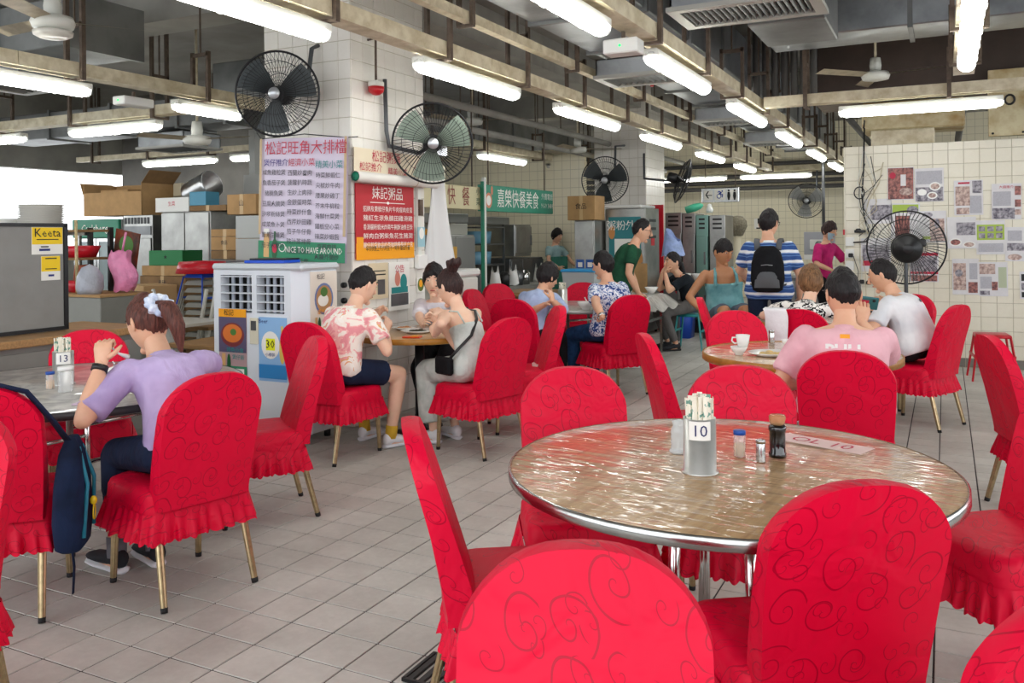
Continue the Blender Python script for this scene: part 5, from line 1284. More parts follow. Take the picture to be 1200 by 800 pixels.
# ------------------------------------------------------------------ things along walls and behind
def onY(px, py, Y):
    d = _fw + _R*((px-600)/F) - _U*((py-PY)/F); return CPOS+d*(Y/d.y)
def onX(px, py, X):
    d = _fw + _R*((px-600)/F) - _U*((py-PY)/F); return CPOS+d*(X/d.x)
def rectY(x0, x1, y0, y1, Y):
    """front rectangle on plane Y from pixels -> X0, X1, z0, z1"""
    a = onY(x0, (y0+y1)/2, Y); b = onY(x1, (y0+y1)/2, Y); m = (x0+x1)/2
    return a.x, b.x, onY(m, y1, Y).z, onY(m, y0, Y).z
m_ss = M('stained_stainless', 'a8a8a4', .33, .9, .3, 3, .05, 8)
m_ssd = M('dark_stainless', '7d7f80', .4, .8, .3, 3)
m_greysheet = M('grey_enamel_sheet', '8f8f89', .45, .2, .12, 3)
# --- menu banner on the pillar front
def banner_frame(p, rz, label, w, h, mat, name='banner', cat='banner', wave=.012):
    o = thing(name, label, cat, p, rz)
    mb = MB(); mb.grid(lambda u, v: ((u-.5)*w, wave*math.sin(u*7+v*3)*(.3+v), -h/2+h*v), 14, 10); mb.grid(lambda u, v: ((u-.5)*w, .004+wave*math.sin(u*7+v*3)*(.3+v), -h/2+h*v), 14, 10, flip=True); mb.build('sheet', mat, o)
    return o
x0, x1, z0, z1 = rectY(303, 405, 161, 306, 5.22); w_, h_ = x1-x0, z1-z0
b = banner_frame(((x0+x1)/2, 5.24, (z0+z1)/2), 0, 'large pale lilac menu banner on the pillar front', w_, h_, M('lilac_banner_vinyl', 'd8cde0', .5), wave=.006)
b.rotation_euler.y = .035
patches([('r', 0, -h_/2+.075, w_, .15, M('beer_green_print', '2f8a63', .5)), ('r', -w_/2+.012, .1, .024, h_-.2, M('tan_tape', 'c9b08a', .6)), ('r', w_/2-.012, .1, .024, h_-.2, M('tan_tape', 'c9b08a', .6)), ('r', -w_*.40, -h_/2+.12, .055, .20, M('beer_glass_print', 'd9ad72', .4)), ('r', -w_*.40, -h_/2+.225, .055, .04, m_paper), ('e', -w_*.30, -h_/2+.085, .03, .085, M('bottle_green_print', '1c5a33', .4)), ('r', -w_*.30, -h_/2+.19, .02, .07, M('bottle_green_print', '1c5a33', .4)), ('e', -w_*.30, -h_/2+.09, .024, .035, m_inkred), ('e', -w_*.21, -h_/2+.10, .035, .035, m_paper), ('e', -w_*.21, -h_/2+.10, .028, .028, M('beer_green_print', '2f8a63', .5))], b, off=-.016)
texts([('松記旺角大排檔', .115, .03, h_/2-.085)], m_inkred, b, off=-.02)
texts([('煲仔推介', .062, -w_*.30, h_/2-.195)], M('purple_ink', '4a3a8a', .6), b, off=-.02)
texts([('經濟小菜', .066, .0, h_/2-.195)], m_inkred, b, off=-.02)
texts([('精美小菜', .066, w_*.31, h_/2-.215)], m_inkteal, b, off=-.02)
la = ['咸魚雞粒煲', '魚香茄子煲', '豬腩魚煲', '豆腐火腩煲', '沙嗲粉絲煲', '咸菜魚卜煲', '薑蔥生蠔煲', '茄子火腩煲']
lb = ['西蘭炒爽肉', '菠蘿扒時蔬', '生炒上肉排', '金銀蛋時菜', '時菜炒什會', '西芹炒田雞', '茄子牛仔骨', '豉汁蒸排骨', '梅菜蒸鯇魚', '麻婆豆腐']
lc = ['時菜鮮蝦仁', '尖椒炒牛肉', '腰果炒雞丁', '芥末牛柳粒', '海鮮什菜煲', '鐵板空心菜', '辣菜炒蝦醬', '京都肉排', '火腩芥蘭炒']
texts([(s, .047, -w_*.32, h_/2-.27-k*.082) for k, s in enumerate(la)]+[(s, .049, -.015, h_/2-.275-k*.076) for k, s in enumerate(lb)]+[(s, .047, w_*.30, h_/2-.295-k*.078) for k, s in enumerate(lc)], M('grey_black_ink', '3f3b46', .6), b, off=-.02)
texts([('NICE TO HAVE AROUND', .066, .13, -h_/2+.085, .74)], m_paper, b, off=-.021)
mb = MB(); mb.tube([(-w_/2-.05, -.0, h_/2+.05), (-w_/2, 0, h_/2), (0, .01, h_/2+.03), (w_/2, 0, h_/2-.01), (w_/2+.06, .04, h_/2+.0)], .004, 5); mb.build('tie_cord', m_ink, b)
# --- side of the pillar: cream banner, roll, red menu, posters
XP = pxr+.021
def rectX(x0, x1, y0, y1, X):
    a = onX(x0, (y0+y1)/2, X); b = onX(x1, (y0+y1)/2, X); m = (x0+x1)/2; return a.y, b.y, onX(m, y1, X).z, onX(m, y0, X).z
def sideboard(name, label, cat, x0, x1, y0, y1, mat, th=.008, X=None):
    X = X or XP; a, b_, z0, z1 = rectX(x0, x1, y0, y1, X); w_, h_ = b_-a, z1-z0
    o = thing(name, label, cat, (X, (a+b_)/2, (z0+z1)/2), PI/2); MB().b2((-w_/2, 0, -h_/2), (w_/2, th, h_/2)).build('sheet', mat, o); return o, w_, h_
o, w_, h_ = sideboard('cream_banner', 'cream banner with red writing behind the pillar side fan', 'banner', 415, 502, 178, 212, M('cream_vinyl', 'e9dcc0', .5), X=XP+.01)
texts([('松記粥麵', .10, -w_*.1, h_*.25)], m_inkred, o, off=-.004); texts([('松記推介', .075, -w_*.3, -h_*.12), ('精美小菜', .07, w_*.05, -h_*.2), ('秘製', .07, w_*.35, -.02)], m_inkred, o, off=-.004)
a, b_, z0, z1 = rectX(413, 508, 205, 217, XP+.05); o = thing('rolled_banner', 'white rolled-up banner tube on the pillar side', 'banner', (XP+.075, (a+b_)/2, (z0+z1)/2), PI/2)
L = b_-a; mb = MB(); mb.tube([(-L/2, 0, 0), (L/2, 0, 0)], .042, 16, None, False); mb.build('roll', M('white_vinyl', 'e9e6de', .5), o); mb = MB(); mb.cyl((-L/2-.002, 0, 0), (-L/2+.01, 0, 0), .034, .034, 16); mb.build('core_opening', m_green, o); mb = MB(); mb.tube([(L*.2, .044*math.cos(t), .044*math.sin(t)) for t in [2*PI*k/14 for k in range(14)]], .004, 5, None, False, True); mb.build('tie_string', m_trunk, o)
o, w_, h_ = sideboard('red_menu_board', 'red and orange wall menu board on the pillar side', 'menu', 417, 485, 217, 302, M('red_menu_print', 'b81f2c', .45))
patches([('r', .0, -h_/2+.055, w_, .13, m_orange), ('r', -w_/2+.05, -h_/2+.14, .09, .06, m_orange)], o)
texts([('妹記粥品', .11, .02, h_/2-.075)], m_paper, o, off=-.005)
rows = ['招牌及第艇仔魚片牛肉瘦肉皮蛋', '豬紅生滾魚腩田雞滑雞', '香滑腸粉蝦米炸兩牛脷酥油條豆漿', '鮮肉白粥柴魚花生豬潤', '腸仔煎蛋飲品奶茶咖啡檸茶好立克']
texts([(s, .05, .03, h_/2-.20-k*.072, .86*w_/(len(s)*.05)) for k, s in enumerate(rows)], m_paper, o, off=-.005)
texts([('早市供應上午六時至十一時半 歡迎外賣', .045, .02, -h_/2+.075, .8)], m_ink, o, off=-.008); patches([('r', .02, h_/2-.145, w_*.6, .006, m_paper), ('e', .02, h_/2-.145, .018, .012, m_paper)], o, 'flourish', -.004)
o, w_, h_ = sideboard('tan_notice', 'tan paper notice on the pillar above the man in pink print', 'poster', 433, 455, 308, 350, M('tan_paper', 'd8c8a8', .7)); patches([('r', 0, .05, w_*.7, .01, m_ink), ('r', 0, .08, w_*.7, .008, m_ink), ('r', .03, -.05, w_*.4, .12, m_ssd)], o)
o, w_, h_ = sideboard('white_notice', 'white notice with teal photos on the pillar', 'poster', 456, 480, 307, 363, m_paper); texts([('公告', .07, 0, h_/2-.06)], m_inkred, o, off=-.004); patches([('e', w_*.2, .03, .05, .07, m_inkteal), ('e', -w_*.1, .06, .04, .06, M('salmon_print', 'd98a78', .6)), ('r', 0, -h_*.28, w_*.85, .10, m_ssd), ('r', 0, -h_*.08, w_*.8, .05, m_inkteal)], o)
o, w_, h_ = sideboard('oval_sticker', 'small oval picture sticker on the pillar edge', 'sticker', 489, 497, 325, 342, m_paper); patches([('e', 0, 0, w_*.45, h_*.45, M('olive_print', '6a7a3a', .6)), ('e', 0, .01, w_*.25, h_*.25, m_orange)], o)
o, w_, h_ = sideboard('blue_card', 'pale blue picture card by the pillar corner', 'sticker', 490, 498, 266, 289, M('pale_blue_card', '9cc6cf', .6), X=XP+.035); patches([('e', 0, .03, w_*.35, .05, m_paper)], o)
c = thing('surface_conduit', 'white surface conduit with switch box on the pillar side', 'conduit', (0, 0, 0)); a, b_, z0, z1 = rectX(488, 494, 215, 312, XP); MB().b2((pxr+.01, a, z0), (pxr+.04, a+.05, z1)).build('conduit', m_offw, c); MB().b2((pxr+.01, a-.02, z0-.02), (pxr+.055, a+.12, z0+.10), None, None, .005).build('socket_box', m_white, c); MB().b2((pxr+.04, a+.0, z1-.28), (pxr+.06, a+.05, z1-.14)).build('hook', m_rust, c)
sk_ = thing('wall_socket', 'black hooks and socket on the pillar front', 'socket', (-4.17, PY0-.014, .98)); [MB().cyl((0, -.02, z), (0, .01, z), .022, .022, 12).build('knob', m_black, sk_) for z in (0, .12)]
# --- evaporative air cooler
CX0, CX1, CY0, CY1, CZ = -4.90, -4.06, 4.76, 5.16, 1.285
m_cool = M('cool_white_abs', 'dfe5ec', .4); ac = thing('air_cooler', 'white evaporative air cooler with food posters in front of the pillar', 'air cooler', ((CX0+CX1)/2, (CY0+CY1)/2, 0)); W_, D_ = CX1-CX0, CY1-CY0
mb = MB(); r0 = .05; zt = CZ-.05
ow = [(.0, .06)]; gx = [(-W_/2+.07, -.045), (.0, W_/2-.16)]
gz0, gz1 = CZ-.36, CZ-.085
mb.b2((-W_/2, -D_/2+.10, .06), (W_/2, D_/2, zt), None, None, .01)
mb.b2((-W_/2, -D_/2, .06), (W_/2-.10, -D_/2+.10, gz0)); mb.b2((-W_/2, -D_/2, gz1), (W_/2-.10, -D_/2+.10, zt))
for a, b_ in ((-W_/2, gx[0][0]), (gx[0][1], gx[1][0]), (gx[1][1], W_/2-.10)): mb.b2((a, -D_/2, gz0), (b_, -D_/2+.10, gz1))
mb.add([(W_/2-.10, -D_/2, .06), (W_/2, -D_/2+.10, .06), (W_/2, -D_/2+.10, zt), (W_/2-.10, -D_/2, zt)], [(0, 1, 2, 3)]); mb.add([(W_/2-.10, -D_/2, zt), (W_/2, -D_/2+.10, zt), (W_/2-.10, -D_/2+.10, zt)], [(0, 1, 2)]); mb.build('body', m_cool, ac)
MB().b2((-W_/2-.015, -D_/2-.015, zt), (W_/2+.015, D_/2+.015, CZ), None, None, .018).build('top_cover', M('pale_grey_abs', 'cfd6da', .4), ac)
for a, b_ in gx:
    MB().b2((a, -D_/2+.085, gz0), (b_, -D_/2+.095, gz1)).build('recess_shade_sheet', m_dark, ac)  # black sheet behind the louvers, shade of the recess put in as colour
    for k in range(5): z = gz0+.02+(gz1-gz0-.03)*k/4; MB().box((0, 0, 0), (b_-a, .03, .007), None, T((a+b_)/2, -D_/2+.02, z) @ rotx(.1)).build('louver', m_cool, ac)
    for k in range(3): x = a+(b_-a)*(k+1)/4; MB().b2((x-.012, -D_/2+.045, gz0), (x+.012, -D_/2+.06, gz1)).build('vane', M('grey_vane', 'a9b0bc', .4), ac)
cp = MB().b2((-.06, -D_/2-.012, .70), (.02, -D_/2, .89), None, None, .004).build('control_panel', M('cream_panel', 'd8d3bd', .4), ac); MB().b2((-.045, -D_/2-.014, .80), (.005, -D_/2-.011, .87)).build('display', m_ssd, cp)
for sx in (-1, 1):
    for sy in (-1, 1): MB().cyl((sx*(W_/2-.06), sy*(D_/2-.06), 0), (sx*(W_/2-.06), sy*(D_/2-.06), .06), .025, .025, 10).build('caster', m_black, ac)
def poster_on(parent_loc, rz, label, w_, h_, mat, name='food_poster', cat='poster'):
    o = thing(name, label, cat, parent_loc, rz); MB().b2((-w_/2, -.003, -h_/2), (w_/2, 0, h_/2)).build('sheet', mat, o); return o
yf = CY0-.003
o = poster_on((CX0+.19, yf, .70), 0, 'food poster with claypot bowl on the air cooler', .27, .50, M('mauve_poster', 'b9989a', .5))
patches([('r', 0, .22, .27, .06, m_orange), ('r', 0, .06, .27, .26, M('purple_grey_print', '58506e', .5)), ('e', 0, .06, .115, .09, M('claypot_print', '7a2f33', .5)), ('e', 0, .07, .095, .068, M('curry_print', 'd8742e', .5)), ('e', .01, .08, .03, .025, M('herb_print', '4a7a34', .5)), ('r', .03, -.205, .22, .07, M('beer_green_print', '2f8a63', .5)), ('r', -.085, -.15, .035, .14, M('beer_glass_print', 'd9ad72', .4)), ('e', -.035, -.155, .018, .075, M('bottle_green_print', '1c5a33', .4)), ('r', .05, -.205, .13, .035, m_paper)], o, off=-.0045)
texts([('松記', .05, -.03, .22)], m_ink, o, off=-.01); texts([('特色小食', .042, .03, -.055), ('煲仔飯', .04, .06, -.105)], m_inkteal, o, off=-.01)
o = poster_on((CX0+.575, yf, .67), 0, 'blue beer poster with yellow 30 price tag on the air cooler', .26, .46, M('pale_blue_poster', '8fbbe6', .5))
patches([('e', -.02, .03, .085, .10, m_paper), ('r', -.02, .035, .085, .085, M('fluorescent_yellow', 'eef01a', .5)), ('e', .09, .0, .028, .10, M('pale_beer_bottle', 'e0c060', .4)), ('r', .09, .13, .018, .08, M('pale_beer_bottle', 'e0c060', .4)), ('r', 0, -.16, .26, .10, M('sea_blue_print', '2f86c8', .5))], o, off=-.0045)
texts([('30', .085, -.02, .035)], m_ink, o, off=-.008); texts([('Beer', .045, -.085, .2), ('小樽裝', .03, -.02, -.04)], m_inkblue, o, off=-.008)
o = poster_on((CX1+.003, CY0+.235, .975), PI/2, 'noodle bowl poster on the side of the air cooler', .30, .50, M('cream_poster', 'e8e0d4', .5))
patches([('e', 0, .05, .105, .115, M('ring_blue', '6a7fb0', .5)), ('e', 0, .05, .088, .098, M('noodle_print', 'b98a5a', .5)), ('e', -.01, .04, .06, .045, m_paper), ('e', .0, .10, .04, .035, M('herb_print', '4a7a34', .5)), ('r', 0, -.20, .30, .09, M('beer_green_print', '2f8a63', .5)), ('r', .04, -.16, .2, .06, m_paper), ('r', -.09, -.14, .025, .12, M('beer_glass_print', 'd9ad72', .4)), ('e', -.055, -.15, .016, .07, M('bottle_green_print', '1c5a33', .4))], o, off=-.0045)
texts([('松記', .045, -.04, .21)], m_ink, o, off=-.01); texts([('潮州粉麵', .04, 0, -.045)], m_orange, o, off=-.01); texts([('每位 優惠價', .03, .04, -.15)], m_inkred, o, off=-.01)
o = thing('blue_folder', 'blue plastic folder on top of the air cooler', 'folder', (-4.48, 4.93, CZ), .15); MB().box((0, 0, .012), (.34, .22, .022), None, None, .004).build('cover', m_blue, o); MB().box((.02, 0, .030), (.30, .20, .012), None, None, .002).build('dark_tray', m_black, o)

# --- grey partition board, counter, shelf
bx = -5.62
ct = thing('side_counter', 'grey counter with worn wooden top below the partition board', 'counter', (bx-.1, 3.75, 0)); MB().b2((-.35, -1.8, 0), (.35, .75, .78)).build('body', m_greysheet, ct); MB().b2((-.38, -1.83, .78), (.42, .80, .83), None, None, .006).build('worktop', m_wood, ct)
for k in range(4): MB().b2((.352, -1.7+k*.62, .06), (.362, -1.12+k*.62, .74), None, None, .003).build('door', m_greysheet, ct)
bd = thing('partition_board', 'large grey board with black frame and two delivery stickers', 'board', (bx, 3.15, .835), PI/2)
MB().b2((-1.6, -.0, .02), (.90, .04, .74)).build('panel', M('grey_board_laminate', '8b8a86', .5, 0, .1, 5), bd)
mb = MB(); mb.b2((-1.63, -.012, 0), (.93, .05, .025)); mb.b2((-1.63, -.012, .73), (.93, .05, .755)); mb.b2((.90, -.012, .02), (.93, .05, .74)); mb.b2((-1.63, -.012, .02), (-1.60, .05, .74)); mb.build('frame', m_black, bd)
def sticker(label, y, z, w_, h_, big):
    o = thing('delivery_sticker', label, 'sticker', (bx+.003, y, z), PI/2); MB().b2((-w_/2, -.002, -h_/2), (w_/2, 0, h_/2), None, None, .0008).build('sheet', m_paper, o)
    patches([('r', 0, h_*.18, w_*.98, h_*.62, m_yellow)], o, off=-.003)
    if big: texts([('Keeta', .085, 0, h_*.28)], m_ink, o, off=-.006); patches([('r', 0, h_*.05, w_*.7, .006, m_ink), ('r', -w_*.1, -h_*.33, w_*.35, .016, m_inkblue), ('r', -w_*.1, -h_*.22, w_*.25, .008, m_ink)], o, 'fine_print', -.006)
    else: patches([('r', 0, h_*.40, w_*.6, .008, m_ink), ('r', 0, -h_*.03, w_*.6, .006, m_ink), ('r', 0, -h_*.3, w_*.3, .014, m_inkblue)], o, 'fine_print', -.006)
p = onX(55, 282, bx); sticker('larger yellow and white delivery sticker with black wordmark on the board', p.y, p.z, .235, .19, True)
p = onX(59, 314, bx); sticker('smaller yellow and white delivery sticker below the wordmark one', p.y, p.z, .145, .17, False)
cab = thing('metal_cabinet', 'grey metal cabinet with cardboard-topped shelf of red trays', 'cabinet', (0, 0, 0))
x0, x1, z0, z1 = rectY(70, 118, 348, 420, 4.75); MB().b2((x0-.1, 4.75, 0), (x1, 5.25, z1), None, None, .006).build('body', m_greysheet, cab); MB().b2((x0-.1, 4.74, z1), (x1+.01, 5.26, z1+.02)).build('top', m_card, cab)
sx0, sx1, sz0, sz1 = rectY(72, 103, 278, 346, 4.95); zc = z1+.02
rk = thing('shelf_rack', 'small dark shelf rack with bamboo post on the grey cabinet', 'shelf', (0, 0, 0))
for z in (zc+.28, zc+.52): MB().b2((sx0+.06, 4.85, z), (sx1, 5.2, z+.02)).build('shelf', m_cardd, rk)
for x in (sx0+.06, sx1-.02): MB().b2((x, 5.16, zc), (x+.03, 5.2, zc+.56)).build('post', m_black, rk)
MB().cyl((sx1+.01, 4.84, zc), (sx1+.0, 4.84, zc+.62), .014, .012, 8).build('bamboo_post', M('bamboo', 'cdb787', .5, 0, .4, 30), rk)
for z, lab in ((zc, 'red tray low on the shelf rack'), (zc+.30, 'red tray on the upper shelf of the rack')):
    o = thing('red_tray', lab, 'tray', (sx0+.19, 5.0, z+.001)); mb = MB(); mb.lathe([(0, 0), (.12, 0), (.16, .10), (.15, .10), (.11, .01), (0, .01)], 4, X=rotz(PI/4)); mb.build('tray', m_redpl, o)
for k in range(5): o = thing('red_folder', 'terracotta paper folder standing in the low red tray', 'folder', (sx0+.145+k*.02, 5.0, zc+.019), 0, 'terracotta folders'); MB().box((0, 0, .11), (.010, .11, .22), None, Matrix.Rotation(.18, 4, 'Y'), .002).build('folder', M('terracotta_card', 'b8654a', .7), o)
o = thing('grey_sack', 'grey plastic sack slumped beside the red tray', 'sack', (sx1+.165, 4.84, zc)); mb = MB(); mb.lathe([(0, 0), (.09, .0), (.11, .05), (.10, .15), (.06, .22), (0, .25)], 12); [mb.v.__setitem__(i, (v[0]*(1+.12*math.sin(i*1.7)), v[1], v[2])) for i, v in enumerate(mb.v)]; mb.build('sack', M('grey_poly', 'b4b8c4', .4, 0, .2, 12, .8, 14, .02), o)
o = thing('standing_poster', 'tall dark food poster leaning behind the shelf rack', 'poster', (sx1+.09, 5.21, zc+.032), 0); o.rotation_euler.y = .18; MB().b2((-.15, 0, 0), (.15, .012, .50)).build('sheet', M('dark_food_print', '3b2216', .5, 0, 0, 6, col2='8a3a1a'), o); patches([('e', .02, .18, .07, .10, m_orange), ('e', .0, .38, .09, .08, M('herb_print', '4a7a34', .5)), ('r', .03, .06, .12, .05, m_paper)], o)
o = thing('pink_bag', 'pink plastic bag hanging by the glass fridge', 'bag', (sx1+.27, 5.08, zc+.013)); mb = MB(); mb.grid(lambda u, v: ((.10+.04*math.sin(v*3))*math.cos(u*2*PI)*(1-.55*abs(v-.45))*(1+.22*math.sin(u*17+v*4))+.03*math.sin(v*6), .07*math.sin(u*2*PI)*(1+.2*math.sin(u*11)), .34*v+.012*math.sin(u*31)), 18, 9, None, True, None, True); mb.build('bag', M('pink_poly', 'e58ab4', .35, 0, .2, 10, .7, 16, .02), o)
MB().tube([(0, 0, .34), (.02, .02, .5)], .01, 6).build('handle', M('pink_poly', 'e58ab4', .35), o)
for k in range(16):
    o = thing('serving_plate', 'grey-white serving plate in the stack above the partition board', 'plate', onY(48+random.uniform(-1, 1), 271, 4.9)+Vector((0, 0, .014*k)), 0, 'stack of serving plates'); MB().lathe([(0, 0), (.11, 0), (.19, .018), (.188, .022), (.11, .006), (0, .006)], 24).build('plate', M('greyish_melamine', 'c9c6bf', .4), o)
st = thing('plate_shelf', 'steel plate shelf behind the partition board', 'shelf', (0, 0, 0)); q = onY(60, 272, 4.9); MB().b2((q.x-1.6, 4.6, q.z-.03), (q.x+.12, 5.2, q.z)).build('shelf', m_steel, st)
for x in (q.x-1.5, q.x+.06): MB().b2((x, 5.1, 0), (x+.03, 5.13, q.z-.03)).build('post', m_steel, st); MB().b2((x, 4.65, 0), (x+.03, 4.68, q.z-.03)).build('post', m_steel, st)
for k in range(8): o = thing('serving_plate', 'pale plate in the low pile at the edge of the plate shelf', 'plate', onY(6, 272, 4.9)+Vector((0, 0, .014*k)), 0, 'low pile of plates'); MB().lathe([(0, 0), (.11, 0), (.19, .018), (.188, .022), (.11, .006), (0, .006)], 24).build('plate', m_porc, o)
# --- storage row: fridges, lockers, cartons
SY = 7.6
def unitY(name, label, cat, x0, x1, ytop, Y, depth, mat, doors=1, base=0, header=None, handle=True, split=None, glass=False):
    a, b_, _, zt = rectY(x0, x1, ytop, ytop+20, Y); o = thing(name, label, cat, ((a+b_)/2, Y+depth/2, base)); W = b_-a-.012; H_ = zt-base
    MB().b2((-W/2, -depth/2, .05), (W/2, depth/2, H_), None, None, .006).build('body', mat, o)
    for sx in (-1, 1):
        for sy in (-1, 1): MB().cyl((sx*(W/2-.05), sy*(depth/2-.05), 0), (sx*(W/2-.05), sy*(depth/2-.05), .05), .02, .02, 8).build('foot', m_black, o)
    top = H_-(header or 0)
    for k in range(doors):
        u0 = -W/2+W*k/doors+.008; u1 = -W/2+W*(k+1)/doors-.008
        levels = [(.08, top-.01)] if not split else [(.08, top*split-.006), (top*split+.006, top-.01)]
        for l0, l1 in levels:
            if glass:
                mb = MB(); f = .04; y = -depth/2
                mb.b2((u0, y-.03, l0), (u1, y-.001, l0+f)); mb.b2((u0, y-.03, l1-f), (u1, y-.001, l1)); mb.b2((u0, y-.03, l0+f), (u0+f, y-.001, l1-f)); mb.b2((u1-f, y-.03, l0+f), (u1, y-.001, l1-f)); d = mb.build('door', m_steel, o)
                MB().b2((u0+f, y-.02, l0+f), (u1-f, y-.016, l1-f)).build('pane', M('fridge_glass', 'b7c6c9', .06, alpha=.45), d)
            else: d = MB().b2((u0, -depth/2-.028, l0), (u1, -depth/2-.001, l1), None, None, .006).build('door', mat, o)
            if handle: hx_ = u1-.04 if k == 0 else u0+.04; MB().b2((hx_-.012, -depth/2-.055, (l0+l1)/2-.1), (hx_+.012, -depth/2-.028, (l0+l1)/2+.1), None, None, .004).build('handle', m_ssd, d)
    return o, W, H_, depth
o, W, H_, dp = unitY('display_fridge', 'glass-door drinks fridge with green beer header in storage', 'fridge', 88, 143, 257, SY, .6, M('fridge_grey', '9a9d9c', .5), 2, 0, .24, True, None, True)
hd = MB().b2((-W/2, -dp/2-.05, H_-.24), (W/2, -dp/2-.001, H_), None, None, .01).build('header', m_green, o); texts([('Carlsberg', .13, 0, H_-.12)], m_paper, o, off=-dp/2-.056)
o, W, H_, dp = unitY('upright_fridge', 'stainless upright fridge with top vent in storage', 'fridge', 144, 179, 252, SY, .65, m_ss, 1, 0, .28, True, .25)
for k in range(8): MB().b2((-W/2+.03+k*(W-.06)/8, -dp/2-.006, H_-.11), (-W/2+.03+(k+.6)*(W-.06)/8, -dp/2, H_-.03)).build('vent_slot', m_black, o)
MB().b2((-W/2+.02, -dp/2-.012, H_-.25), (W/2-.02, -dp/2, H_-.14)).build('control_strip', m_ssd, o)
o, W, H_, dp = unitY('steel_locker', 'dented two-door steel cold cabinet in storage', 'cabinet', 190, 247, 248, SY, .65, m_ss, 2)
MB().b2((.10, -dp/2-.032, H_*.62), (.24, -dp/2-.028, H_*.68)).build('label_plate', m_paper, o)
def cartonY(label, x0, x1, y0, y1, Y, depth, mat=None, rz=0, group=None, tape=True, name='cardboard_box', mark=None, open_=False, bz=None):
    a, b_, z0, z1 = rectY(x0, x1, y0, y1, Y); z0 = bz if bz is not None else z0; W = b_-a; H_ = z1-z0-.004
    o = thing(name, label, 'box', ((a+b_)/2, Y+depth/2, z0), rz, group); m = mat or m_card
    if not open_:
        MB().b2((-W/2, -depth/2, 0), (W/2, depth/2, H_), None, None, .004).build('carton', m, o)
        if tape: MB().b2((-.025, -depth/2-.001, 0), (.025, depth/2+.001, H_+.001)).build('tape', M('packing_tape', 'c7a878', .3), o)
    else:
        t = .006; mb = MB(); mb.b2((-W/2, -depth/2, 0), (W/2, depth/2, t)); mb.b2((-W/2, -depth/2, t), (W/2, -depth/2+t, H_*.72)); mb.b2((-W/2, depth/2-t, t), (W/2, depth/2, H_)); mb.b2((-W/2, -depth/2, t), (-W/2+t, depth/2, H_)); mb.b2((W/2-t, -depth/2, t), (W/2, depth/2, H_)); mb.build('carton', m, o)
        MB().box((0, 0, 0), (.22, depth, t), None, T(W/2+.07, 0, H_+.06) @ Matrix.Rotation(-.8, 4, 'Y')).build('flap', m_cardd, o); MB().box((0, 0, 0), (.16, depth, t), None, T(-W/2-.04, 0, H_-.06) @ Matrix.Rotation(1.2, 4, 'Y')).build('flap', m, o)
    if mark: texts([(mark, min(.09, H_*.35), 0, H_*.55)], m_inkred if mark in '生菜' else m_ink, o, off=-depth/2-.004)
    return o, W, H_
tz = rectY(144, 247, 250, 300, SY)[3]
ft = rectY(144, 179, 252, 272, SY)[3]+.003; lt = rectY(190, 247, 248, 268, SY)[3]+.003
cartonY('large open cardboard box on top of the fridges', 98, 166, 214, 257, SY, .5, None, 0, None, False, open_=True, bz=ft)
cartonY('smaller carton with warning triangles inside the open box', 118, 150, 222, 252, SY+.12, .3, None, 0, None, False, mark='▲ ▲', bz=ft+.01)
cartonY('white polystyrene box with faded red print on the steel locker', 182, 221, 231, 248.5, SY, .25, M('polystyrene', 'e9e8e4', .7), tape=False, mark='生菜', bz=lt)
cartonY('blue tin box on the locker beside the pot', 222, 241, 224, 240, SY, .22, M('blue_tin', '3f8aa8', .4), tape=False, bz=rectY(222, 265, 240, 249, SY+.005)[3]-.003)
cartonY('brown carton on top of the locker', 222, 265, 240, 249, SY+.005, .62, m_cardd, bz=lt)
cartonY('long cream carton behind the pot', 137, 212, 216, 231, SY+.5, .3, M('cream_card', 'd8cdb0', .7), tape=False)
cartonY('brown carton marked with logo left of the banner', 266, 300, 227, 251, SY-.6, .4, None, mark='山')
o = thing('stock_pot', 'large aluminium pot lying on its side on the locker', 'pot', (onY(236, 218, 8.03).x, 8.03, rectY(222, 265, 240, 249, SY+.005)[3]+.224)); X = Matrix.Rotation(PI/2-.35, 4, 'Y') @ Matrix.Rotation(0, 4, 'X'); mb = MB(); mb.lathe([(0, -.2), (.16, -.2), (.165, -.19)]+[(.165+.004*(k % 2), -.17+.04*k) for k in range(9)]+[(.175, .2), (.165, .2), (.155, -.17), (0, -.17)], 28, X=X); mb.build('pot', M('beaten_aluminium', 'c9cacb', .3, 1, .2, 10), o)
for k, (x0, x1, y0, y1, lab) in enumerate(((247, 280, 268, 277, 'crumpled paper-topped flat carton by the bins'), (247, 279, 277, 293, 'printed brown carton above the lower one by the bins'), (247, 281, 293, 312, 'lower brown carton by the translucent bins'))): cartonY(lab, x0, x1, y0, y1, SY-.5, .45, [m_card, m_card, m_cardd][k], mark=[None, '食品', None][k], bz=[None, None, rectY(276, 312, 279, 305, SY-.9)[2]+.001][k])
for k, (y0, y1, lab) in enumerate(((252, 279, 'upper translucent plastic bin left of the banner'), (279, 305, 'lower translucent plastic bin left of the banner'))): cartonY(lab, 276, 312, y0, y1, SY-.9, .45, M('translucent_bin', 'c4c9c6', .3, alpha=.85), tape=False, name='plastic_bin')
o = thing('storage_stand', 'low steel stand carrying the cartons and bins', 'stand', (0, 0, 0)); a, b_, _q, _w = rectY(246, 312, 313, 420, SY-.9); z1 = rectY(276, 312, 279, 305, SY-.9)[2]; MB().b2((a, SY-.9, z1-.04), (b_, SY, z1-.0)).build('shelf', m_ssd, o); [MB().b2((x, y, 0), (x+.03, y+.03, z1-.04)).build('leg', m_ssd, o) for x in (a+.02, b_-.05) for y in (SY-.88, SY-.05)]
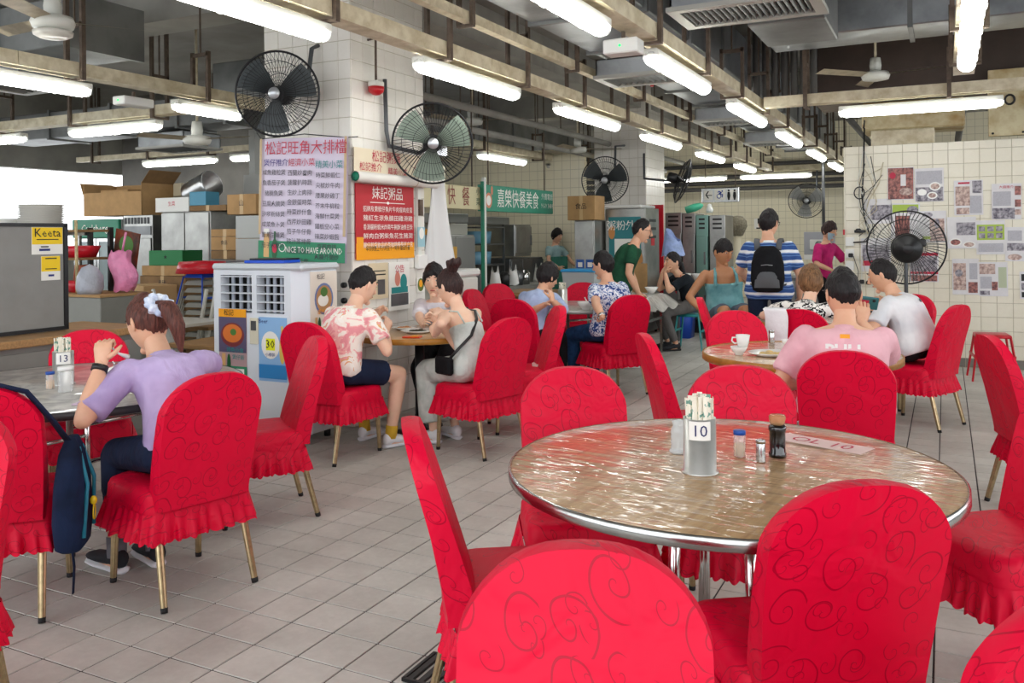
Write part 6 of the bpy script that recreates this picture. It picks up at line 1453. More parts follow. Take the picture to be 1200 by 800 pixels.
# cartons on the floor, green beer carton
for k, (x0, x1, y0, y1, m, lab, mk) in enumerate(((166, 216, 311, 323, m_card, 'flat taped carton under the green beer carton', None), (164, 217, 323, 341, m_cardd, 'brown carton in the middle of the floor stack', '易碎'), (185, 217, 341, 356, m_cardd, 'bottom brown carton of the floor stack', None))): cartonY(lab, x0, x1, y0, y1, 6.9, .45, m, mark=mk)
cartonY('green and white beer carton on the carton stack', 175, 209, 293, 311, 6.95, .35, M('beer_carton_green', '1c7a43', .5), .15, None, False, mark='★')
cartonY('open brown carton with red print before the stack', 140, 180, 334, 360, 6.40, .36, M('light_cardboard', 'bb9668', .8), -.3, mark='红枣')
o = thing('carton_base', 'dark pallet under the carton stack', 'pallet', (0, 0, 0)); a, b_, z0, z1 = rectY(164, 218, 356, 420, 6.9); MB().b2((a, 6.9, 0), (b_, 7.4, z1)).build('block', m_cardd, o); a, b_, z0, z1 = rectY(139, 181, 360, 420, 6.40); MB().b2((a, 6.40, 0), (b_, 6.76, z1-.002)).build('crate', m_ssd, o)
# stools: red basin over blue stool over grey stack
def nest_stool(label, x, y, z, mat, group=None, h=.46):
    o = thing('plastic_stool', label, 'stool', (x, y, z), 0, group); q = math.sqrt(2)
    MB().lathe([(0, h), (.100*q, h), (.106*q, h-.006), (.125*q, h-.045), (.121*q, h-.045), (.101*q, h-.010), (0, h-.010)], 4, X=rotz(PI/4), smooth=False).build('seat', mat, o)
    for sx in (-1, 1):
        for sy in (-1, 1): MB().cyl((sx*.1265, sy*.1265, h-.03), (sx*.205, sy*.205, 0), .0078, .0078, 8).build('leg', mat, o)
        MB().b2((sx*.166-.003, -.158, .205), (sx*.166+.003, .158, .225)).build('brace', mat, o)
    return o
def stool(label, x, y, z, mat, s=1.0, group=None, h=.46, rz=0, name='plastic_stool'):
    o = thing(name, label, 'stool', (x, y, z), rz, group)
    a, b_ = .145*s, .19*s; mb = MB(); mb.lathe([(0, h-.006), (a*1.25, h-.006), (a*1.38, h-.012), (a*1.42, h-.04), (a*1.38, h-.04), (a*1.3, h-.014), (0, h-.014)], 4, X=rotz(PI/4)); mb.build('seat', mat, o)
    for sx in (-1, 1):
        for sy in (-1, 1):
            mb = MB(); mb.tube([(sx*a*.92, sy*a*.92, h-.03), (sx*b_, sy*b_, 0)], [(.026, .012), (.02, .010)], 6, None, True, False, False); mb.build('leg', mat, o)
        mb = MB(); mb.b2((sx*(a+b_)/2-.006, -(a+b_)/2, h*.5), (sx*(a+b_)/2+.006, (a+b_)/2, h*.5+.025)); mb.build('brace', mat, o)
    return o
p = onY(238, 380, 6.38); zb = [0]
for k in range(9): nest_stool('grey plastic stool nested in the tall stack under the blue one', p.x, 6.38, .074*k, M('grey_stool_plastic', '9b9a90', .5), 'grey nested stools')
nest_stool('blue plastic stool on top of the grey stool stack', p.x, 6.38, .666, m_blue)
o = thing('red_basin', 'upturned red basin on the blue stool', 'basin', (p.x, 6.38, 1.125)); MB().lathe([(0, .11), (.20, .11), (.215, .10), (.24, .0), (.26, 0), (.225, .115), (0, .125)], 28).build('basin', m_redpl, o)
# small film-covered table and folding chairs in storage
tb = thing('film_table', 'small table covered in clear film before the carton stack', 'table', (onY(165, 390, 5.35).x, 5.61, 0)); MB().b2((-.5, -.3, .70), (.5, .3, .73), None, None, .004).build('tabletop', M('white_laminate', 'dcdad2', .35), tb); MB().grid(lambda u, v: ((u-.5)*1.03, -.31-.01*math.sin(u*19), .735-.17*v-.02*math.sin(u*9)), 20, 4).build('film_drop', m_film, tb)
for sx in (-1, 1):
    for sy in (-1, 1): MB().cyl((sx*.45, sy*.25, .7), (sx*.45, sy*.25, 0), .016, .016, 8).build('leg', m_white, tb)
q = tb.location
o = thing('tissue_box', 'white and blue tissue box on the film table', 'box', (q.x-.36, q.y-.1, .735)); MB().box((0, 0, .06), (.13, .1, .12), None, None, .004).build('box', m_white, o); MB().box((0, 0, .135), (.132, .102, .035), None, None, .004).build('blue_top', M('sky_blue_print', '45b0e0', .5), o)
jar(q.x-.2, q.y-.12, 'dark sauce jar on the film table', m_clear, m_black, .035, .12, z=.735)
def fold_chair(label, p, rz, back='3b3d3a', fr=None):
    o = thing('folding_chair', label, 'chair', p, rz); fr = fr or M('olive_metal_frame', 'a9a283', .4, .6)
    mb = MB(); pts = [(-.20, .0, .0), (-.20, -.02, .5), (-.19, -.07, .80), (-.12, -.09, .9), (0, -.095, .93), (.12, -.09, .9), (.19, -.07, .80), (.20, -.02, .5), (.20, 0, 0)]; mb.tube(pts, .012, 8); mb.build('back_frame', fr, o)
    mb = MB(); mb.grid(lambda u, v: ((u-.5)*.36*(1-.35*max(0, v-.5)**2*3), -.015-.07*v-.01*math.sin(u*PI), .46+.44*v*(1-.25*(2*u-1)**2)), 10, 8); mb.build('backrest', M('olive_black_vinyl', back, .45), o)
    MB().box((0, .2, .45), (.40, .40, .04), None, None, .012).build('seat', M('olive_black_vinyl', back, .45), o)
    for s in (-1, 1): MB().tube([(s*.2, .38, 0), (s*.2, .36, .45), (s*.2, -.02, .47)], .012, 8).build('front_leg', fr, o)
fold_chair('olive folding chair behind the film table', (q.x-1.1, q.y+.52, 0), PI+.1, '6a6a58'); fold_chair('black folding chair with tan frame beside the film table', (q.x+.90, q.y-.84, 0), PI*1.0+2.6, '2f3133')
for k, (px, lab) in enumerate(((205, 'white folding chair frame leaning by the cartons'), (222, 'second white frame leaning by the cartons'))):
    o = thing('leaning_frame', lab, 'frame', onY(px, 395, 6.1), .2); o.location.z = 0; MB().box((0, 0, .50), (.03, .03, 1.0), None, Matrix.Rotation(-.35 if k == 0 else .2, 4, 'Y'), .004).build('rail', m_offw, o); MB().box((.10, 0, .50), (.03, .03, 1.0), None, Matrix.Rotation(-.35 if k == 0 else .2, 4, 'Y'), .004).build('rail', m_offw, o)
o = thing('wood_table', 'small wood-topped table left of the air cooler', 'table', (onY(236, 380, 5.3).x+.05, 5.4, 0)); MB().b2((-.28, -.25, .56), (.28, .25, .60), None, None, .006).build('tabletop', m_wood, o); [MB().cyl((sx*.24, sy*.2, .56), (sx*.24, sy*.2, 0), .015, .015, 8).build('leg', m_offw, o) for sx in (-1, 1) for sy in (-1, 1)]
o = thing('pale_bench', 'pale wooden bench before the stool stack', 'bench', (onY(228, 370, 6.0).x, 5.98, 0)); MB().b2((-.32, -.12, .62), (.32, .12, .65)).build('seat', m_wood, o); [MB().cyl((sx*.28, sy*.1, .62), (sx*.28, sy*.1, 0), .015, .015, 8).build('leg', m_offw, o) for sx in (-1, 1) for sy in (-1, 1)]
# --- white ice box and draped sheet behind the pillar
o = thing('chest_fridge', 'white chest freezer behind the tiled pillar', 'freezer', (-4.75, 7.5, 0)); MB().b2((-.35, -.45, .05), (.35, .45, 1.05), None, None, .02).build('body', m_offw, o); MB().b2((-.37, -.47, 1.055), (.37, .47, 1.13), None, None, .02).build('lid', m_white, o); MB().cyl((.352, .0, .98), (.365, .0, .98), .025, .025, 14).build('lock', m_black, o)
[MB().cyl((sx*.3, sy*.4, 0), (sx*.3, sy*.4, .05), .02, .02, 8).build('foot', m_black, o) for sx in (-1, 1) for sy in (-1, 1)]
o = thing('draped_sheet', 'white plastic sheet hanging down beside the pillar', 'sheet', (-4.06, 6.60, 1.10)); mb = MB(); mb.grid(lambda u, v: (.03*math.sin(u*9+v*2)+(.16-.10*v)*(u-.5), (u-.5)*(.34-.16*v), .88*v), 14, 10); mb.grid(lambda u, v: (.006+.03*math.sin(u*9+v*2)+(.16-.10*v)*(u-.5), (u-.5)*(.34-.16*v), .88*v), 14, 10, flip=True); mb.build('sheet', M('white_poly_sheet', 'dcdcda', .4), o)
# --- food stalls
SX = -5.2
def stall_sign(name, label, x0, x1, y0, y1, mat):
    a, b_, z0, z1 = rectX(x0, x1, y0, y1, SX); o = thing(name, label, 'sign', (SX, (a+b_)/2, (z0+z1)/2), PI/2); w_, h_ = b_-a, z1-z0; MB().b2((-w_/2, 0, -h_/2), (w_/2, .08, h_/2), None, None, .006).build('panel', mat, o); [MB().cyl((s*w_*.4, .04, h_/2-.01), (s*w_*.4, .04, CEIL-(z0+z1)/2), .01, .01, 6).build('hanger_rod', m_rust, o) for s in (-1, 1)]; return o, w_, h_
o, w_, h_ = stall_sign('cream_stall_sign', 'cream stall sign with brown-red brush characters', 490, 563, 216, 244, M('cream_sign', 'd9cfa6', .5)); texts([('快', .25, 0.0, 0, .75), ('餐', .25, w_*.24, -.005, .75)], M('maroon_ink', '8a3a34', .6), o, off=-.004); texts([('小', .10, w_*.45, .08), ('菜', .10, w_*.45, -.05)], M('dark_green_ink', '2f5a4a', .6), o, off=-.004)
o, w_, h_ = stall_sign('green_stall_sign', 'green stall sign with white characters and phone number', 566, 648, 220, 249, M('sign_green', '2f8f74', .45)); texts([('嘉榮快餐美食', .26, -w_*.03, -.01, .82)], m_paper, o, off=-.004); texts([('外賣電話', .10, w_*.40, .07), ('9169 3489', .10, w_*.40, -.06)], m_paper, o, off=-.004); patches([('e', -w_*.43, -.03, .09, .10, M('coral_print', 'd98a6a', .5)), ('e', -w_*.43, -.03, .06, .065, m_paper), ('e', -w_*.39, .1, .03, .06, M('coral_print', 'd98a6a', .5))], o)
o = thing('stall_post', 'white and green post between the two stall signs', 'post', (SX+.05, rectX(564, 566, 220, 240, SX)[0], 0)); MB().b2((-.02, -.045, 0), (.02, .0, 2.2)).build('white_face', m_offw, o); MB().b2((-.022, -.07, 0), (.018, -.046, 2.15)).build('green_edge', m_green, o)
# stall interior partitions and fittings
mb = MB(); mb.b2((-8.2, 8.6, 0), (-8.1, 13.3, 2.9)); mb.b2((-8.2, 8.5, 0), (-6.75, 8.6, 2.3)); tag(mb.build('wall_stall', M('stall_back_wall', 'a9aaa6', .6)), kind='structure')
mb = MB(); mb.b2((-8.1, 13.2, 0), (-5.3, 13.3, 2.9)); mb.b2((-8.1, 10.72, 0), (-6.5, 10.77, 2.5)); tag(mb.build('wall_partition', m_fart), kind='structure')
def boxX(name, label, cat, x0, x1, y0, y1, X, depth, mat, base=None, doors=0, handle=True):
    a, b_, z0, z1 = rectX(x0, x1, y0, y1, X); z0 = z0 if base is None else base; o = thing(name, label, cat, (X, (a+b_)/2, z0), PI/2); w_, h_ = b_-a, z1-z0
    MB().b2((-w_/2, 0, 0), (w_/2, depth, h_), None, None, .008).build('body', mat, o)
    for k in range(doors):
        u0, u1 = -w_/2+w_*k/doors+.01, -w_/2+w_*(k+1)/doors-.01; d = MB().b2((u0, -.02, .05), (u1, -.001, h_-.03), None, None, .005).build('door', mat, o); MB().b2((u1-.05, -.04, h_*.5-.08), (u1-.03, -.02, h_*.5+.08)).build('handle', m_ssd, d)
    return o, w_, h_
boxX('extractor_hood', 'grey extractor hood under the cream stall sign', 'hood', 512, 549, 250, 261, -5.8, .6, m_greysheet); boxX('steel_cabinet', 'grey double steel cabinet inside the cream-signed stall', 'cabinet', 508, 556, 275, 330, -6.0, .45, M('warm_grey_steel', '9a9a95', .45, .5), 0, 2)
o, w_, h_ = boxX('yellow_crate', 'orange wooden board leaning at the steel cabinet', 'board', 517, 536, 289, 304, -5.75, .04, M('orange_board', 'd9a548', .6), 0)
boxX('appliance_box', 'white rice warmer on the cabinet in the cream-signed stall', 'appliance', 525, 548, 262, 275, -6.05, .4, M('mixed_white_stuff', 'b9b7aa', .5)); boxX('yellow_bag', 'yellow bag beside the rice warmer', 'bag', 512, 524, 268, 275, -6.0, .3, m_orange)
o, w_, h_ = boxX('steel_rack', 'grey panel rack with blue-lit shelves in the green-signed stall', 'rack', 568, 597, 254, 263, -5.9, .5, m_greysheet)
sh_ = thing('stall_shelves', 'tall steel shelves holding blue tubs', 'shelf', (0, 0, 0)); a, b_, z0, z1 = rectX(568, 592, 263, 335, -5.9)
for z in (z0, z0+.3, z0+.6, z1-.05): MB().b2((-6.4, a, z), (-5.9, b_, z+.02)).build('shelf', m_ssd, sh_)
for y in (a, b_-.03): MB().b2((-5.93, y, 0), (-5.9, y+.03, z1)).build('post', m_ssd, sh_)
for k in range(4): o = thing('storage_tub', 'blue storage tub on the stall shelves', 'tub', (-6.15, a+.16+(k % 2)*.27, z0+.622-.30*(k//2)), 0, 'blue tubs on shelves'); MB().lathe([(0, 0), (.10, 0), (.12, .18), (.11, .18), (.09, .01), (0, .01)], 14).build('tub', M('pale_blue_tub', '6fa0b8', .4), o)
o, w_, h_ = boxX('steam_cabinet', 'stainless steam cabinet with front dials in the stall', 'appliance', 603, 622, 263, 300, -5.9, .6, m_ss, None, 1); boxX('work_counter', 'steel work counter under the steam cabinet', 'counter', 598, 636, 302, 345, -5.9, .6, m_ssd, 0, 3)
for k in (1, 3, 4): a, b_, z0, z1 = rectX(583+k*8, 588+k*8, 300, 311, -5.47); o = thing('steel_pot', 'small pot or canister on the stall counter', 'pot', (-5.47, a, rectX(568, 646, 335, 372, -5.35)[3]+.001), 0, 'pots on the stall counter'); MB().lathe([(0, 0), (.07, 0), (.075, .16), (.06, .17), (.05, .2), (0, .2)], 14).build('pot', [m_ss, m_black, m_redpl, m_ssd, m_steel, m_white, m_ss][k], o)
boxX('front_counter', 'low grey counter in front of the green-signed stall', 'counter', 568, 646, 335, 372, -5.35, .25, m_greysheet, 0, 4); boxX('front_shelf', 'grey steel crate rack beside the chest freezer', 'rack', 545, 566, 318, 372, -5.3, .3, m_ssd, 0, 1)
# bags on the stall counter
for px, lab, m in ((577, 'white carrier bag on a chair back by the stall', m_white), (598, 'white packet of takeaway bags on the stall counter', m_white), (628, 'white paper bundle on the stall counter', m_offw)):
    q = Vector((-5.47, onX(px+3, 331, -5.47).y, rectX(568, 646, 335, 372, -5.35)[3]+.022)); o = thing('carrier_bag', lab, 'bag', q); mb = MB(); mb.grid(lambda u, v: ((.09-.04*v)*math.cos(u*2*PI)*(1+.1*math.sin(u*19)), .05*math.sin(u*2*PI), .20*v+.02*math.sin(u*13)), 16, 6, None, True, None, True); mb.build('bag', m, o); MB().tube([(-.05, 0, .18), (-.04, 0, .26), (-.02, 0, .19)], .008, 5).build('handle', m, o); MB().tube([(.03, 0, .18), (.05, 0, .27), (.06, 0, .18)], .008, 5).build('handle', m, o)
# steel cabinet with cardboard box in front of far pillar
o, W, H_, dp = unitY('tall_steel_cabinet', 'narrow stainless cabinet with two blue stickers by the far pillar', 'cabinet', 673, 697, 258, 11.6, .55, m_ss, 1)
patches([('r', -.06, 1.05, .12, .13, M('blue_sticker', '2257a8', .5)), ('r', .09, 1.05, .12, .13, M('blue_sticker', '2257a8', .5)), ('r', -.06, 1.04, .07, .07, m_paper), ('r', .09, 1.04, .07, .07, m_paper)], o, off=-dp/2-.032)
o, w_, h_ = cartonY('large brown carton standing on the narrow stainless cabinet', 665, 697, 229, 258, 11.5, .40, None, mark='食品', bz=rectY(673, 697, 258, 278, 11.6)[3]+.002); 
o, W, H_, dp = unitY('display_cabinet', 'steel display fridge with teal poster beside the green-shirted man', 'fridge', 709, 757, 244, 12.0, .65, m_ss, 1, 0, 0)
patches([('r', 0, H_-.50, W*.80, .75, M('teal_poster', '2b7f86', .5)), ('r', -.02, H_-.62, W*.45, .35, m_paper), ('e', .18, H_-.75, .09, .18, M('snack_print', 'c98a4a', .5)), ('e', -.2, H_-.35, .05, .1, M('snack_print', 'c98a4a', .5))], o, off=-dp/2-.031); texts([('粥粉外賣', .15, .02, H_-.26)], m_paper, o, off=-dp/2-.036)
for k in range(3): MB().b2((W/2+.001, -.15, H_-.20-.12*k), (W/2+.008, .15, H_-.16-.12*k)).build('side_vent', m_black, o)
MB().b2((-W/2, -dp/2-.05, H_+.001), (W/2-.05, dp/2, H_+.05), None, None, .02).build('top_wrap', m_white, o); MB().b2((W/2+.001, -.08, H_-.55), (W/2+.006, .08, H_-.44)).build('warning_label', m_redpl, o)
mb_ = thing('red_notice_board', 'red board edge behind the display fridge', 'board', (0, 0, 0)); a, b_, z0, z1 = rectY(760, 777, 240, 276, 12.9); MB().b2((a, 12.9, 0), (b_, 12.93, z1)).build('board', m_redpl, mb_)
for k, (x0, x1, yt, Y, m, lab) in enumerate(((779, 799, 249, 13.6, m_ss, 'stainless fridge with side louvres next to the far pillar'), (799, 815, 250, 13.6, m_ss, 'stainless fridge with greenish top in the fridge row'), (815, 830, 252, 13.6, M('green_tint_steel', '7fa49a', .35, .7), 'greenish stainless fridge in the fridge row'), (831, 850, 252, 13.6, m_ss, 'last stainless fridge of the row below the toilet sign'))):
    o, W, H_, dp = unitY('upright_fridge', lab, 'fridge', x0, x1, yt, Y, .6, m, 1, 0, .32, True, .5)
    for j in range(3): MB().b2((-W/2+.05, -dp/2-.006, H_-.08-.07*j), (W/2-.05, -dp/2, H_-.05-.07*j)).build('vent_slot', m_black, o)
q = onY(810, 248, 13.5); o = thing('green_bottle', 'green plastic jug lying on the fridge row', 'jug', q+Vector((0, .2, .07))); MB().lathe([(0, -.14), (.06, -.14), (.065, 0), (.05, .1), (.02, .14), (0, .15)], 14, X=Matrix.Rotation(1.3, 4, 'Y')).build('jug', M('mint_plastic', '4fc09a', .35), o)
q = onY(828, 249, 13.8); o = thing('security_camera', 'white dome bottle on the fridge row', 'container', q+Vector((0, .2, 0))); MB().lathe([(0, 0), (.05, 0), (.06, .05), (.04, .1), (.03, .14), (0, .15)], 14).build('body', m_white, o)
q = dep(788, 300, 11.9); o = thing('blue_bags', 'bundle of pale blue plastic bags by the fridges', 'bag', q); mb = MB(); mb.grid(lambda u, v: ((.16-.06*v)*math.cos(u*2*PI)*(1+.15*math.sin(u*19)), .12*math.sin(u*2*PI), .30*v+.02*math.sin(u*23)-.2*(math.cos(u*2*PI))*v*.5), 18, 8, None, True, None, True); mb.build('bundle', M('pale_blue_poly', '9db4e6', .35, 0, .25, 12, .8, 16, .02), o); MB().b2((-.1, -.06, -q.z), (.09, .04, .02)).build('stand', m_ssd, o)
# --- hanging toilet sign
x0, x1, z0, z1 = rectY(822, 866, 220, 237, 15.0); o = thing('toilet_sign', 'hanging toilet sign with arrow, wheelchair and people symbols', 'sign', ((x0+x1)/2, 15, (z0+z1)/2)); w_, h_ = x1-x0, z1-z0
MB().b2((-w_/2, 0, -h_/2), (w_/2, .08, h_/2), None, None, .01).build('frame', m_steel, o); patches([('r', 0, 0, w_*.94, h_*.84, M('pale_grey_sign', 'dfe3e6', .4)), ('r', -w_*.31, 0, h_*.62, h_*.66, m_paper), ('r', 0, 0, h_*.66, h_*.66, M('sign_blue', '1d3f9a', .5)), ('r', w_*.31, 0, h_*.66, h_*.66, m_paper), ('r', -w_*.29, 0, h_*.4, .014, m_ink)], o, off=-.002)
texts([('♿', h_*.75, 0, 0)], m_paper, o, off=-.006); texts([('‹', h_*1.1, -w_*.34, .03)], m_ink, o, off=-.006)
mb = MB()
for dx in (-.05, .05): X = T(w_*.31+dx, -.006, 0); mb.poly([(.018*math.cos(t), 0, .075+.018*math.sin(t)) for t in [2*PI*k/12 for k in range(12)]], None, X); mb.poly([(-.02, 0, .05), (.02, 0, .05), (.028, 0, -.02), (.012, 0, -.09), (-.012, 0, -.09), (-.028, 0, -.02)][::-1], None, X)
mb.build('people_symbols', m_ink, o)
for sx in (-1, 1): MB().cyl((sx*w_*.4, .04, h_/2), (sx*w_*.4, .04, CEIL-(z0+z1)/2), .008, .008, 6).build('hanger_rod', m_rust, o)
x0, x1, z0, z1 = rectY(883, 899, 256, 268, 19.9); o = thing('toilet_notice', 'small white toilet notice on the far wall', 'sign', ((x0+x1)/2, 19.98, (z0+z1)/2)); w_, h_ = x1-x0, z1-z0; MB().b2((-w_/2, 0, -h_/2), (w_/2, .012, h_/2)).build('sheet', m_paper, o); patches([('r', -.05, .06, .05, .12, m_ink), ('r', .05, .06, .05, .12, m_ink), ('r', .0, -.10, w_*.7, .03, m_ink)], o)
o = thing('hanging_panel', 'grey instrument panel hanging from a post before the far wall', 'panel', dep(960, 285, 13.6)); MB().b2((-.23, 0, -.18), (.23, .06, .18), None, None, .006).build('panel', M('grey_panel', 'a7a8ae', .5), o); MB().b2((-.14, -.02, -.10), (.14, 0, .06), None, None, .006).build('inner_plate', m_offw, o); MB().b2((-.23, -.01, -.26), (.23, .05, -.185)).build('lower_tray', m_white, o); MB().cyl((.066, .03, .18), (.066, .03, 1.37), .025, .025, 8).build('post', m_ssd, o); MB().cyl((0, -.025, -.02), (0, -.02, -.02), .06, .06, 16).build('dial', m_ssd, o)
o = thing('dry_mop', 'grey mop head hung upside down on the far wall pipe', 'mop', dep(864, 262, 16)); mb = MB(); mb.lathe([(0, -.26), (.09, -.22), (.17, -.05), (.18, .05), (.10, .13), (0, .15)], 16); [mb.v.__setitem__(i, (v[0]*(1+.15*math.sin(i*2.3)), v[1]*(1+.15*math.cos(i*1.9)), v[2])) for i, v in enumerate(mb.v)]; mb.build('mop_strands', M('grey_mop', '8d8672', .9, 0, .4, 30, .8, 40, .02), o); MB().cyl((0, 0, -.2), (0, 0, -1.9), .07, .07, 10).build('pipe', M('cream_pipe', 'd8cfb4', .5), o)
# --- square table, stools, bins, blue-lid box
o = thing('square_table', 'square table covered with a crumpled clear plastic sheet', 'table', (-3.50, 10.08, 0), .0); MB().b2((-.36, -.36, .70), (.36, .36, .73), None, None, .005).build('tabletop', M('grey_laminate', 'b5b3aa', .4), o)
for sx in (-1, 1):
    for sy in (-1, 1): MB().b2((sx*.33-.015, sy*.33-.015, 0), (sx*.33+.015, sy*.33+.015, .70)).build('leg', m_steel, o)
MB().b2((-.33, -.345, .42), (.33, -.32, .45)).build('rail', m_steel, o); MB().b2((.32, -.33, .42), (.345, .33, .45)).build('rail', m_steel, o)
mb = MB(); mb.grid(lambda u, v: (lambda x, y: (x, y, .738 if max(abs(x), abs(y)) < .37 else .738-(max(abs(x), abs(y))-.37)*.9-.05*abs(math.sin(x*9))*abs(math.sin(y*7))))((u-.5)*1.04, (v-.5)*1.04), 24, 24); mb.build('plastic_sheet', m_film, o)
bowl(-3.24, 10.24, .085, .075, 'white bowl before the waitress on the square table', z=.745)
stool('teal plastic stool under the waitress', X9.x, X9.y, 0, m_teal, 1.0)
st = thing('bar_stool', 'tall steel stool under the man in the tank top', 'stool', (X10.x, X10.y, 0)); MB().lathe([(0, .538), (.17, .538), (.175, .525), (.17, .505), (0, .505)], 24).build('seat', m_black, st); [MB().cyl((.11*math.cos(t), .11*math.sin(t), .51), (.19*math.cos(t), .19*math.sin(t), 0), .014, .014, 8).build('leg', m_steel, st) for t in (.8, 2.37, 3.94, 5.5)]; MB().tube([(.165*math.cos(t), .165*math.sin(t), .2) for t in [2*PI*k/20 for k in range(20)]], .009, 6, None, False, True).build('foot_ring', m_steel, st)
def bin_(label, px, py, mat, r_, h, square=False):
    p = at(px, py, 0); o = thing('waste_bin', label, 'bin', (p.x, p.y, 0)); MB().lathe([(0, 0), (r_*.85, 0), (r_, h), (r_*.95, h), (r_*.8, .02), (0, .02)], 4 if square else 24, X=rotz(PI/4)).build('bin', mat, o); MB().lathe([(r_*1.0, h-.02), (r_*1.05, h-.015), (r_*1.05, h), (r_*.97, h+.005)], 4 if square else 24, X=rotz(PI/4)).build('rim', mat, o)
bin_('blue square bin behind the square table', 800, 395, m_blue, .22, .42, True); bin_('steel bin beside the tank-top man', 838, 396, m_ssd, .20, .50)
o = thing('bowl_table', 'wood-edged serving table stacked with white bowls', 'table', (-3.40, 12.80, 0)); MB().b2((-.45, -.22, .70), (.42, .22, .75), None, None, .006).build('tabletop', m_wood, o); [MB().b2((sx*.38-.02, sy*.18-.02, 0), (sx*.38+.02, sy*.18+.02, .7)).build('leg', m_ssd, o) for sx in (-1, 1) for sy in (-1, 1)]; MB().b2((-.4, -.2, .25), (.38, .2, .28)).build('lower_shelf', m_steel, o)
q = o.location
for k in range(4): bowl(q.x-.33+.215*k, q.y-.08+.05*(k % 2), .10, .12, 'white bowl piled on the wood-edged serving table', z=.755, group='bowls on the serving table')
o = thing('cable_drum', 'dark boxes stored under the serving table', 'box', (q.x, q.y, 0)); MB().b2((-.25, -.15, 0), (.25, .15, .2)).build('box', m_black, o)
o = thing('prep_counter', 'brown wooden prep counter under the blue-lidded box', 'counter', (-4.50, 10.12, 0)); MB().b2((-.62, -.35, 0), (.45, .35, .70)).build('body', m_cardd, o); MB().b2((-.66, -.4, .70), (.5, .4, .75), None, None, .006).build('worktop', m_wood, o)
for k in range(3): MB().b2((-.6+k*.35, -.365, .06), (-.28+k*.35, -.351, .66), None, None, .003).build('door', m_cardd, o)
q = dep(683, 340, 10.85); q.y -= .15; o = thing('storage_box', 'clear plastic storage box with blue lid on the prep counter', 'box', (q.x, q.y+.15, .752)); MB().lathe([(0, 0), (.27, 0), (.31, .26), (.30, .26), (.26, .01), (0, .01)], 4, X=Matrix.Scale(.72, 4, (0, 1, 0)) @ rotz(PI/4), smooth=False).build('tub', M('frosted_clear_plastic', 'ccd3d4', .3, alpha=.72), o); MB().b2((-.235, -.175, .255), (.235, .175, .29), None, None, .01).build('lid', M('sky_blue_lid', '2f9fdc', .4), o); MB().b2((-.17, -.12, .012), (.17, .12, .08)).build('contents', m_offw, o)
q = dep(749, 330, 11.6); o = thing('brown_board', 'brown clipboard panel standing behind the floral-shirted man', 'board', (q.x, q.y, .0)); MB().b2((-.11, 0, .4), (.11, .02, 1.08)).build('panel', m_card, o); MB().b2((-.115, -.01, .4), (-.10, .025, 1.09)).build('edge', m_offw, o); [MB().b2((s*.1-.01, .0, 0), (s*.1+.01, .02, .4)).build('leg', m_ssd, o) for s in (-1, 1)]
# far counter behind striped man and pink worker
o = thing('wash_counter', 'steel wash counter with white basins before the far wall', 'counter', (-2.1, 13.2, 0)); MB().b2((-.5, -.35, .1), (1.6, .35, .82)).build('body', m_ssd, o); MB().b2((-.55, -.4, .82), (1.65, .4, .86), None, None, .006).build('worktop', m_ss, o); [MB().b2((-.5+k*.7, -.36, .14), (.16+k*.7, -.35, .78)).build('door', m_ss, o) for k in range(3)]; [MB().b2((x, -.3, 0), (x+.05, .3, .1)).build('foot', m_black, o) for x in (-.45, 1.5)]
for k in range(5): bowl(-2.45+.33*k, 13.0+.1*(k % 2), .12, .10, 'white basin on the steel wash counter', z=.862, group='basins on the wash counter')
# --- jacket, backpack and bits on chairs
o = thing('white_jacket', 'white jacket draped over a red chair back near the pink-shirted man', 'jacket', (-.95, 6.74, 0)); mb = MB(); mb.grid(lambda u, v: (-.225+.16*u+.01*math.sin(v*9), back_y(.90-.001)+(-.06 if v < .5 else .045)+.0*u, (.62+.31*math.sin(min(1, v)*PI)**.5)), 8, 13); mb.build('jacket', M('white_fleece', 'f0eff2', .9, 0, .1, 8, .5, 12, .02), o)
o = thing('white_cloth', 'white cloth tucked on the chair next to the sundress woman', 'cloth', (-2.80, 5.98, .46)); mb = MB(); mb.grid(lambda u, v: ((u-.5)*.10, .05*v, .03-.20*v+.01*math.sin(u*9)), 6, 6); mb.build('cloth', m_white, o)
bp_ = 0
bp = thing('backpack', 'navy backpack with yellow charm hanging on a red chair at table 13', 'backpack', (-3.45, 2.215, 0), face(-.66, .75))
rows = [(.34, .09, .06), (.36, .13, .085), (.46, .14, .10), (.60, .13, .09), (.72, .10, .065), (.78, .05, .03)]; n = 20; vs = []
for t_, w_, d_ in rows:
    for k in range(n): a = 2*PI*k/n; c, s_ = math.cos(a), math.sin(a); vs.append((.292+.64*d_*abs(s_)**.6*(1 if s_ > 0 else -1), -.18+.88*w_*abs(c)**.6*(1 if c > 0 else -1), t_-.09))
mb = MB(); mb.add(vs, [(j*n+k, j*n+(k+1) % n, (j+1)*n+(k+1) % n, (j+1)*n+k)[::-1] for j in range(5) for k in range(n)]+[tuple(range(n)), tuple(5*n+k for k in range(n))[::-1]], None, True); mb.build('pack_body', cloth('navy_nylon', '1c2b4a', '121d33', 6), bp)
mb = MB(); mb.tube([(.350, -.27, .31), (.357, -.23, .51), (.32, -.20, .65)], .008, 6); mb.tube([(.350, -.09, .31), (.357, -.11, .51), (.32, -.15, .65)], .008, 6); mb.build('teal_piping', M('teal_piping', '1f7f98', .6), bp)
mb = MB(); mb.tube([(.292, -.20, .66), (.25, -.28, .77), (.17, -.33, .90), (.0, -.335, .952)], [(.02, .005)]*4, 6); mb.build('strap', m_navy, bp); mb = MB(); mb.tube([(.30, -.25, .31), (.315, -.27, .20), (.31, -.27, .10)], [(.014, .004)]*3, 6); mb.build('strap', m_navy, bp)
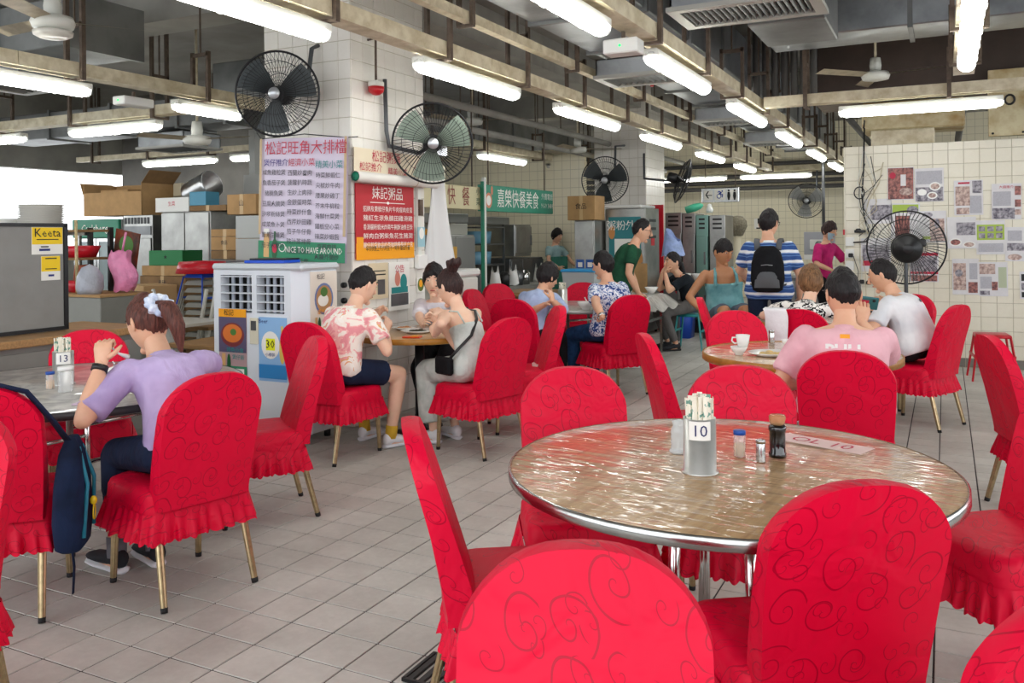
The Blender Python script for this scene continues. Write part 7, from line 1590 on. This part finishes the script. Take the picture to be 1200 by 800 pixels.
mb = MB(); mb.ell((.368, -.18, .43), (.014, .014, .018), 10, 6); mb.tube([(.37, -.18+.02*math.cos(t), .385+.03*math.sin(t)) for t in [2*PI*k/14 for k in range(14)]], .003, 5, None, False, True); mb.build('yellow_charm', M('yellow_charm', 'ecc81e', .4), bp)
# --- red stool by the wall
stool('red plastic stool against the postered wall', .40, 9.75, 0, m_redpl, 1.05, None, .46, .1)
# --- posters on the right wall
m_pa = M('magazine_paper', 'e4e2e4', .5, 0, .06, 12); m_ph1 = M('food_photo', 'b8766c', .5, 0, 0, 28, col2='573638'); m_ph2 = M('street_photo', 'b5b0b8', .5, 0, 0, 26, col2='4f4a58'); m_ph3 = M('dish_photo', 'dcc4b8', .5, 0, 0, 26, col2='8d6c68'); m_gp = M('grey_text_block', 'bdbcc4', .6, 0, .15, 90); m_lime = M('lime_print', 'a9c24a', .5)
def wall_poster(label, x0, x1, y0, y1, items, red=None, mat=None):
    a, b_, z0, z1 = rectY(x0, x1, y0, y1, WY-.012); w_, h_ = b_-a, z1-z0; o = thing('wall_poster', label, 'poster', ((a+b_)/2, WY-.0125, (z0+z1)/2)); o.rotation_euler.y = random.uniform(-.012, .012)
    MB().b2((-w_/2, -.003, -h_/2), (w_/2, 0, h_/2)).build('sheet', mat or m_pa, o)
    patches([(k, x*w_, z*h_, a_*w_, b2*h_, m) for k, x, z, a_, b2, m in items], o, off=-.004)
    if red: texts([(red, h_*.09, 0, h_*.40)], m_inkred, o, off=-.008)
A = [('r', 0, .0, .96, .96, m_ph1), ('r', .1, .1, .2, .35, m_pa), ('e', -.3, .25, .12, .1, m_inkred), ('e', .2, -.25, .25, .12, m_ph3)]
wall_poster('dark red food photo poster at the top of the wall', 1040, 1071, 196, 234, A)
wall_poster('white and black dish poster beside the dark red one', 1072, 1106, 197, 236, [('r', 0, .22, .9, .4, m_gp), ('r', 0, -.28, .95, .42, m_ph2), ('e', .2, -.05, .2, .13, m_porc), ('e', .2, -.05, .15, .09, m_ph3), ('e', -.25, -.22, .16, .1, m_porc), ('e', .1, -.32, .18, .11, m_porc), ('e', .1, -.32, .13, .07, m_ph3)])
wall_poster('faded newspaper page with noodle photos', 1118, 1152, 211, 252, [('r', -.2, .05, .5, .55, m_ph3), ('r', .3, .3, .32, .35, m_ph2), ('r', .25, -.2, .4, .5, m_gp), ('r', -.2, -.38, .45, .18, m_ph3), ('r', -.15, .42, .4, .05, m_inkred)])
wall_poster('magazine page with red headline on the wall', 1162, 1197, 215, 257, [('r', -.15, .08, .6, .4, m_gp), ('r', -.1, -.33, .75, .3, m_ph2), ('r', .38, .3, .2, .25, m_ph1), ('r', .38, -.05, .2, .2, m_ph1), ('r', .38, -.3, .2, .15, m_ph3)], '大廚推介')
wall_poster('small street photo page left of the big fan', 1013, 1045, 233, 262, [('r', .1, -.05, .75, .6, m_ph2)])
wall_poster('page with roast meat photo behind the fan', 1044, 1078, 238, 280, [('r', 0, .35, .9, .22, m_lime), ('r', -.1, -.15, .5, .6, m_ph1), ('e', .25, .3, .2, .12, m_ph2)])
wall_poster('page with a cook portrait above the fan', 1078, 1109, 247, 284, [('r', .15, -.1, .55, .7, m_ph3), ('e', .15, .1, .1, .16, m_ph2), ('e', -.2, .38, .2, .08, m_ph2), ('r', -.25, -.35, .3, .1, m_lime)])
wall_poster('page with cooking photo and two soup bowls', 1110, 1144, 254, 291, [('r', .15, .12, .65, .4, m_ph2), ('e', -.22, -.3, .22, .13, m_porc), ('e', -.22, -.3, .17, .09, m_ph1), ('e', .25, -.38, .22, .1, m_porc), ('e', .25, -.38, .17, .07, m_ph3)])
wall_poster('lime-green page with nine small photos', 1144, 1178, 258, 298, [('r', 0, .15, .95, .45, m_lime)]+[('r', -.3+.3*i, .25-.2*j, .22, .15, m_ph2) for i in range(3) for j in range(2)]+[('r', 0, -.3, .85, .25, m_gp)])
wall_poster('pale page with market photos at the frame edge', 1178, 1206, 266, 306, [('r', -.1, .25, .6, .3, m_gp), ('r', 0, -.08, .85, .22, m_ph2), ('e', -.1, -.38, .3, .09, m_ph3), ('r', .4, .35, .1, .25, m_lime)])
wall_poster('page with diners photo low on the wall', 1116, 1147, 303, 345, [('r', -.22, .0, .48, .75, m_ph3), ('e', -.25, .1, .15, .1, m_ph2), ('r', .3, .15, .3, .45, m_gp), ('r', .28, -.3, .35, .3, m_ph1)])
wall_poster('page with dim sum photo beside the diners page', 1147, 1181, 307, 347, [('r', -.2, .3, .55, .3, m_ph3), ('r', .32, .05, .28, .6, M('pale_green_print', 'b9c2a4', .5)), ('r', -.25, -.1, .4, .35, m_gp), ('r', .05, -.2, .2, .25, m_ph1), ('r', -.3, -.4, .35, .12, m_ph2)])
wall_poster('narrow black photo strip by the frame edge', 1195, 1215, 318, 350, [('r', -.2, .28, .4, .25, m_ink), ('r', -.2, -.05, .4, .25, m_ph2), ('r', -.2, -.35, .4, .2, m_ink)])
wall_poster('large curled food poster low behind the fan', 1009, 1044, 279, 318, [('r', 0, .05, .9, .5, m_ph2), ('r', 0, -.25, .9, .15, m_inkred), ('r', .2, -.4, .5, .12, m_gp)])
wall_poster('photo collage poster with red bands behind the fan', 1066, 1100, 295, 330, [('r', 0, .42, .96, .1, m_inkred), ('r', 0, .1, .9, .5, m_ph2), ('r', 0, -.2, .96, .08, m_inkred), ('r', 0, -.38, .9, .2, m_ph1)])
# --- cables and power boards on the wall end
cb = thing('cable_bundle', 'tangle of black and tan cables hanging on the postered wall', 'cables', (0, 0, 0)); rs = random.Random(11)
def wp(px, py, o=.04): return onY(px, py, WY-o)
MB().tube([wp(1013, 150), wp(1012, 200), wp(1010, 230), wp(1013, 255), wp(1019, 275), wp(1015, 283), wp(1000, 284)], .009, 6).build('black_cable', m_black, cb)
MB().tube([wp(1035, 190), wp(1030, 215), wp(1018, 235), wp(1014, 250)], .006, 6).build('tan_cable', m_trunk, cb)
for k in range(7):
    pts = [wp(1012+rs.uniform(-3, 22), 165+rs.uniform(-10, 40))]; pts += [wp(1012+rs.uniform(-8, 16), 215+j*16+rs.uniform(-6, 6), .05) for j in range(5)]
    MB().tube(pts, .004, 5).build('thin_cable', [m_black, m_trunk, m_offw][k % 3], cb)
MB().tube([wp(1007+6*math.cos(t), 226+7*math.sin(t), .06) for t in [2*PI*k/16 for k in range(16)]], .007, 6, None, False, True).build('cable_loop', m_black, cb); MB().tube([wp(1012, 150), (wp(1012, 150).x, WY+.1, WH+.3)], .009, 6).build('riser', m_black, cb)
sc_ = thing('power_sockets', 'white socket strip with plugs on the wall end', 'sockets', (0, 0, 0))
for k in range(4): p = wp(996, 283+14*k, .02); MB().box((p.x, p.y, p.z), (.09, .03, .10), None, None, .004).build('socket', m_white, sc_)
for px, py in ((997, 299), (1010, 330), (1018, 331), (1006, 270)): p = wp(px, py, .05); MB().box((p.x, p.y, p.z), (.05, .05, .045), None, None, .008).build('plug', m_black, sc_)
p = wp(1008, 271, .03); MB().box((p.x, p.y, p.z), (.12, .05, .03), None, None, .004).build('bracket', m_black, sc_); p = wp(989, 272, .03); MB().box((p.x, p.y, p.z), (.02, .03, .06)).build('red_switch', m_redpl, sc_)
for k in range(3): MB().tube([wp(1000+5*k, 300), wp(1006+4*k, 318), wp(1003+6*k, 345), wp(1000+7*k, 370)], .004, 5).build('flex', [m_black, m_offw, m_trunk][k], sc_)
